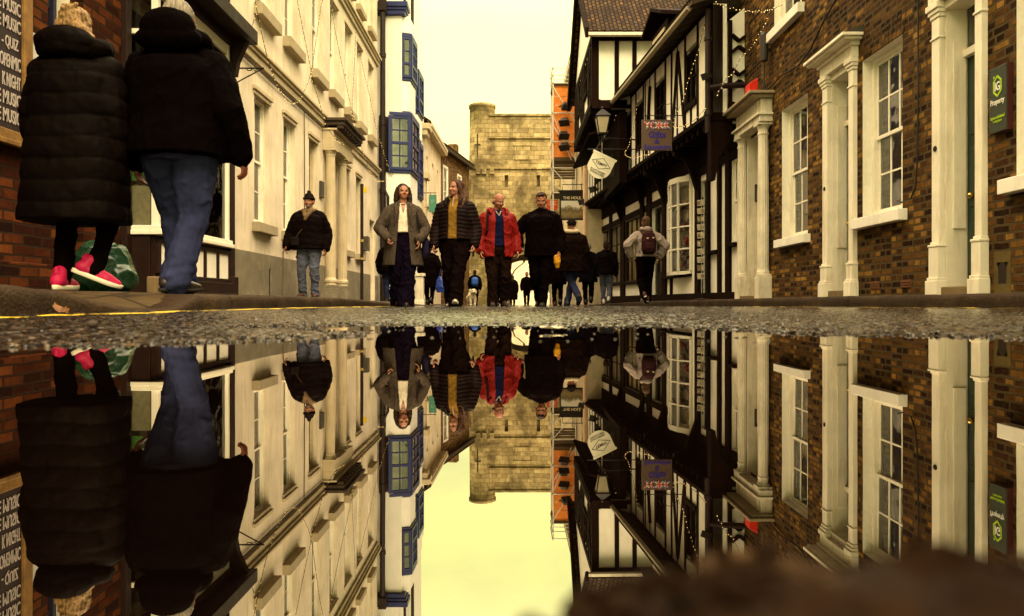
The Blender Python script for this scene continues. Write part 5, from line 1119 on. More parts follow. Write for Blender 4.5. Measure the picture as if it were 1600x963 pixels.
# columned doorcase at the joint with the timber house
m = MB()
for Y in (12.2, 11.2):
    c = MB(); x = v(Y); c.box(x-.115,x+.115,-.21,-.001,.1,.46); c.box(x-.10,x+.10,-.20,-.001,.46,.50)
    c.build('pedestal', WHITE_OLD, bh, bevel=.01)
    c = MB(); c.lathe([(.10,.50),(.10,.54),(.092,.56),(.088,.6),(.088,1.6),(.076,2.70),(.086,2.72),(.086,2.74),(.078,2.75),(.078,2.80),(.11,2.86)], (x,-.105,0), 48, .07, 14); c.box(x-.115,x+.115,-.22,-.0,2.86,2.90); c.build('column', WHITE_OLD, bh)
m = MB(); m.box(v(12.34),v(11.06),-.21,-.001,2.901,3.0); m.box(v(12.37),v(11.03),-.25,-.001,3.0,3.04); m.box(v(12.32),v(11.08),-.18,-.001,3.04,3.27)
m.box(v(12.24),v(12.18),-.20,-.18,3.08,3.26); m.box(v(11.23),v(11.17),-.20,-.18,3.08,3.26); m.build('entablature', WHITE_OLD, bh, bevel=.008)
m = MB(); m.box(v(12.34),v(11.02),-.34,-.001,3.27,3.32); m.box(v(12.37),v(10.97),-.40,-.001,3.32,3.365); m.build('hood', mat('weathered_hood', (.30,.24,.15), .7, .3, 4, .4, 30, dirt=.4), bh, bevel=.008)
m = MB(); m.box(v(12.08)-.02,v(12.08)+.012,-.06,.38,.1,2.9); m.box(v(11.32)-.012,v(11.32)+.02,-.06,.38,.1,2.9); m.build('door_lining', WHITE_OLD, bh)
m = MB(); m.box(v(12.06),v(11.34),.36,.40,.1,2.2); d_ = m.build('door', WHITE_OLD, bh, bevel=.006); m = MB(); m.box(v(12.06),v(11.34),.36,.38,2.25,2.85); m.build('fanlight', GLASS, bh); backing(bh, 'room_interior', v(12.1), v(11.3), 0, 2.9, .44, ROOMDARK)
m = MB(); m.box(v(12.06),v(11.34),-.2,.36,.0,.16); m.build('doorstep', mat('step_stone', 0), bh)
m = MB(); m.box(0,LH,-.05,-.001,3.86,3.94); 
m = MB(); m.box(0,LH,-.14,-.001,7.3,7.45); m.box(0,LH,-.24,-.001,7.45,7.6); m.build('cornice', WHITE_OLD, bh, bevel=.012)
shell(bh, 0, LH, 7.6, 8, HB); roof(bh, 0, LH, 7.6, 8, 2.8)
# air bricks low in the wall
for x in (v(8.05), v(7.42)):
    m = MB(); m.box(x,x+.2,-.006,-.001,.20,.29)
    for k in range(3): m.box(x+.01,x+.19,-.012,-.006,.21+k*.027,.223+k*.027)
    m.build('air_brick', mat('terracotta', (.12,.045,.018), .8, .3, 20), bh)
# things on the brick house
ic = empty('intercom', (4.1+.09, 11.99, 1.76), R(0), 'dark intercom panel with five buttons in the columned doorway', 'intercom')
m = MB(); m.box(-.06,.06,-.03,0,0,.30); m.build('panel', BOXGREY, ic, bevel=.004)
for k in range(5): m = MB(); m.box(-.035,.035,-.036,-.0305,.03+k*.042,.058+k*.042); m.build('button', mat('button_grey', (.20,.18,.13), .4), ic)
m = MB(); m.box(-.04,.04,-.035,-.0305,.245,.285); m.build('speaker_grille', IRON, ic)
m = MB(); m.prism([(-.14,0),(.0,0),(.0,.28),(-.14,.19)], 0, .20, 'x'); tag(m.build('alarm_box', mat('red_alarm', (.60,.025,.012), .35, .12, 6), None, bevel=.008, loc=(3.93, 11.45, 3.367), rz=R(-90)), 'red wedge shaped alarm box sitting on the hood of the columned doorway', 'alarm box')
m = MB(); m.lathe([(.03,-.12),(.06,-.10),(.065,.0),(.065,.30),(.05,.34),(.02,.36)], n=14); m.tube([(0,0,-.12),(0,0,-.5),(.05,0,-.62)], .018, 8); m.box(-.02,.11,-.02,.02,.05,.09); tag(m.build('wall_light', mat('dark_lamp', (.035,.028,.024), .4), None, loc=(3.99, 11.15, 3.98)), 'dark cylindrical wall light on the brickwork beside the upper window', 'wall light')
# cables across the brickwork
def cable(name, label, pts, r=.012, out=.03):
    m = MB(); m.tube([(4.1-out, Y, z) for Y, z in pts], r, 6); return tag(m.build(name, IRON), label, 'cable')
cable('cable', 'thin black cable drooping across the brickwork between the doorway hoods', [(12.3,3.55),(11.6,3.46),(11.1,3.44),(10.6,3.48),(10.0,3.42),(9.6,3.5),(9.2,3.72),(8.6,3.95),(8.0,4.15),(7.4,4.32),(6.6,4.4),(5,4.45)])
cable('cable', 'black cable running straight down the brickwork beside the larger door surround', [(7.08,4.4),(7.07,2.2),(7.09,1.45),(7.12,1.22),(7.2,1.12),(7.36,1.10),(7.45,1.13)], .008, .02)
# lettings agent's board
ig = empty('agent_board', (4.1, 5.97, 1.47), RIGHT, 'dark green IG Property board with a lime house outline fixed to the brick wall', 'sign')
m = MB(); m.box(0,.215,-.05,-.002,0,.55); m.build('backing', mat('dark_red_edge', (.05,.010,.008), .5), ig, bevel=.003)
m = MB(); m.box(.004,.211,-.056,-.0505,.004,.546); m.build('board', mat('agent_green', (.030,.038,.026), .35, .1, 3), ig, bevel=.002)
LIME = mat('lime_paint', (.36,.52,.02), .4, .05); PALE = mat('white_letter', (.75,.74,.66), .4, .05)
hx = [(.1075+.058*cos(a), .385+.092*sin(a)) for a in (R(90),R(30),R(-30),R(-90),R(-150),R(150))]
m = MB()
for k in range(6):
    p, q = hx[k], hx[(k+1) % 6]; c_ = (.1075,.385); I = lambda a: (c_[0]+(a[0]-c_[0])*.78, c_[1]+(a[1]-c_[1])*.80)
    m.prism([p, q, I(q), I(p)], -.060, -.0565)
m.prism([(.062,.452),(.062,.475),(.076,.475),(.076,.463)], -.060, -.0565); m.build('house_outline', LIME, ig)
for s, x, z, w2, h2, mm, bo in (('IG',.1075,.385,.062,.075,PALE,.02),('Property',.1075,.252,.165,.062,PALE,.008),('Student and Residential',.1075,.128,.165,.026,LIME,0),('Letting Agent',.1075,.094,.105,.026,LIME,0)):
    t = text_mb(s, w2, h2, .003, bo); put(t, x, -.0585, z); t.build('lettering', mm, ig)
for x in (.014,.201):
    for z in (.02,.28,.53): m = MB(); m.ball((x,-.056,z), .005, 6, 4); m.build('screw', IRON, ig)
# boot scraper recess stone
m = MB(); n = 12; outer = [(0,0),(.20,0),(.20,.36),(0,.36)]
m.box(0,.05,-.04,-.001,.0,.36); m.box(.15,.20,-.04,-.001,0,.36); m.box(.05,.15,-.04,-.001,.27,.36); m.box(.05,.15,-.04,-.001,0,.09)
for k in range(6): a0 = pi*k/6; a1 = pi*(k+1)/6; m.prism([(.10+.05*cos(a0),.22+.05*sin(a0)),(.10+.05*cos(a1),.22+.05*sin(a1)),(.10+.07*cos(a1),.271),(.10+.07*cos(a0),.271)], -.04, -.001)
bs = empty('boot_scraper', (4.1, 5.98, .12), RIGHT, 'mossy stone boot scraper niche low on the brick wall under the agent board', 'boot scraper')
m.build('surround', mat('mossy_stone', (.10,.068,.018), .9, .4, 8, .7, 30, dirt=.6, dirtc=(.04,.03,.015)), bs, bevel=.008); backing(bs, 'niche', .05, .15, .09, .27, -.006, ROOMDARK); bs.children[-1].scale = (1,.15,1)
# ================================================================== PEOPLE
class Blob:
    """closed shapes that overlap and are merged into one skin"""
    def __init__(s): s.bm = bmesh.new()
    def _loft(s, rings, n):
        """rings: list of lists of points"""
        vs = [[s.bm.verts.new(p) for p in r] for r in rings]
        for a, b in zip(vs[:-1], vs[1:]):
            for k in range(n): s.bm.faces.new((a[k], a[(k+1) % n], b[(k+1) % n], b[k]))
        s.bm.faces.new(vs[0][::-1]); s.bm.faces.new(vs[-1])
    def ball(s, c, r, M3=None):
        if not isinstance(r, (tuple, list)): r = (r, r, r)
        m = M.Translation(V(c)) @ ((M3.to_4x4()) if M3 is not None else M.Identity(4)) @ M.Diagonal((*r, 1))
        bmesh.ops.create_uvsphere(s.bm, u_segments=14, v_segments=10, radius=1, matrix=m); return s
    def cap(s, a, b, ra, rb):
        a, b = V(a), V(b); d = b-a; L_ = d.length
        if L_ < 1e-6: return s.ball(a, max(ra, rb))
        d.normalize(); u = V((0,0,1)) if abs(d.z) < .9 else V((1,0,0)); x = d.cross(u).normalized(); y = d.cross(x); n = 12; rings = []
        prof = [(-ra*cos(t), ra*sin(t)) for t in (.25,.7,1.15,pi/2)] + [(L_-rb*cos(t)*-1*0 + (0 if t else 0), rb) for t in (0,)] + [(L_+rb*sin(t), rb*cos(t)) for t in (.45,.9,1.35)]
        for h, r in prof: rings.append([a + d*h + x*(r*cos(2*pi*k/n)) + y*(r*sin(2*pi*k/n)) for k in range(n)])
        s._loft(rings, n); return s
    def chain(s, pts, rads):
        for i in range(len(pts)-1): s.cap(pts[i], pts[i+1], rads[i], rads[i+1])
        return s
    def loft(s, rings, n=28, ex=2.3):
        """rings: (x, y, z, rx, ry) horizontal super-ellipses"""
        out = []
        for x, y, z, rx, ry in rings:
            r = []
            for k in range(n):
                a = 2*pi*k/n; c, q = cos(a), sin(a)
                r.append(V((x+rx*math.copysign(abs(c)**(2/ex), c), y+ry*math.copysign(abs(q)**(2/ex), q), z)))
            out.append(r)
        s._loft(out, n); return s
    def done(s, voxel, smooth=4, disp=()):
        me = bpy.data.meshes.new('b'); bmesh.ops.recalc_face_normals(s.bm, faces=s.bm.faces); s.bm.to_mesh(me); s.bm.free()
        o = bpy.data.objects.new('b', me); tmp.collection.objects.link(o)
        m = o.modifiers.new('r','REMESH'); m.mode = 'VOXEL'; m.voxel_size = voxel; m.use_smooth_shade = True
        if smooth: m = o.modifiers.new('s','SMOOTH'); m.factor = .5; m.iterations = smooth
        for size, st in disp:
            key = 'clouds%.3f' % size; tx = bpy.data.textures.get(key) or bpy.data.textures.new(key, 'CLOUDS'); tx.noise_scale = size; tx.noise_depth = 2
            m = o.modifiers.new('d','DISPLACE'); m.texture = tx; m.strength = st; m.mid_level = .5; m.texture_coords = 'GLOBAL'
        tmp_update(); r = bpy.data.meshes.new_from_object(o.evaluated_get(tmp.view_layers[0].depsgraph))
        bpy.data.objects.remove(o); bpy.data.meshes.remove(me); return r
def co_of(me):
    a = np.empty(len(me.vertices)*3, np.float32); me.vertices.foreach_get('co', a); return a.reshape(-1,3)
def no_of(me):
    a = np.empty(len(me.vertices)*3, np.float32); me.vertex_normals.foreach_get('vector', a); return a.reshape(-1,3)
def set_co(me, a): me.vertices.foreach_set('co', a.astype(np.float32).ravel()); me.update()
def mesh_obj(name, me, m, parent=None):
    me.name = name; me.materials.clear(); me.materials.append(m)
    if len(me.polygons): me.polygons.foreach_set('use_smooth', np.ones(len(me.polygons), bool))
    o = bpy.data.objects.new(name, me); link(o, parent); return o
def cloth(name, c, rough=.85, var=.3, vs=9, bump=.5, bs=120, spec=.02, sheen=0.0): return mat('cloth_'+name, c, rough, var, vs, bump, bs, spec=spec, sheen=sheen, bd=.004)
def skin_mat():
    t = NT('skin'); a = t.n('ShaderNodeAttribute', attribute_name='tone'); tc = t.n('ShaderNodeTexCoord').outputs['Object']; n = t.noise(tc, 30, 4, .6)
    r = t.ramp(n.outputs['Fac'], [(.3, .86), (.7, 1.06)]); t.pbr(t.mix(1, t.mix(1, a.outputs['Color'], (.66,.58,.54), 'MULTIPLY'), r.outputs[0], 'MULTIPLY'), .5, t.bump(n.outputs['Fac'], .12, .003), .35); return t.m
SKIN = skin_mat()
def ik(a, c, l1, l2, pole):
    d = c-a; L_ = min(d.length, .998*(l1+l2)); n = d.normalized(); x = (l1*l1-l2*l2+L_*L_)/(2*L_); h = sqrt(max(0, l1*l1-x*x)); p = pole-n*pole.dot(n); p.normalize()
    return a+n*x+p*h, a+n*L_
def folds(me, amp, seed=0.0, sx=7.0, sz=5.0):
    """soft creases of worn cloth"""
    if not amp: return
    co = co_of(me); no = no_of(me); o_ = V((seed*5.3, seed*2.1, seed*7.7)); d = np.empty(len(co), np.float32)
    for i, p in enumerate(co):
        x, y, z = float(p[0]), float(p[1]), float(p[2])
        a = NZ.noise(V((x*sx+z*3.2, y*sx, z*sz-x*2.4))+o_); b_ = NZ.noise(V((x*sx*2.3-z*5, y*sx*2, z*sz*2.1+x*6))+o_)
        d[i] = (1-min(1, abs(a)*2.6))**1.6 + .5*(1-min(1, abs(b_)*2.6))**1.6
    co += no*((d-d.mean())*amp)[:,None]; set_co(me, co)
class P:
    """a walking figure in its own frame: it faces -Y, its left hand is at +X, feet at z = 0"""
    def __init__(s, H, feet, wrists, yaw=0, pitch=0, g=1.0, sw=1.0, lean=0.0, elbow=None, hips=None, voxel=.006):
        s.H = H; s.g = g; s.yaw, s.pitch = yaw, pitch; s.vx = voxel
        k = H; s.k = k; s.lean = lean
        hz = .515*k
        feet = [list(f)+[0]*(5-len(f)) for f in feet]
        for f in feet:
            if f[4] > 0: f[2] = max(f[2], .15*sin(R(f[4])))
            if f[4] < 0: f[2] = max(f[2], .07*sin(-R(f[4])))
        s.ank = [V((f[0], f[1], f[2]+.075)) for f in feet]; s.feet = feet
        hx = .052*k
        for i, sg in enumerate((1,-1)):
            d = s.ank[i]-V((sg*hx, 0, hz)); L_ = .995*(.245+.232)*k
            h2 = sqrt(max(.01, L_*L_-(d.x**2+d.y**2))); hz = min(hz, s.ank[i].z+h2)
        s.hz = hz; s.hip = [V((sg*hx, 0, hz)) for sg in (1,-1)]
        s.knee = []
        for i, sg in enumerate((1,-1)):
            kn, an = ik(s.hip[i], s.ank[i], .245*k, .232*k, V((sg*.12,-1,0))); s.knee.append(kn); s.ank[i] = an
        dz = hz-.515*k; s.dz = dz
        s.sh = [V((sg*.098*k*sw, lean*.8, .778*k+dz)) for sg in (1,-1)]
        s.elb = []; s.wr = []
        for i, sg in enumerate((1,-1)):
            t = s.sh[i]+V(wrists[i])*k; pole = V(elbow[i]) if elbow else V((sg*.5, 1, -.1)); e, w_ = ik(s.sh[i], t, .168*k, .148*k, pole); s.elb.append(e); s.wr.append(w_)
        s.neck = V((0, lean*.9+.008, .84*k+dz)); s.hr = M.Rotation(R(yaw),3,'Z') @ M.Rotation(R(pitch),3,'X')
        s.hp = V((0, lean, .868*k+dz))
    def hd(s, x, y, z):             # head frame (units of H, z from the chin pivot) to figure frame
        return s.hp + s.hr @ (V((x, y, z))*s.k)
    def body(s, label, loc, heading, tone=(.42,.22,.13), lips=(.30,.09,.07), brow=(.06,.035,.02), beard=None, hands=(('relaxed',),('relaxed',)), face=True, female=False):
        k = s.k; b = Blob(); g = s.g
        b.loft([(0,0,.47*k+s.dz,.075*k*g,.055*k*g),(0,0,.53*k+s.dz,.085*k*g,.06*k*g),(0,s.lean*.3,.62*k+s.dz,.07*k*g,.05*k*g),(0,s.lean*.6,.72*k+s.dz,.08*k*g,.058*k*g),(0,s.lean*.8,.79*k+s.dz,.088*k,.055*k),(0,s.lean*.85,.825*k+s.dz,.05*k,.04*k)])
        for i in (0,1):
            b.chain([s.hip[i], s.knee[i], s.ank[i]], [.050*k*g**.5,.028*k,.019*k]); b.chain([s.sh[i], s.elb[i], s.wr[i]], [.030*k,.022*k,.0165*k])
            f = s.feet[i]; ya = R(f[3]) if len(f) > 3 else 0; pp = R(f[4]); fr_ = M.Rotation(ya,3,'Z') @ M.Rotation(pp,3,'X'); b.cap(s.ank[i], s.ank[i]+fr_ @ V((0,.0,-.035)), .020, .024); b.cap(s.ank[i]+fr_ @ V((0,0,-.035)), s.ank[i]+fr_ @ V((0,-.10,-.045)), .024, .018)
        b.cap(s.neck-V((0,0,.02*k)), s.hd(0,.006,.035), .034*k*(.92 if female else 1.0), .031*k)
        b.ball(s.hd(0,.004,.078), (.0435*k,.054*k,.052*k), s.hr); b.ball(s.hd(0,-.014,.050), (.038*k,.040*k,.046*k), s.hr); b.ball(s.hd(0,-.024,.026), (.028*k,.028*k,.022*k), s.hr); b.ball(s.hd(0,-.036,.014), (.014*k,.012*k,.010*k), s.hr)
        b.cap(s.hd(0,-.050,.064), s.hd(0,-.0605,.049), .0050*k, .0070*k); b.ball(s.hd(0,-.055,.0465), (.0095*k,.007*k,.005*k), s.hr)
        b.cap(s.hd(-.020,-.0455,.0755), s.hd(.020,-.0455,.0755), .006*k, .006*k)
        b.ball(s.hd(0,-.046,.031), (.015*k,.006*k,.007*k), s.hr)
        for sg in (1,-1):
            b.ball(s.hd(sg*.046,.004,.058), (.006*k,.012*k,.018*k), s.hr); b.ball(s.hd(sg*.022,-.034,.046), (.014*k,.014*k,.014*k), s.hr)
        for i, sg in enumerate((1,-1)):
            s._hand(b, i, sg, *hands[i])
        me = b.done(s.vx, 3)
        co = co_of(me); tn = np.tile(np.array([*tone, 1.0], np.float32), (len(co), 1))
        inv = np.array(s.hr.inverted()); q = (co-np.array(s.hp)) @ inv.T / k
        hd = q[:,2] > -.01
        if face:
            fr = hd & (q[:,1] < -.030); ax = np.abs(q[:,0])
            def G(cx, cz, sx, sz): return np.exp(-((ax-cx)/sx)**2-((q[:,2]-cz)/sz)**2)*fr
            e = G(.0195,.065,.011,.0075); 
            d = np.array(s.hr @ V((0,1,0))); co += (e[:,None]*d[None,:]*.0065*k)
            e2 = G(.0195,.0645,.0085,.0036); w_ = np.clip(e2*1.6-.35,0,1); tn[:,:3] = tn[:,:3]*(1-w_[:,None])+w_[:,None]*np.array([.45,.40,.34])
            e3 = G(.0195,.0645,.0042,.0042); w_ = np.clip(e3*2-.5,0,1); tn[:,:3] = tn[:,:3]*(1-w_[:,None])+w_[:,None]*np.array([.02,.012,.01])
            w_ = np.clip(G(.021,.0685,.011,.0022)*1.6-.3,0,1)*.8; tn[:,:3] = tn[:,:3]*(1-w_[:,None])+w_[:,None]*np.array([.03,.018,.012])
            w_ = np.clip(G(.021,.0775,.013,.0032)*1.7-.3,0,1)*.85; tn[:,:3] = tn[:,:3]*(1-w_[:,None])+w_[:,None]*np.array(brow)
            w_ = np.clip(np.exp(-(q[:,0]/.0145)**4-((q[:,2]-.0305)/.0058)**2)*1.5-.4,0,1)*fr; tn[:,:3] = tn[:,:3]*(1-w_[:,None])+w_[:,None]*np.array(lips)
            w_ = np.exp(-(q[:,0]/.012)**4-((q[:,2]-.0303)/.0013)**2)*fr*.8; tn[:,:3] = tn[:,:3]*(1-w_[:,None])+w_[:,None]*np.array([.08,.02,.015])
            w_ = np.clip(G(.026,.045,.012,.010),0,1)*.15; tn[:,:3] = tn[:,:3]*(1-w_[:,None])+w_[:,None]*np.array([.45,.16,.10])
            w_ = np.clip(np.exp(-((ax-.005)/.003)**2-((q[:,2]-.041)/.0022)**2),0,1)*fr*.8; tn[:,:3] *= (1-.7*w_[:,None])
            if beard is not None:
                w_ = (hd & (q[:,2] < .040) & (q[:,1] < .012) & (q[:,2] > .0)).astype(np.float32)*np.clip((.042-q[:,2])/.01,0,1)*.85; m_ = np.exp(-(q[:,0]/.012)**4-((q[:,2]-.0305)/.005)**2)
                w_ = w_*(1-.9*m_); tn[:,:3] = tn[:,:3]*(1-w_[:,None])+w_[:,None]*np.array(beard)
            set_co(me, co)
        at = me.color_attributes.new('tone', 'FLOAT_COLOR', 'POINT'); at.data.foreach_set('color', tn.ravel())
        o = mesh_obj('person', me, SKIN); o.location = loc; o.rotation_euler = (0,0,R(heading)); tag(o, label, 'person'); s.o = o; s.loc = V(loc); s.W = M.Translation(V(loc)) @ M.Rotation(R(heading),4,'Z'); return o
    def _hand(s, b, i, sg, mode='relaxed', dirn=None, palm=None):
        k = s.k/1.75; w_ = s.wr[i]; d = V(dirn).normalized() if dirn else (s.wr[i]-s.elb[i]).normalized()
        pn = V(palm) if palm else V((-sg, 0, 0)); pn = (pn-d*pn.dot(d)).normalized(); sd = d.cross(pn).normalized()
        if sd.y > 0: sd = -sd                                # thumb side points forward
        b.cap(w_-d*.02*k, w_+d*.03*k, .026*k, .024*k)
        for q in (-.027,-.009,.009,.027): b.cap(w_+d*.02*k+sd*q*.8*k, w_+d*.082*k+sd*q*k, .0135*k, .0125*k)
        cu = {'relaxed': (.35,.6), 'fist': (1.15,1.5), 'grip': (.8,1.25), 'flat': (.1,.2)}[mode]
        for j, (q, L_) in enumerate(((.030,.070),(.010,.080),(-.010,.075),(-.029,.058))):
            p = w_+d*.086*k+sd*q*k; c1, c2 = cu[0]+.06*j, cu[1]+.08*j
            d1 = d*cos(c1)+pn*sin(c1)+sd*(q*2.2); d2 = d*cos(c1+c2)+pn*sin(c1+c2); p1 = p+d1.normalized()*L_*.55*k; p2 = p1+d2.normalized()*L_*.45*k
            b.cap(p, p1, .0098*k, .0092*k); b.cap(p1, p2, .0092*k, .0078*k)
        t0 = w_+d*.025*k+sd*.026*k; t1 = t0+(d*.7+sd*.75+pn*.35).normalized()*.042*k; t2 = t1+(d*.95+sd*.1+pn*.45).normalized()*.034*k; b.cap(t0,t1,.0125*k,.011*k); b.cap(t1,t2,.0105*k,.0085*k)
    # -------------------------------------------------------------- garments
    def trousers(s, m, hemz=.03, wide=1.0, hem=1.0, rough=.008, hipw=1.0, up=.585, stack=0.0):
        k = s.k; b = Blob(); g = s.g; dz = s.dz
        b.loft([(0,0,.455*k+dz,.085*k*g*hipw,.066*k*g*hipw),(0,0,.50*k+dz,.098*k*g*hipw,.075*k*g*hipw),(0,0,.545*k+dz,.093*k*g,.070*k*g),(0,0,up*k+dz,.083*k*g,.064*k*g)])
        for i, sg in enumerate((1,-1)):
            d = (s.ank[i]-s.knee[i]).normalized(); hm = s.ank[i]+d*(s.ank[i].z-s.feet[i][2]-hemz)*.9
            b.chain([s.hip[i]+V((sg*.004,0,-.01)), s.hip[i].lerp(s.knee[i],.5), s.knee[i], s.knee[i].lerp(hm,.5), hm], [.066*k*wide*g**.5,.058*k*wide*g**.5,.047*k*wide,.043*k*wide*(1+hem)/2,.041*k*wide*hem])
        me = b.done(s.vx*1.3, 4, ((.16, rough*2.2), (.05, rough*.9))); folds(me, rough*1.3, s.H+s.loc.x, 8, 6)
        if stack:
            co = co_of(me); no = no_of(me)
            for i in (0,1):
                f = np.exp(-((co[:,0]-s.ank[i].x)/.15)**2-((co[:,1]-s.ank[i].y)/.2)**2)*np.clip((.34-co[:,2]+s.feet[i][2])/.3,0,1); co += no*(np.sin(co[:,2]*90+co[:,0]*25)*stack*f)[:,None]
            set_co(me, co)
        return mesh_obj('trousers', me, m, s.o)
    def top(s, name, m, hem=.47, ease=.018, flare=0.0, sleeve=1.0, cuff=.9, wrinkle=.012, quilt=0.0, pitch=.07, collar=0.0, cut=None, hem_y=0.0, belly=0.0, sl_end=.97, smooth=4, arms=True, neck=.845):
        """jacket, coat or jumper: a torso shell with sleeves; cut = (half width at hem, half width at chest, top z, bottom z) opens the front"""
        k = s.k; b = Blob(); g = s.g; dz = s.dz; e = ease; ln = s.lean
        r = []
        if hem < .455:
            r += [(0,hem_y,hem*k+dz,.105*k*g+e+flare,.083*k*g+e+flare*.9)]
        for z, rx, ry in ((.47,.103,.082),(.53,.101,.080),(.60,.093,.074),(.67,.096,.076),(.74,.098,.078),(.782,.086,.068)):
            if z < hem: continue
            t = (z-hem)/(.8-hem); fl = flare*(1-t)**1.5; bl = belly*math.exp(-((z-.62)/.08)**2)
            r.append((0, ln*(z-.5)/.35-bl*.4, z*k+dz, rx*k*g+e+fl, ry*k*g+e+fl*.9+bl))
        r += [(0,ln*.9,.812*k+dz,.070*k+e*.5,.055*k+e*.5),(0,ln*.95,.832*k+dz,.052*k+e*.4,.046*k+e*.4),(0,ln+.002,neck*k+dz,.042*k+e*.3,.042*k+e*.3)]
        b.loft(r)
        if arms:
            for i in (0,1):
                b.cap((s.sh[i].x*.30, ln*.95, .832*k+dz), s.sh[i]+V((0,0,.004*k)), .026*k+e*.4, .038*k*sleeve+e*.2); w_ = s.elb[i].lerp(s.wr[i], sl_end); b.chain([s.sh[i]+V((0,0,-.004*k)), s.sh[i].lerp(s.elb[i],.5), s.elb[i], s.elb[i].lerp(w_,.5), w_], [.044*k*sleeve+e*.25,.043*k*sleeve+e*.3,.038*k*sleeve+e*.3,.035*k*sleeve+e*.3,.030*k*sleeve*cuff+e*.25])
        if collar:
            zc = .853*k+dz; n = 18
            ring = [V((.047*k*cos(2*pi*q/n), ln+.050*k*sin(2*pi*q/n)+.004, zc+.010*k*sin(2*pi*q/n))) for q in range(n+1)]
            b.chain(ring, [collar]*(n+1)); b.chain([p+V((0,0,-.016*k)) for p in ring], [collar*1.1]*(n+1))
        me = b.done(s.vx*1.25, smooth, ((.18, wrinkle*2), (.06, wrinkle*.9)) if wrinkle else ())
        if wrinkle and not quilt: folds(me, wrinkle*1.1, s.H*2+s.loc.x)
        co = co_of(me); no = no_of(me)
        if quilt:
            ax = np.abs(co[:,0]); z = co[:,2] + .010*np.sin(co[:,0]*11+co[:,1]*7)
            ph = np.abs(np.sin(pi*z/pitch)); co += no*((ph**.45-.7)*quilt)[:,None]; set_co(me, co)
        if cut:
            wb, wt, zt, zb = cut; bm = bmesh.new(); bm.from_mesh(me)
            for sg in (1,-1):
                p = V((sg*wb,0,zb)); dr = V((sg*(wt-wb),0,zt-zb)); nn = dr.cross(V((0,1,0))).normalized()
                bmesh.ops.bisect_plane(bm, geom=bm.verts[:]+bm.edges[:]+bm.faces[:], plane_co=p, plane_no=nn, dist=1e-5)
            dead = []
            for f in bm.faces:
                c = f.calc_center_median(); t = (c.z-zb)/(zt-zb)
                if c.y < ln*(c.z-.5*k)/(.35*k)+.0 and t < 1.0 and abs(c.x) < wb+(wt-wb)*t: dead.append(f)
            bmesh.ops.delete(bm, geom=dead, context='FACES'); bm.to_mesh(me); bm.free()
        o = mesh_obj(name, me, m, s.o)
        if cut: md = o.modifiers.new('thick','SOLIDIFY'); md.thickness = .016 if name != 'blouse' else .004; md.offset = -1
        return o
    def shoes(s, m, sole_m, L_=.28, trainer=False, w_=1.0):
        for i in (0,1):
            f = s.feet[i]; ya = R(f[3]) if len(f) > 3 else 0; pi_ = R(f[4]) if len(f) > 4 else 0
            b = Blob(); b.cap((0,.045,.05),(0,-.11,.036), .040*w_, .038*w_); b.cap((0,-.10,.034),(0,-.165,.028), .041*w_, .030*w_); b.cap((0,.03,.06),(0,.02,.105), .040*w_, .038*w_)
            if trainer: b.cap((0,.055,.10),(0,.06,.125), .020, .014); b.cap((0,-.03,.075),(0,-.06,.06), .030, .026)
            me = b.done(.006, 3); co = co_of(me); co[:,2] = np.maximum(co[:,2], .012); co[:,1] *= L_/.28; set_co(me, co)
            up = mesh_obj('shoe', me, m, s.o)
            n = 28; out = []
            for q in range(n):
                a = 2*pi*q/n; y = -.055+.148*sin(a)*-1; hw = (.044 if y < -.02 else .038)*w_; out.append((hw*cos(a)*(1 if abs(cos(a)) < .8 else 1), y*L_/.28))
            sb = MB(); h0 = .024 if trainer else .014; rings = []
            for z, sc_ in ((0,.90),(.004,1.0),(h0,1.03),(h0+.004,.98)): rings.append([(p[0]*sc_, p[1]*(1+(sc_-1)*.4) , z + (.012 if trainer else .006)*max(0,(-p[1]-.13)/.07)) for p in out])
            vs = sum(rings, []); fs = [(j*n+q, j*n+(q+1) % n, (j+1)*n+(q+1) % n, (j+1)*n+q)[::1] for j in range(3) for q in range(n)]+[tuple(range(n-1,-1,-1)), tuple(3*n+q for q in range(n))]
            sb.add(vs, fs); so_ = sb.build('sole', sole_m, up, smooth=True)
            loc = s.ank[i].copy()
            up.matrix_local = M.Translation(loc) @ M.Rotation(ya,4,'Z') @ M.Rotation(pi_,4,'X') @ M.Translation(V((0,.015,-.075)))
    def hair(s, m, shapes, vox=.006, disp=.008, streak=.004):
        """shapes: list of ('b', centre, radii) or ('c', a, b, ra, rb) in head units"""
        b = Blob()
        for sh in shapes:
            if sh[0] == 'b': b.ball(s.hd(*sh[1]), tuple(r*s.k for r in sh[2]), s.hr)
            else: b.chain([s.hd(*p) for p in sh[1]], [r*s.k for r in sh[2]])
        me = b.done(vox, 3, ((.03, disp),)); co = co_of(me); no = no_of(me); a = np.arctan2(co[:,0]-s.hp.x, co[:,1]-s.hp.y)
        co += no*(streak*np.sin(a*34+co[:,2]*20+3*np.sin(co[:,2]*30)))[:,None]; set_co(me, co); return mesh_obj('hair', me, m, s.o)
    def beanie(s, m, pom=0, tall=.0):
        b = Blob(); b.ball(s.hd(0,.006,.096), (.048*s.k,.058*s.k,(.046+tall)*s.k), s.hr); b.ball(s.hd(0,.020,.080), (.050*s.k,.050*s.k,.035*s.k), s.hr)
        for t in range(16):
            a = 2*pi*t/16; a2 = 2*pi*(t+1)/16; b.cap(s.hd(.0475*cos(a),.004+.055*sin(a),.094+.0*sin(a)), s.hd(.0475*cos(a2),.004+.055*sin(a2),.094+.0*sin(a2)), .0100*s.k, .0100*s.k)
        if pom: b.ball(s.hd(0,.006,.146+tall), pom*s.k)
        me = b.done(.006, 3); co = co_of(me); no = no_of(me); a = np.arctan2(co[:,0]-s.hp.x, co[:,1]-s.hp.y); co += no*(.0022*np.sin(a*46))[:,None]
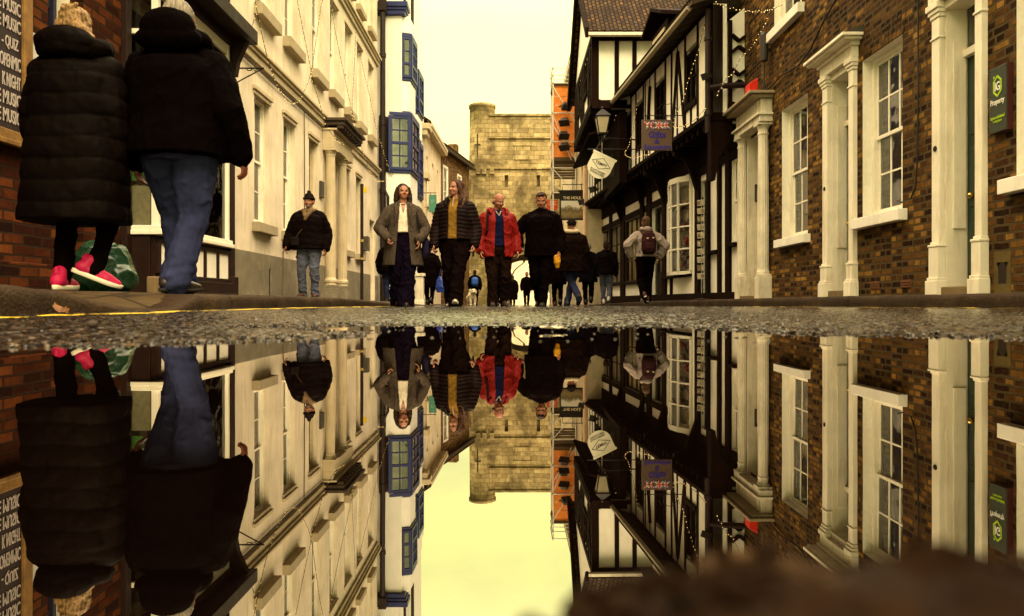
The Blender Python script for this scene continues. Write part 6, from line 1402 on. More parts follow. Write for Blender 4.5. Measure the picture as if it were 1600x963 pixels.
        inv = np.array(s.hr.inverted()); q = (co-np.array(s.hp)) @ inv.T / s.k; set_co(me, co); return mesh_obj('beanie', me, m, s.o)
    def place(s, mb_or_me, name, m, label, cat, smooth=False):
        """a thing the figure carries: a top-level object of its own"""
        if isinstance(mb_or_me, MB): o = mb_or_me.build(name, m, None, smooth=smooth)
        else: o = mesh_obj(name, mb_or_me, m)
        o.matrix_world = s.W; o.location = s.W.translation; o.rotation_euler = s.W.to_euler(); return tag(o, label, cat)
    def child(s, mb, name, m, smooth=False, bevel=0): return mb.build(name, m, s.o, smooth=smooth, bevel=bevel)
def hem_crinkle(o, amp=.012, f=22, z0=.0, z1=.5):
    me = o.data; co = co_of(me); no = no_of(me); a = np.arctan2(co[:,0], co[:,1]); k = np.clip((z1-co[:,2])/(z1-z0),0,1)
    co += no*(amp*np.sin(a*f)*k)[:,None]; set_co(me, co)

BLACK_DENIM = cloth('black_trousers', (.0022,.0008,.0007)); DENIM = cloth('blue_denim', (.024,.028,.070), .9, .45, 7, .6, 160); DENIM_L = cloth('pale_denim', (.08,.085,.125), .9, .4, 7, .6, 160)
BLACKC = cloth('black_coat', (.0020,.0007,.0006)); SHOEB = mat('black_leather', (.012,.007,.006), .4, .3, 10, .2, 60, spec=.4); SOLEB = mat('dark_sole', (.015,.010,.008), .8); SOLEW = mat('white_sole', (.68,.62,.50), .6, .1, 8)
def hair_mat(n, c, c2): 
    t = NT('hair_'+n); tc = t.n('ShaderNodeTexCoord').outputs['Object']; x = t.noise(t.scale(tc, 60, 60, 9), 1, 4, .6, .6); r = t.ramp(x.outputs['Fac'], [(.32, c2), (.68, c)]); t.pbr(r.outputs[0], .5, t.bump(x.outputs['Fac'], .9, .006), .12); return t.m
H_BROWN = hair_mat('brown', (.075,.032,.014), (.02,.009,.005)); H_DARK = hair_mat('dark', (.035,.015,.009), (.010,.005,.004)); H_BLOND = hair_mat('blonde', (.34,.21,.085), (.07,.034,.012)); H_GREY = hair_mat('grey', (.30,.26,.20), (.10,.08,.06)); H_MID = hair_mat('mid', (.11,.055,.025), (.03,.014,.008))
def cap_hair(lo=.0): return [('b',(0,.014,.086),(.0475,.053,.052)),('b',(0,.022,.055),(.043,.042,.045))]
def px(x, Y): return (x-800)/1100*Y

# ---- P1 woman in the long padded coat, walking away on the left pavement
p = P(1.67, [(.085,.0,0,8),(-.085,-.04,.06,-62,24)], [(.035,-.02,-.31),(-.03,.0,-.31)], 8, 0, 1.25, 1.08, voxel=.007)
p.body('blonde woman in a long black padded coat and pink trainers walking away up the pavement', (px(120,4.2), 4.2, .128), 180, face=False)
p.trousers(BLACK_DENIM, .05, .82, .8); p.shoes(mat('pink_trainer', (.42,.006,.06), .55, .2, 20, .3, 80), SOLEW, .27, True, 1.05)
PUFF = cloth('puffer_black', (.0022,.0008,.0004), .7, .25, 5, .2, 60, spec=.035)
c = p.top('coat', PUFF, .24, .045, .035, 1.22, 1.0, .012, .012, .125, 0, None, .01)
b = Blob(); k = p.k
for t in range(20):
    a = 2*pi*t/20; a2 = 2*pi*(t+1)/20; f = lambda a: V((.088*k*cos(a), .01+.075*k*sin(a), (.856-.018*sin(a))*k+p.dz)); b.cap(f(a), f(a2), .040*k, .040*k)
b.ball((0,.075*k,.865*k+p.dz), (.105*k,.05*k,.05*k)); b.ball((0,.0,.85*k+p.dz),(.10*k,.075*k,.035*k))
mesh_obj('hood', b.done(.009, 4, ((.1,.02),(.04,.008))), PUFF, p.o)
p.hair(H_BLOND, [('b',(0,.012,.086),(.052,.060,.054)),('b',(0,.025,.055),(.052,.05,.05)),('c',[(-.03,.03,.06),(-.055,.035,.02),(-.068,.03,-.02)],[.022,.018,.008]),('c',[(-.02,.045,.05),(-.04,.05,.0)],[.024,.014]),('c',[(.03,.04,.06),(.045,.055,.02)],[.024,.016]),('c',[(-.01,.05,.08),(-.045,.07,.04),(-.062,.07,-.01)],[.02,.018,.007]),('b',(.01,.055,.115),(.020,.016,.016)),('c',[(.02,.05,.125),(-.005,.06,.12),(-.02,.055,.132)],[.010,.010,.007])], .006, .022, .0012)
# ---- P2 man beside her
p = P(1.83, [(.085,-.24,0,12),(-.035,.12,.0,-24)], [(.04,-.03,-.31),(-.085,-.03,-.29)], -18, 8, 1.28, 1.16, voxel=.007)
p.body('grey haired man in a dark hooded jacket and baggy jeans walking away up the pavement', (px(279,4.36), 4.36, .118), 180, face=False, tone=(.36,.12,.08))
p.trousers(DENIM, .055, 1.06, 1.15, .005, stack=.005); p.shoes(SHOEB, SOLEB, .30)
NAVY = cloth('navy_jacket', (.0014,.0005,.0005), .85, .3, 6, .3, 80, spec=.015)
p.top('jacket', NAVY, .455, .05, .012, 1.22, 1.05, .006)
b = Blob(); k = p.k
for t in range(20):
    a = 2*pi*t/20; a2 = 2*pi*(t+1)/20; f = lambda a: V((.085*k*cos(a), .01+.072*k*sin(a), (.862+.006*sin(a))*k+p.dz)); b.cap(f(a), f(a2), .030*k, .030*k)
b.ball((0,.078*k,.885*k+p.dz), (.094*k,.045*k,.062*k)); b.ball((0,.07*k,.85*k+p.dz), (.11*k,.05*k,.05*k)); mesh_obj('hood', b.done(.009, 5, ((.1,.02),)), NAVY, p.o)
p.hair(H_GREY, cap_hair(), .006, .006)
# ---- P3 old man with the stick
p = P(1.60, [(.10,-.02,0,8),(-.10,.03,0,-12)], [(.05,.0,-.295),(-.085,-.06,-.28)], -6, 3, 1.22, 1.14, voxel=.006)
p.body('old man in a black padded jacket and bobble hat walking with a stick', (px(483,10.9), 10.9, .118), 0, tone=(.40,.17,.10), beard=(.33,.28,.22), brow=(.25,.21,.17))
p.trousers(DENIM_L, .02, .95, .92, .010, stack=.006); p.shoes(mat('brown_shoe', (.05,.02,.012), .5), SOLEB)
PUF2 = cloth('puffer_navy', (.0032,.0012,.0013), .75, .25, 6, .2, 60, spec=.03)
p.top('jacket', PUF2, .46, .05, .012, 1.25, 1.05, .012, .008, .10, 0); p.beanie(cloth('hat_black', (.010,.007,.007)), .018, .012); p.hair(H_GREY, [('b',(0,.016,.068),(.046,.05,.04))])
b = Blob(); k = p.k
for t in range(18):
    a = 2*pi*t/18; a2 = 2*pi*(t+1)/18; f = lambda a: V((.056*k*cos(a), -.006+.058*k*sin(a), (.846+.010*sin(a))*k+p.dz)); b.cap(f(a), f(a2), .021*k, .021*k)
b.chain([V((.035*k,-.055*k,.838*k)), V((.015*k,-.105*k,.79*k)), V((-.005*k,-.118*k,.75*k))], [.02*k,.022*k,.016*k]); b.chain([V((-.035*k,-.055*k,.838*k)), V((-.005*k,-.108*k,.78*k))], [.02*k,.02*k])
mesh_obj('scarf', b.done(.007, 3, ((.04,.008),)), cloth('scarf', (.13,.085,.045), .9, .4, 12), p.o)
m_ = MB(); w_ = p.wr[1]; hx_ = w_+V((-.01,-.05,-.06)); m_.tube([hx_+V((0,.06,.012)), hx_+V((0,.0,.02)), hx_+V((-.0,-.05,.012)), hx_+V((-.012,-.055,-.05)), V((hx_.x-.02,hx_.y-.07,.0))], [.012,.013,.013,.010,.010], 8)
p.place(m_, 'walking_stick', mat('stick_wood', (.12,.07,.04), .5), 'walking stick in the old man\'s right hand', 'walking stick')
m_ = MB(); m_.tube([V((.075*k,-.03,.83*k)), V((.02*k,-.115*k,.72*k)), V((-.06*k,-.125*k,.62*k)), V((-.10*k,-.12*k,.56*k))], .008, 6); bl = Blob(); bl.loft([(-.10*k,-.125*k,.50*k,.065,.03),(-.10*k,-.13*k,.58*k,.068,.032)]); 
o = p.place(bl.done(.008,2), 'shoulder_bag', cloth('bag_black', (.012,.008,.008)), 'small black bag slung across the old man\'s front', 'bag'); s_ = m_.build('strap', cloth('strap', (.05,.03,.02)), o)
# ---- P4 woman in the grey coat
p = P(1.66, [(.035,-.13,0,4),(-.06,.14,.02,-6)], [(.02,-.11,-.235),(-.02,-.12,-.225)], 13, -5, 1.12, 1.08, elbow=[(.9,.7,-.2),(-1,.6,-.2)])
p.body('woman with glasses in a long grey coat, white blouse and wide navy trousers', (px(630,9.5), 9.5, -.006), 8, tone=(.47,.22,.14), lips=(.36,.05,.05), female=True, hands=(('relaxed',(0,-.1,-1)),('grip',(.3,-.2,-1))))
p.trousers(cloth('navy_wide', (.0038,.002,.007)), .02, 1.22, 1.45, .012, 1.03, .60); p.shoes(SHOEB, SOLEB, .26)
k = p.k; TWEED = cloth('grey_tweed', (.060,.045,.034), .95, .5, 60, .5, 90)
p.top('blouse', cloth('white_blouse', (.66,.58,.46), .8, .12, 20, .4, 60), .575, -.004, .012, .9, .9, .006, arms=False, cut=(.0,.034,.835*p.k+p.dz,.745*p.k+p.dz), neck=.838)
c = p.top('coat', TWEED, .335, .022, .055, 1.08, 1.1, .007, 0, .07, .0, (.115,.040,.87*k+p.dz,.30*k))
lp = Blob()
for sg in (1,-1): lp.chain([V((sg*.050*k,.03*k,.855*k)), V((sg*.052*k,-.02*k,.838*k)), V((sg*.060*k,-.070*k,.80*k)), V((sg*.052*k,-.095*k,.74*k)), V((sg*.066*k,-.098*k,.66*k))], [.014,.018,.024,.022,.010])
lp.chain([V((.05*k,.03*k,.855*k)), V((0,.06*k,.86*k)), V((-.05*k,.03*k,.855*k))], [.016,.016,.016]); mesh_obj('lapels', lp.done(.007, 4), TWEED, p.o)
p.hair(H_DARK, [('b',(0,.014,.088),(.050,.056,.054)),('b',(0,.026,.05),(.050,.042,.055)),('c',[(.040,-.010,.095),(.054,.002,.05),(.056,.012,.0),(.060,.01,-.022)],[.018,.020,.022,.014]),('c',[(-.040,-.010,.095),(-.054,.002,.05),(-.056,.012,.0),(-.062,.01,-.022)],[.018,.020,.022,.014])], .006, .010, .003)
gl = MB()
for sg in (1,-1): gl.tube([p.hd(sg*.0205+.0145*cos(a), -.0585, .063+.0125*sin(a)) for a in np.linspace(0,2*pi,17)], .0014, 5); gl.tube([p.hd(sg*.035,-.0575,.065), p.hd(sg*.047,-.03,.066), p.hd(sg*.048,.0,.064)], .0013, 5)
gl.tube([p.hd(-.006,-.060,.066), p.hd(0,-.062,.068), p.hd(.006,-.060,.066)], .0013, 5); p.child(gl, 'glasses', mat('gold_wire', (.40,.24,.07), .3, .1, metal=1))
m_ = MB(); m_.tube([p.sh[0]+V((-.02,.06,.06)), p.sh[0]+V((-.01,-.02,.075)), p.sh[0]+V((.01,-.10,-.06)), V((.13*k,-.11*k,.60*k)), V((.18*k,-.02*k,.55*k))], .010, 6)
bl = Blob(); bl.loft([(.17*k,.0,.40*k,.05,.08),(.185*k,.0,.44*k,.065,.10),(.185*k,.0,.53*k,.055,.09),(.175*k,0,.56*k,.03,.06)]); o = p.place(bl.done(.008,3,((.08,.012),)), 'handbag', cloth('bag_navy', (.014,.010,.028), .6), 'dark navy shoulder bag hanging at the grey coat woman\'s hip', 'bag'); m_.build('strap', cloth('strap2', (.012,.008,.008)), o)
nl = MB(); nl.tube([V((.03*k,-.045*k,.835*k)), V((.015*k,-.092*k,.79*k)), V((0,-.098*k,.772*k)), V((-.015*k,-.092*k,.79*k)), V((-.03*k,-.045*k,.835*k))], .0018, 5); nl.ball(V((0,-.100*k,.766*k)), .006, 8, 6); p.child(nl, 'necklace', mat('dark_pendant', (.06,.03,.02), .4))
# ---- P5 woman in mustard jumper
p = P(1.72, [(-.065,-.02,0,-6),(-.0+.07,-.20,.0,10,-16)], [(.055,-.04,-.295),(-.05,-.06,-.293)], -38, -3, 1.12, 1.08)
p.feet = [p.feet[1], p.feet[0]]; 
p = P(1.72, [(.055,-.22,.0,12,-14),(-.08,.12,.0,-10)], [(.055,-.04,-.295),(-.05,-.06,-.293)], -38, -3, 1.12, 1.08)
p.body('woman with long brown hair in an open dark padded jacket over a mustard jumper', (px(712,9.5), 9.5, -.006), -10, tone=(.48,.23,.15), lips=(.40,.09,.08), female=True, hands=(('grip',),('grip',)))
p.trousers(cloth('charcoal_trousers', (.004,.0016,.0016)), .03, 1.12, 1.25, .012, stack=.004); p.shoes(mat('dark_trainer', (.03,.02,.02), .6, .3, 30), SOLEW, .26, True)
k = p.k; MUST = cloth('mustard_knit', (.20,.105,.018), .95, .2, 30, .5, 140)
p.top('jumper', MUST, .50, .004, 0, .9, .9, .008, 0, .07, .012, arms=False)
zz = MB(); zz.tube([V((0,-.050*k,.855*k)), V((0,-.083*k,.815*k)), V((0,-.095*k,.775*k))], .004, 6); p.child(zz, 'zip', mat('zip_metal', (.4,.35,.28), .4))
c = p.top('jacket', cloth('puffer_brown', (.0075,.0034,.0036), .6, .25, 6, .2, 60, spec=.05), .475, .036, .012, 1.22, .95, .008, .012, .052, .0065, (.068,.060,.87*k+p.dz,.40*k))
cb_ = Blob()
for sg in (1,-1): cb_.chain([V((sg*.035*k,.05*k,.862*k)), V((sg*.062*k,.0,.855*k)), V((sg*.062*k,-.05*k,.835*k)), V((sg*.058*k,-.088*k,.79*k))], [.022,.026,.026,.018])
mesh_obj('collar', cb_.done(.007,4,((.05,.01),)), mat('cloth_puffer_brown', 0), p.o)
p.hair(H_BROWN, [('b',(0,.014,.088),(.048,.056,.052)),('b',(0,.026,.05),(.046,.042,.05)),('c',[(.035,-.015,.100),(.050,.0,.06),(.055,.014,.01),(.075,.0,-.04),(.095,-.03,-.09)],[.014,.018,.022,.022,.010]),('c',[(.02,.05,.05),(.055,.045,.0),(.085,.01,-.05),(.10,-.02,-.10)],[.025,.025,.022,.010]),('c',[(-.035,-.012,.100),(-.047,.008,.06),(-.05,.02,.01),(-.05,.03,-.04)],[.013,.016,.02,.014])], .006, .010, .003)
for i, nm in ((0,'left'),):
    m_ = MB(); w_ = p.wr[0]; m_.box(w_.x-.018, w_.x-.008, w_.y-.055, w_.y+.015, w_.z-.155, w_.z-.02); p.place(m_, 'phone', mat('phone_black', (.012,.010,.012), .25), 'black phone held low in the mustard jumper woman\'s hand', 'phone')
# ---- P6 man in the red jacket
p = P(1.71, [(.115,.10,.035,10,14),(-.085,-.05,0,-8)], [(.065,-.04,-.288),(-.05,-.05,-.292)], 20, 22, 1.1, 1.1)
p.body('bald man in an open red jacket over a navy fleece, looking down', (px(777,10.6), 10.6, -.014), 12, tone=(.45,.19,.12), hands=(('relaxed',),('relaxed',)), brow=(.22,.17,.13))
p.trousers(cloth('brown_trousers', (.010,.0045,.0033)), .03, 1.0, 1.0, .012); p.shoes(mat('brown_boot', (.045,.026,.018), .6, .3, 20), SOLEB)
k = p.k; p.top('fleece', cloth('navy_fleece', (.005,.007,.03), .95, .2, 20, .4, 120), .475, .010, 0, .9, .9, .010, 0, .07, .013, arms=False)
RED = cloth('red_shell', (.16,.004,.003), .65, .18, 8, .25, 60, spec=.12)
p.top('jacket', RED, .435, .040, .016, 1.2, 1.0, .011, 0, .07, .0, (.088,.050,.88*k+p.dz,.38*k))
cb_ = Blob()
for sg in (1,-1): cb_.chain([V((sg*.03*k,.062*k,.868*k)), V((sg*.066*k,.02*k,.868*k)), V((sg*.080*k,-.035*k,.848*k)), V((sg*.066*k,-.078*k,.812*k))], [.020,.026,.026,.014])
cb_.chain([V((-.03*k,.062*k,.868*k)), V((.03*k,.062*k,.868*k))], [.022,.022]); mesh_obj('collar', cb_.done(.007,4,((.05,.01),)), RED, p.o)
sh = Blob(); sh.chain([V((.022*k,-.052*k,.835*k)), V((.0,-.088*k,.79*k))], [.012,.008]); sh.chain([V((-.022*k,-.052*k,.835*k)), V((.0,-.088*k,.79*k))], [.012,.008]); mesh_obj('shirt_collar', sh.done(.006,2), cloth('grey_collar', (.22,.19,.16)), p.o)
p.hair(H_GREY, [('b',(0,.030,.045),(.045,.030,.026)),('c',[(.046,.004,.055),(.045,.025,.05)],[.006,.008]),('c',[(-.046,.004,.055),(-.045,.025,.05)],[.006,.008])], .006, .003)
gl = MB()
for sg in (1,-1): gl.tube([p.hd(sg*.0205+.013*cos(a), -.0585, .063+.010*sin(a)) for a in np.linspace(0,2*pi,15)], .0013, 5); gl.tube([p.hd(sg*.034,-.057,.065), p.hd(sg*.048,.0,.064)], .0012, 5)
p.child(gl, 'glasses', mat('steel_wire', (.3,.26,.2), .3, .1, metal=1))
m_ = MB(); m_.tube([V((-.092*k,.07*k,.81*k)), V((-.088*k,.0,.848*k)), V((-.098*k,-.075*k,.79*k)), V((-.105*k,-.085*k,.66*k)), V((-.118*k,.0,.57*k))], .016, 6); bl = Blob(); bl.loft([(0,.135*k,.52*k,.13,.06),(0,.15*k,.60*k,.15,.09),(0,.14*k,.78*k,.13,.07)]); o = p.place(bl.done(.01,3), 'backpack', cloth('pack_black', (.012,.008,.008)), 'black backpack on the red jacket man, its strap over his right shoulder', 'backpack'); m_.build('strap', cloth('strap3', (.012,.008,.008)), o)
# ---- P7 man in the black jacket
p = P(1.79, [(.045,-.16,0,6),(-.06,.16,.03,-8,14)], [(.06,-.06,-.292),(-.075,-.06,-.245)], 6, 16, 1.18, 1.13, elbow=[(.5,1,-.1),(-1,.5,-.1)])
p.body('dark haired man in a black jacket, looking down, one hand in his pocket', (px(846,11), 11.0, -.016), -12, tone=(.42,.18,.11), hands=(('grip',),('fist',)), brow=(.04,.02,.012))
p.trousers(BLACK_DENIM, .02, .98, .95, .010); p.shoes(SHOEB, SOLEB, .29); p.top('jacket', BLACKC, .445, .042, .008, 1.2, 1.05, .009, 0, .07, .020, neck=.862)
p.hair(H_DARK, [('b',(0,.018,.090),(.0465,.052,.050)),('b',(0,.026,.055),(.044,.04,.042)),('c',[(-.02,-.035,.118),(.02,-.035,.12)],[.012,.012])], .006, .008)
w_ = p.wr[0]; bl = Blob(); bl.chain([w_+V((-.02,-.03,-.06)), w_+V((-.03,-.045,-.10)), w_+V((-.035,-.05,-.17)), w_+V((-.03,-.05,-.235))], [.03,.045,.055,.035]); bl.cap(w_+V((-.055,-.06,-.09)), w_+V((-.06,-.07,-.16)), .03, .02)
p.place(bl.done(.007,3,((.05,.015),)), 'woolly_hat', cloth('yellow_wool', (.50,.23,.015), .95, .25, 25, .6, 120), 'crumpled yellow woollen hat held in the black jacket man\'s left hand', 'hat')
# ---- background walkers (simplified but complete)
def walker(label, x, Y, z, H, heading, coat_m, trouser_m, hem=.46, ease=.04, hat=None, hairm=None, feet=None, g=1.1, wrists=None, vox=.009, long_hair=False, quilt=0, yaw=0, pitch=0, shoe=None, wide=.95, elbow=None, tone=(.40,.18,.11), pom=0, collar=.014, stack=0):
    q = P(H, feet or [(.07,-.12,0,5),(-.07,.16,.03,-6,18)], wrists or [(.045,-.05,-.295),(-.045,.0,-.298)], yaw, pitch, g, 1.1, voxel=vox, elbow=elbow)
    q.body(label, (px(x,Y), Y, z), heading, tone=tone, face=(abs(heading) < 90)); q.trousers(trouser_m, .02, wide, .95, .010, stack=stack); q.shoes(shoe or SHOEB, SOLEB if shoe is None else SOLEW)
    q.top('coat' if hem < .42 else 'jacket', coat_m, hem, ease, .015, 1.18, 1.05, .014, quilt, .08, collar)
    if hat is not None: q.beanie(hat, pom)
    if hairm is not None:
        sh_ = [('b',(0,.016,.088),(.048,.054,.052)),('b',(0,.026,.05),(.045,.042,.05))]
        if long_hair: sh_.append(('c',[(0,.04,.05),(0,.06,-.01),(0,.07,-.08)],[.045,.042,.022]))
        q.hair(hairm, sh_)
    return q
OLIVE = cloth('olive_coat', (.0052,.0022,.0012)); NAVYC = cloth('navy_coat', (.004,.0025,.005)); GREYH = cloth('grey_hat', (.24,.20,.15), .95, .3, 25, .6, 120)
q = walker('stout walker in a dark olive coat and black beanie with a cream hood, walking away', 893, 13.8, -.02, 1.72, 184, OLIVE, DENIM, .40, .06, cloth('hat_black', 0), None, [(-.10,.25,.06,0,40),(.07,-.10,0,0)], 1.3)
b = Blob(); k = q.k
for t in range(16):
    a = 2*pi*t/16; a2 = 2*pi*(t+1)/16; f = lambda a: V((.062*k*cos(a), .01+.058*k*sin(a), (.862-.01*sin(a))*k+q.dz)); b.cap(f(a), f(a2), .024*k, .024*k)
mesh_obj('fleece_hood', b.done(.008,3,((.03,.012),)), cloth('cream_fleece', (.46,.38,.25), .95, .3, 40, .8, 60), q.o)
walker('walker in a long dark coat and grey beanie following the shopfronts', 919, 19.5, .02, 1.66, 176, NAVYC, BLACK_DENIM, .36, .05, GREYH)
walker('walker in a dark jacket and pale blue jeans beside the shopfronts', 947, 19.0, .02, 1.68, 172, cloth('night_jacket', (.004,.002,.003)), DENIM_L, .46, .045, None, H_DARK, shoe=mat('white_trainer', (.6,.55,.45)))
q = walker('young man in a grey hoodie with a dark backpack, hands in pockets, walking away', 1009, 14.4, .06, 1.74, 184, cloth('grey_hoodie', (.26,.21,.185), .9, .15, 12, .4, 90), BLACK_DENIM, .475, .030, None, H_MID, [(.09,.2,.03,6,24),(-.06,-.08,0,-8)], 1.05, [(.075,-.03,-.235),(-.075,-.03,-.235)], .007, elbow=[(1,.55,-.1),(-1,.55,-.1)], shoe=mat('red_black_trainer', (.05,.012,.010), .6, .6, 12))
b = Blob(); k = q.k
for t in range(16):
    a = 2*pi*t/16; a2 = 2*pi*(t+1)/16; f = lambda a: V((.055*k*cos(a), .02+.06*k*sin(a), (.858-.012*sin(a))*k+q.dz)); b.cap(f(a), f(a2), .022*k, .022*k)
b.ball((0,.07*k,.85*k+q.dz),(.05*k,.03*k,.035*k)); mesh_obj('hood', b.done(.007,3,((.05,.012),)), mat('cloth_grey_hoodie', 0), q.o)
b = Blob(); b.loft([(0,.115*k,.555*k,.11,.05),(0,.135*k,.60*k,.145,.085),(0,.14*k,.70*k,.150,.09),(0,.125*k,.79*k,.125,.075),(0,.105*k,.825*k,.06,.04)]); b.loft([(0,.19*k,.57*k,.09,.03),(0,.20*k,.62*k,.10,.04),(0,.195*k,.68*k,.09,.03)])
PACK = cloth('pack_maroon', (.030,.010,.012), .7, .3, 8, .3, 60); o = q.place(b.done(.009,3,((.06,.01),)), 'backpack', PACK, 'dark maroon backpack on the back of the grey hoodie walker', 'backpack')
m_ = MB(); m_.ball(V((-.03*k,.225*k,.735*k)), (.022,.006,.016), 8, 6); m_.ball(V((.035*k,.222*k,.73*k)), (.025,.006,.014), 8, 6); m_.build('badge', mat('pale_badge', (.5,.42,.25), .5), o)
for sg in (1,-1): m_ = MB(); m_.tube([V((sg*.06*k,.09*k,.80*k)), V((sg*.075*k,.0,.846*k)), V((sg*.085*k,-.085*k,.78*k)), V((sg*.10*k,-.06*k,.66*k)), V((sg*.09*k,.08*k,.58*k))], .014, 6); m_.build('strap', PACK, o)
q = walker('walker in a dark coat and grey bobble hat half hidden behind the grey coat woman', 671, 19.0, .0, 1.60, 180, BLACKC, BLACK_DENIM, .30, .06, GREYH, None, g=1.2, pom=.024)
walker('walker in blue jeans and a black jacket hidden behind the grey coat woman', 608, 17.0, .02, 1.60, 178, BLACKC, DENIM, .46, .05, None, H_DARK)
b = Blob(); b.loft([(.0,0,0,.13,.09),(0,0,.12,.16,.11),(0,0,.34,.14,.08),(0,0,.40,.08,.05)]); o = mesh_obj('shopping_bag', b.done(.012,3,((.1,.04),)), mat('blue_bag', (.015,.035,.22), .45, .2, 8)); o.location = (px(690,18.6), 18.6, .32); tag(o, 'bright blue bag carried between the grey coat and mustard jumper women, further back', 'bag')
m_ = MB(); m_.tube([(-.06,0,.38),(-.03,0,.60),(.03,0,.60),(.06,0,.38)], .008, 6); m_.build('handle', mat('blue_bag', 0), o)
q = walker('distant child sized walker with a bright blue rucksack by the tower', 742, 31, -.09, 1.56, 182, NAVYC, BLACK_DENIM, .46, .04, None, H_DARK, vox=.012)
b = Blob(); k = q.k; b.loft([(0,.12*k,.54*k,.11,.06),(0,.15*k,.62*k,.155,.11),(0,.15*k,.74*k,.15,.10),(0,.12*k,.80*k,.08,.05)]); o = q.place(b.done(.012,3), 'rucksack', mat('blue_rucksack', (.02,.085,.36), .6, .2, 8), 'bright blue rucksack on the distant walker near the tower', 'backpack')
m_ = MB(); m_.box(-.09,.09,.265*k,.275*k,.60*k,.66*k); m_.build('pocket', mat('blue_rucksack', 0), o)
walker('figure in a long dark coat standing inside the tower arch', 801, 37.5, -.125, 1.60, 180, cloth('dark_brown_coat', (.005,.0025,.002)), BLACK_DENIM, .20, .05, None, H_DARK, [(.08,0,0,0),(-.08,0,0,0)], 1.25, vox=.012, long_hair=True)
walker('man in dark clothes coming through the tower arch', 823, 36.5, -.12, 1.74, 0, BLACKC, BLACK_DENIM, .45, .05, None, H_DARK, vox=.012, tone=(.36,.13,.08))
walker('dark figure walking behind the red jacket man', 781, 26, -.07, 1.66, 180, BLACKC, BLACK_DENIM, .40, .05, cloth('hat_black', 0), None, vox=.012)
walker('walker in a black coat just behind the black jacket man', 871, 20, -.045, 1.62, 180, BLACKC, BLACK_DENIM, .38, .05, None, H_DARK, vox=.012)
# ---- small fluffy dog
b = Blob(); b.loft([(0,.20,.22,.05,.05),(0,.2,.24,.06,.06)]) if 0 else None
b.chain([V((0,.20,.25)), V((0,.0,.26)), V((0,-.16,.27))], [.10,.105,.095]); b.chain([V((0,-.18,.30)), V((0,-.24,.38))], [.075,.07]); b.ball((0,-.27,.41),(.075,.085,.075)); b.cap((0,-.32,.395),(0,-.375,.38),.04,.03); b.cap((.06,-.25,.43),(.085,-.25,.37),.028,.022); b.cap((-.06,-.25,.43),(-.085,-.25,.37),.028,.022)
b.chain([V((0,.26,.30)), V((0,.30,.40)), V((0,.24,.46))], [.035,.035,.03])
for x in (.06,-.06):
    b.chain([V((x,-.15,.22)), V((x,-.16,.11)), V((x,-.155,.03)), V((x,-.18,.022))], [.05,.036,.030,.028]); b.chain([V((x,.18,.24)), V((x,.14,.15)), V((x,.22,.09)), V((x,.20,.028)), V((x,.17,.022))], [.065,.05,.034,.028,.026])
me = b.done(.010, 2, ((.03,.035),(.015,.012))); dg = mesh_obj('dog', me, mat('cream_fur', (.60,.50,.34), .95, .35, 30, .8, 90)); dg.location = (px(737,20.5), 20.5, -.045); dg.rotation_euler = (0,0,R(15)); tag(dg, 'small fluffy cream dog trotting near the mustard jumper woman\'s feet', 'dog')
m_ = MB(); m_.ball((0,-.405,.385), .016, 8, 6); m_.build('nose', IRON, dg)
for x in (.03,-.03): m_ = MB(); m_.ball((x,-.335,.435), .012, 8, 6); m_.build('eye', IRON, dg)
# ================================================================== SMALL THINGS
# green rubbish bag behind the padded coat
def lumpy(name, loc, r, m, label, cat, seed=1, amp=.16, squash=.8):
    b = Blob(); b.ball((0,0,r[2]*.8), (r[0],r[1],r[2]*.85)); b.ball((r[0]*.55,-.02,r[2]*.45), (r[0]*.6,r[1]*.8,r[2]*.5)); b.ball((-r[0]*.5,.02,r[2]*.4), (r[0]*.6,r[1]*.8,r[2]*.45)); b.cap((0,0,r[2]*1.4),(.03,0,r[2]*1.95), r[0]*.22, r[0]*.10); b.cap((.03,0,r[2]*1.9),(.09,.0,r[2]*2.1), r[0]*.14, r[0]*.2)
    me = b.done(.011, 3); folds(me, .022, seed, 4, 3); co = co_of(me); co[:,2] = np.maximum(co[:,2], 0); set_co(me, co); o = mesh_obj(name, me, m); o.location = loc; return tag(o, label, cat)
lumpy('rubbish_bag', (px(160,5.0), 5.0, .128), (.21,.17,.225), mat('green_plastic', (.012,.060,.030), .24, .15, 8, .35, 14, spec=.55, bd=.02), 'shiny green rubbish bag slumped against the wall behind the pink trainers', 'rubbish bag', 2)
# leaf curled against the kerb and others
def leaf(loc, s, c, label, rz=0, curl=.5, tilt=0):
    mb = MB(); n, m = 12, 6; vs = []; fs = []
    for i in range(n+1):
        t = i/n; w_ = .34*sin(pi*t)**.7*(1-.35*t)*(1+.18*sin(t*26))
        for j in range(m+1):
            u_ = (j/m-.5)*2; vs.append((u_*w_*s, (t-.5)*s, s*(curl*(u_*w_)**2*2+curl*.7*(t-.4)**2+.04*sin(9*t+4*u_))+.003))
    for i in range(n):
        for j in range(m): a = i*(m+1)+j; fs.append((a, a+1, a+m+2, a+m+1))
    mb.add(vs, fs); mb.tube([(0,-.5*s,.2*s*curl),(0,-.65*s,.3*s*curl)], .012*s, 5)
    o = mb.build('fallen_leaf', mat('leaf_%s' % c[0], c[1], .6, .5, 30, .4, 60), None, smooth=True, loc=loc); o.rotation_euler = (tilt, 0, rz); return tag(o, label, 'leaf')
leaf((-1.685, 2.62, .018), .085, ('brown', (.13,.052,.014)), 'curled brown leaf lying against the left kerb', R(60), 1.0, R(18))
leaf((.78, 1.0, .006), .05, ('pale', (.45,.40,.28)), 'small pale leaf floating near the right edge of the puddle', R(80), .3)
leaf((.075, 1.33, .004), .045, ('pale', 0), 'small pale leaf floating in the middle of the puddle below the tower', R(85), .2)
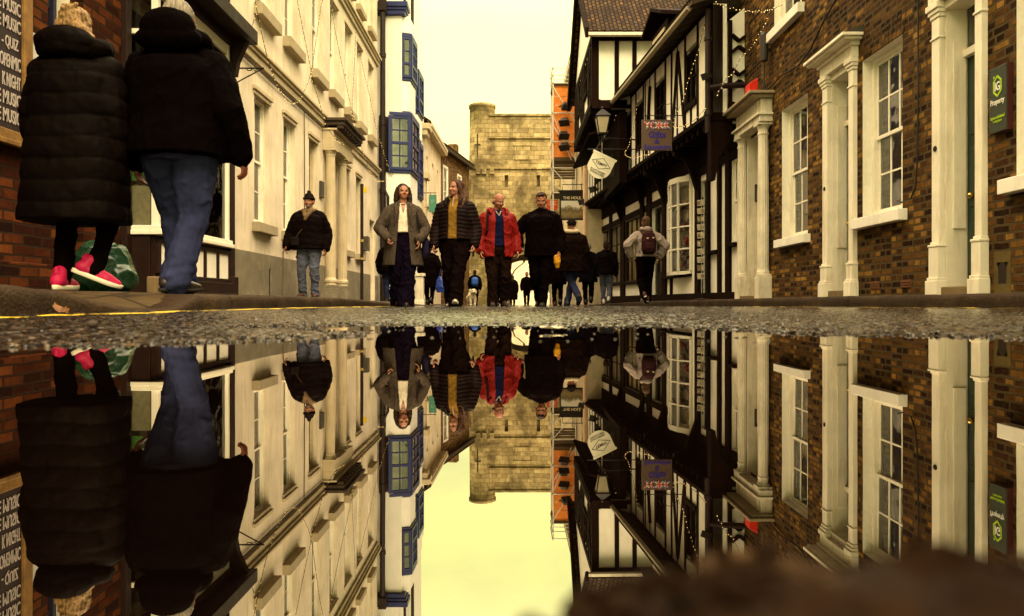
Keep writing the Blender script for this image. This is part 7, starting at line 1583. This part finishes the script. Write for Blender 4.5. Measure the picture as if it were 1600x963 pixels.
leaf((.42, 4.6, .012), .06, ('brown', 0), 'flat brown leaf on the wet road right of the walkers', R(30), .3)
b = MB(); b.ball((0,0,.006), (.011,.008,.007), 8, 6); tag(b.build('pebble', mat('dark_pebble_stone', (.03,.018,.014), .7), None, smooth=True, loc=(-.745,1.25,.010)), 'dark pebble on the wet chippings at the left shore of the puddle', 'pebble')
# loose grit along the shore of the puddle
grit = MB(); rnd = random.Random(5)
for k in range(1500):
    i = rnd.randrange(3, len(SHORE)-4); t = rnd.random(); a = SHORE[i]*(1-t)+SHORE[i+1]*t; a = a+np.array([rnd.gauss(0,.03), rnd.gauss(0,.03)])*(1 if a[1] > .4 else .25)
    if a[1] > .4: r = rnd.uniform(.002,.0045)
    else: r = rnd.uniform(.0015,.003)
    z = float(ground_z(np.array([[a[0]]]), np.array([[a[1]]]))[0,0])
    grit.ball((a[0],a[1],max(z,-.003)+r*.3), (r,r*rnd.uniform(.7,1.2),r*rnd.uniform(.5,.9)), 6, 4)
for k in range(70):
    x, y = rnd.uniform(-.3,.45), rnd.uniform(.95,1.62); r = rnd.uniform(.0012,.003); grit.ball((x,y,.0005),(r*1.6,r,r*.5),6,4)
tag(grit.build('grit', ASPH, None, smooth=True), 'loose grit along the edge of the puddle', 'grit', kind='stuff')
# ------------------------------------------------------------------ fairy lights
BULB = emit_mat('warm_bulb', (1.0,.62,.18), 2.6); CORD = mat('fairy_cord', (.012,.010,.006), .6)
bulb_me = None
def fairy(label, pts, step=.10, r=.0045, name='fairy_lights'):
    """a string of little bulbs on a thin cord through world points, sagging between them"""
    global bulb_me
    P_ = [V(p) for p in pts]; fine = []
    for i in range(len(P_)-1):
        p0, p1, p2, p3 = P_[max(i-1,0)], P_[i], P_[i+1], P_[min(i+2,len(P_)-1)]
        for k in range(12):
            t = k/12; fine.append(.5*((2*p1)+(p2-p0)*t+(2*p0-5*p1+4*p2-p3)*t*t+(3*p1-p0-3*p2+p3)*t**3))
    fine.append(P_[-1]); root = empty(name, P_[0], 0, label, 'fairy lights', 'fairy lights strung along the facades')
    m = MB(); m.tube([p-P_[0] for p in fine], .0048, 5); m.build('cord', CORD, root)
    if bulb_me is None: q = MB(); q.ball((0,0,0), (1,1,1.3), 8, 6); bulb_me = q.mesh('bulb'); bulb_me.materials.append(BULB)
    L_ = sum((fine[i+1]-fine[i]).length for i in range(len(fine)-1)); step = max(step, L_/98); acc = 0; nxt = step*.5; n = 0
    for i in range(len(fine)-1):
        d = (fine[i+1]-fine[i]).length
        while acc+d > nxt and n < 100:
            p = fine[i].lerp(fine[i+1], (nxt-acc)/d); o = bpy.data.objects.new('bulb', bulb_me); link(o, root); o.location = p-P_[0]+V((rnd.uniform(-.012,.012),rnd.uniform(-.012,.012),rnd.uniform(-.02,.012))); s_ = r*rnd.uniform(.8,1.25); o.scale = (s_,s_,s_); nxt += step; n += 1
        acc += d
def LW(px_, py_, X=-3.5): Y = X*1100/(px_-800); return (X, Y, EYE+(472.5-py_)*Y/1100)
def RW(px_, py_, out=.16): Y = (4.61-out)/((px_-800)/1100+.09); return (4.61-out-.09*Y, Y, EYE+(472.5-py_)*Y/1100)
def BW(px_, py_, X=3.95): Y = X*1100/(px_-800); return (X, Y, EYE+(472.5-py_)*Y/1100)
fairy('fairy lights looping along the dark shop cornice up to the first window sill', [LW(320,3,-3.45),LW(338,32,-3.45),LW(352,58,-3.45),LW(368,71),LW(381,64),LW(392,46),LW(398,28)])
fairy('fairy lights drooping in a deep loop between the first and second sills', [LW(397,-10),LW(404,31),LW(411,62),LW(420,98),LW(433,133),LW(446,154),LW(457,161),LW(468,155),LW(480,132),LW(487,108),LW(494,62),LW(500,20),LW(505,-6)])
fairy('fairy lights falling from above the second window down to the porch hood', [LW(463,-6),LW(472,40),LW(484,100),LW(490,130),LW(499,160),LW(507,188,-3.4),LW(516,206,-3.3),LW(526,219,-3.3),LW(540,226,-3.3)])
fairy('fairy lights slanting from above the fourth window to the bay window corner', [LW(515,-4),LW(524,50),LW(541,133),LW(552,183),LW(566,235),LW(578,268),LW(589,282),LW(600,282),LW(610,272,-3.42)])
fairy('fairy lights falling straight beside the upper string course to the fifth sill', [LW(556,46),LW(554,95),LW(551,150),LW(550,190)])
fairy('fairy lights slanting from the sixth window past the dark downpipe', [LW(559,68),LW(568,110),LW(578,152),LW(588,200),LW(596,228),LW(609,268,-3.42)])
fairy('fairy lights crossing from the blue bay corner behind the grey coat woman', [LW(609,271,-3.42),(-3.05,20.6,3.1),(-2.75,21.5,2.75),(-2.62,22.2,2.9)])
fairy('fairy lights swagged from the low eaves across to the brick wall', [BW(1107,-4,3.5),BW(1122,6,3.6),BW(1140,12,3.7),BW(1158,15),BW(1172,18),BW(1190,18),BW(1206,15),BW(1222,8)])
fairy('fairy lights running down the brick wall to the timber corner post', [BW(1204,17),BW(1192,42),BW(1180,65),BW(1168,80),BW(1158,90,3.85),BW(1146,112,3.7),BW(1134,124,3.5),BW(1120,150,3.3)])
fairy('fairy lights zigzagging over the jettied timber wall above the YORK sign', [RW(1101,38),RW(1090,82),RW(1078,118),RW(1071,146),RW(1060,172),RW(1051,196),RW(1062,198),RW(1080,192),RW(1095,178),RW(1102,170)])
fairy('fairy lights hanging down the timber wall on the far side of the YORK sign', [RW(998,148),RW(994,172),RW(990,200),RW(983,225),RW(976,240),RW(986,246),RW(1000,244),RW(1016,240)])
fairy('fairy lights hanging straight down near the lantern', [RW(962,178),RW(960,200),RW(959,225),RW(955,250),RW(952,275)])
bpy.data.scenes.remove(tmp)
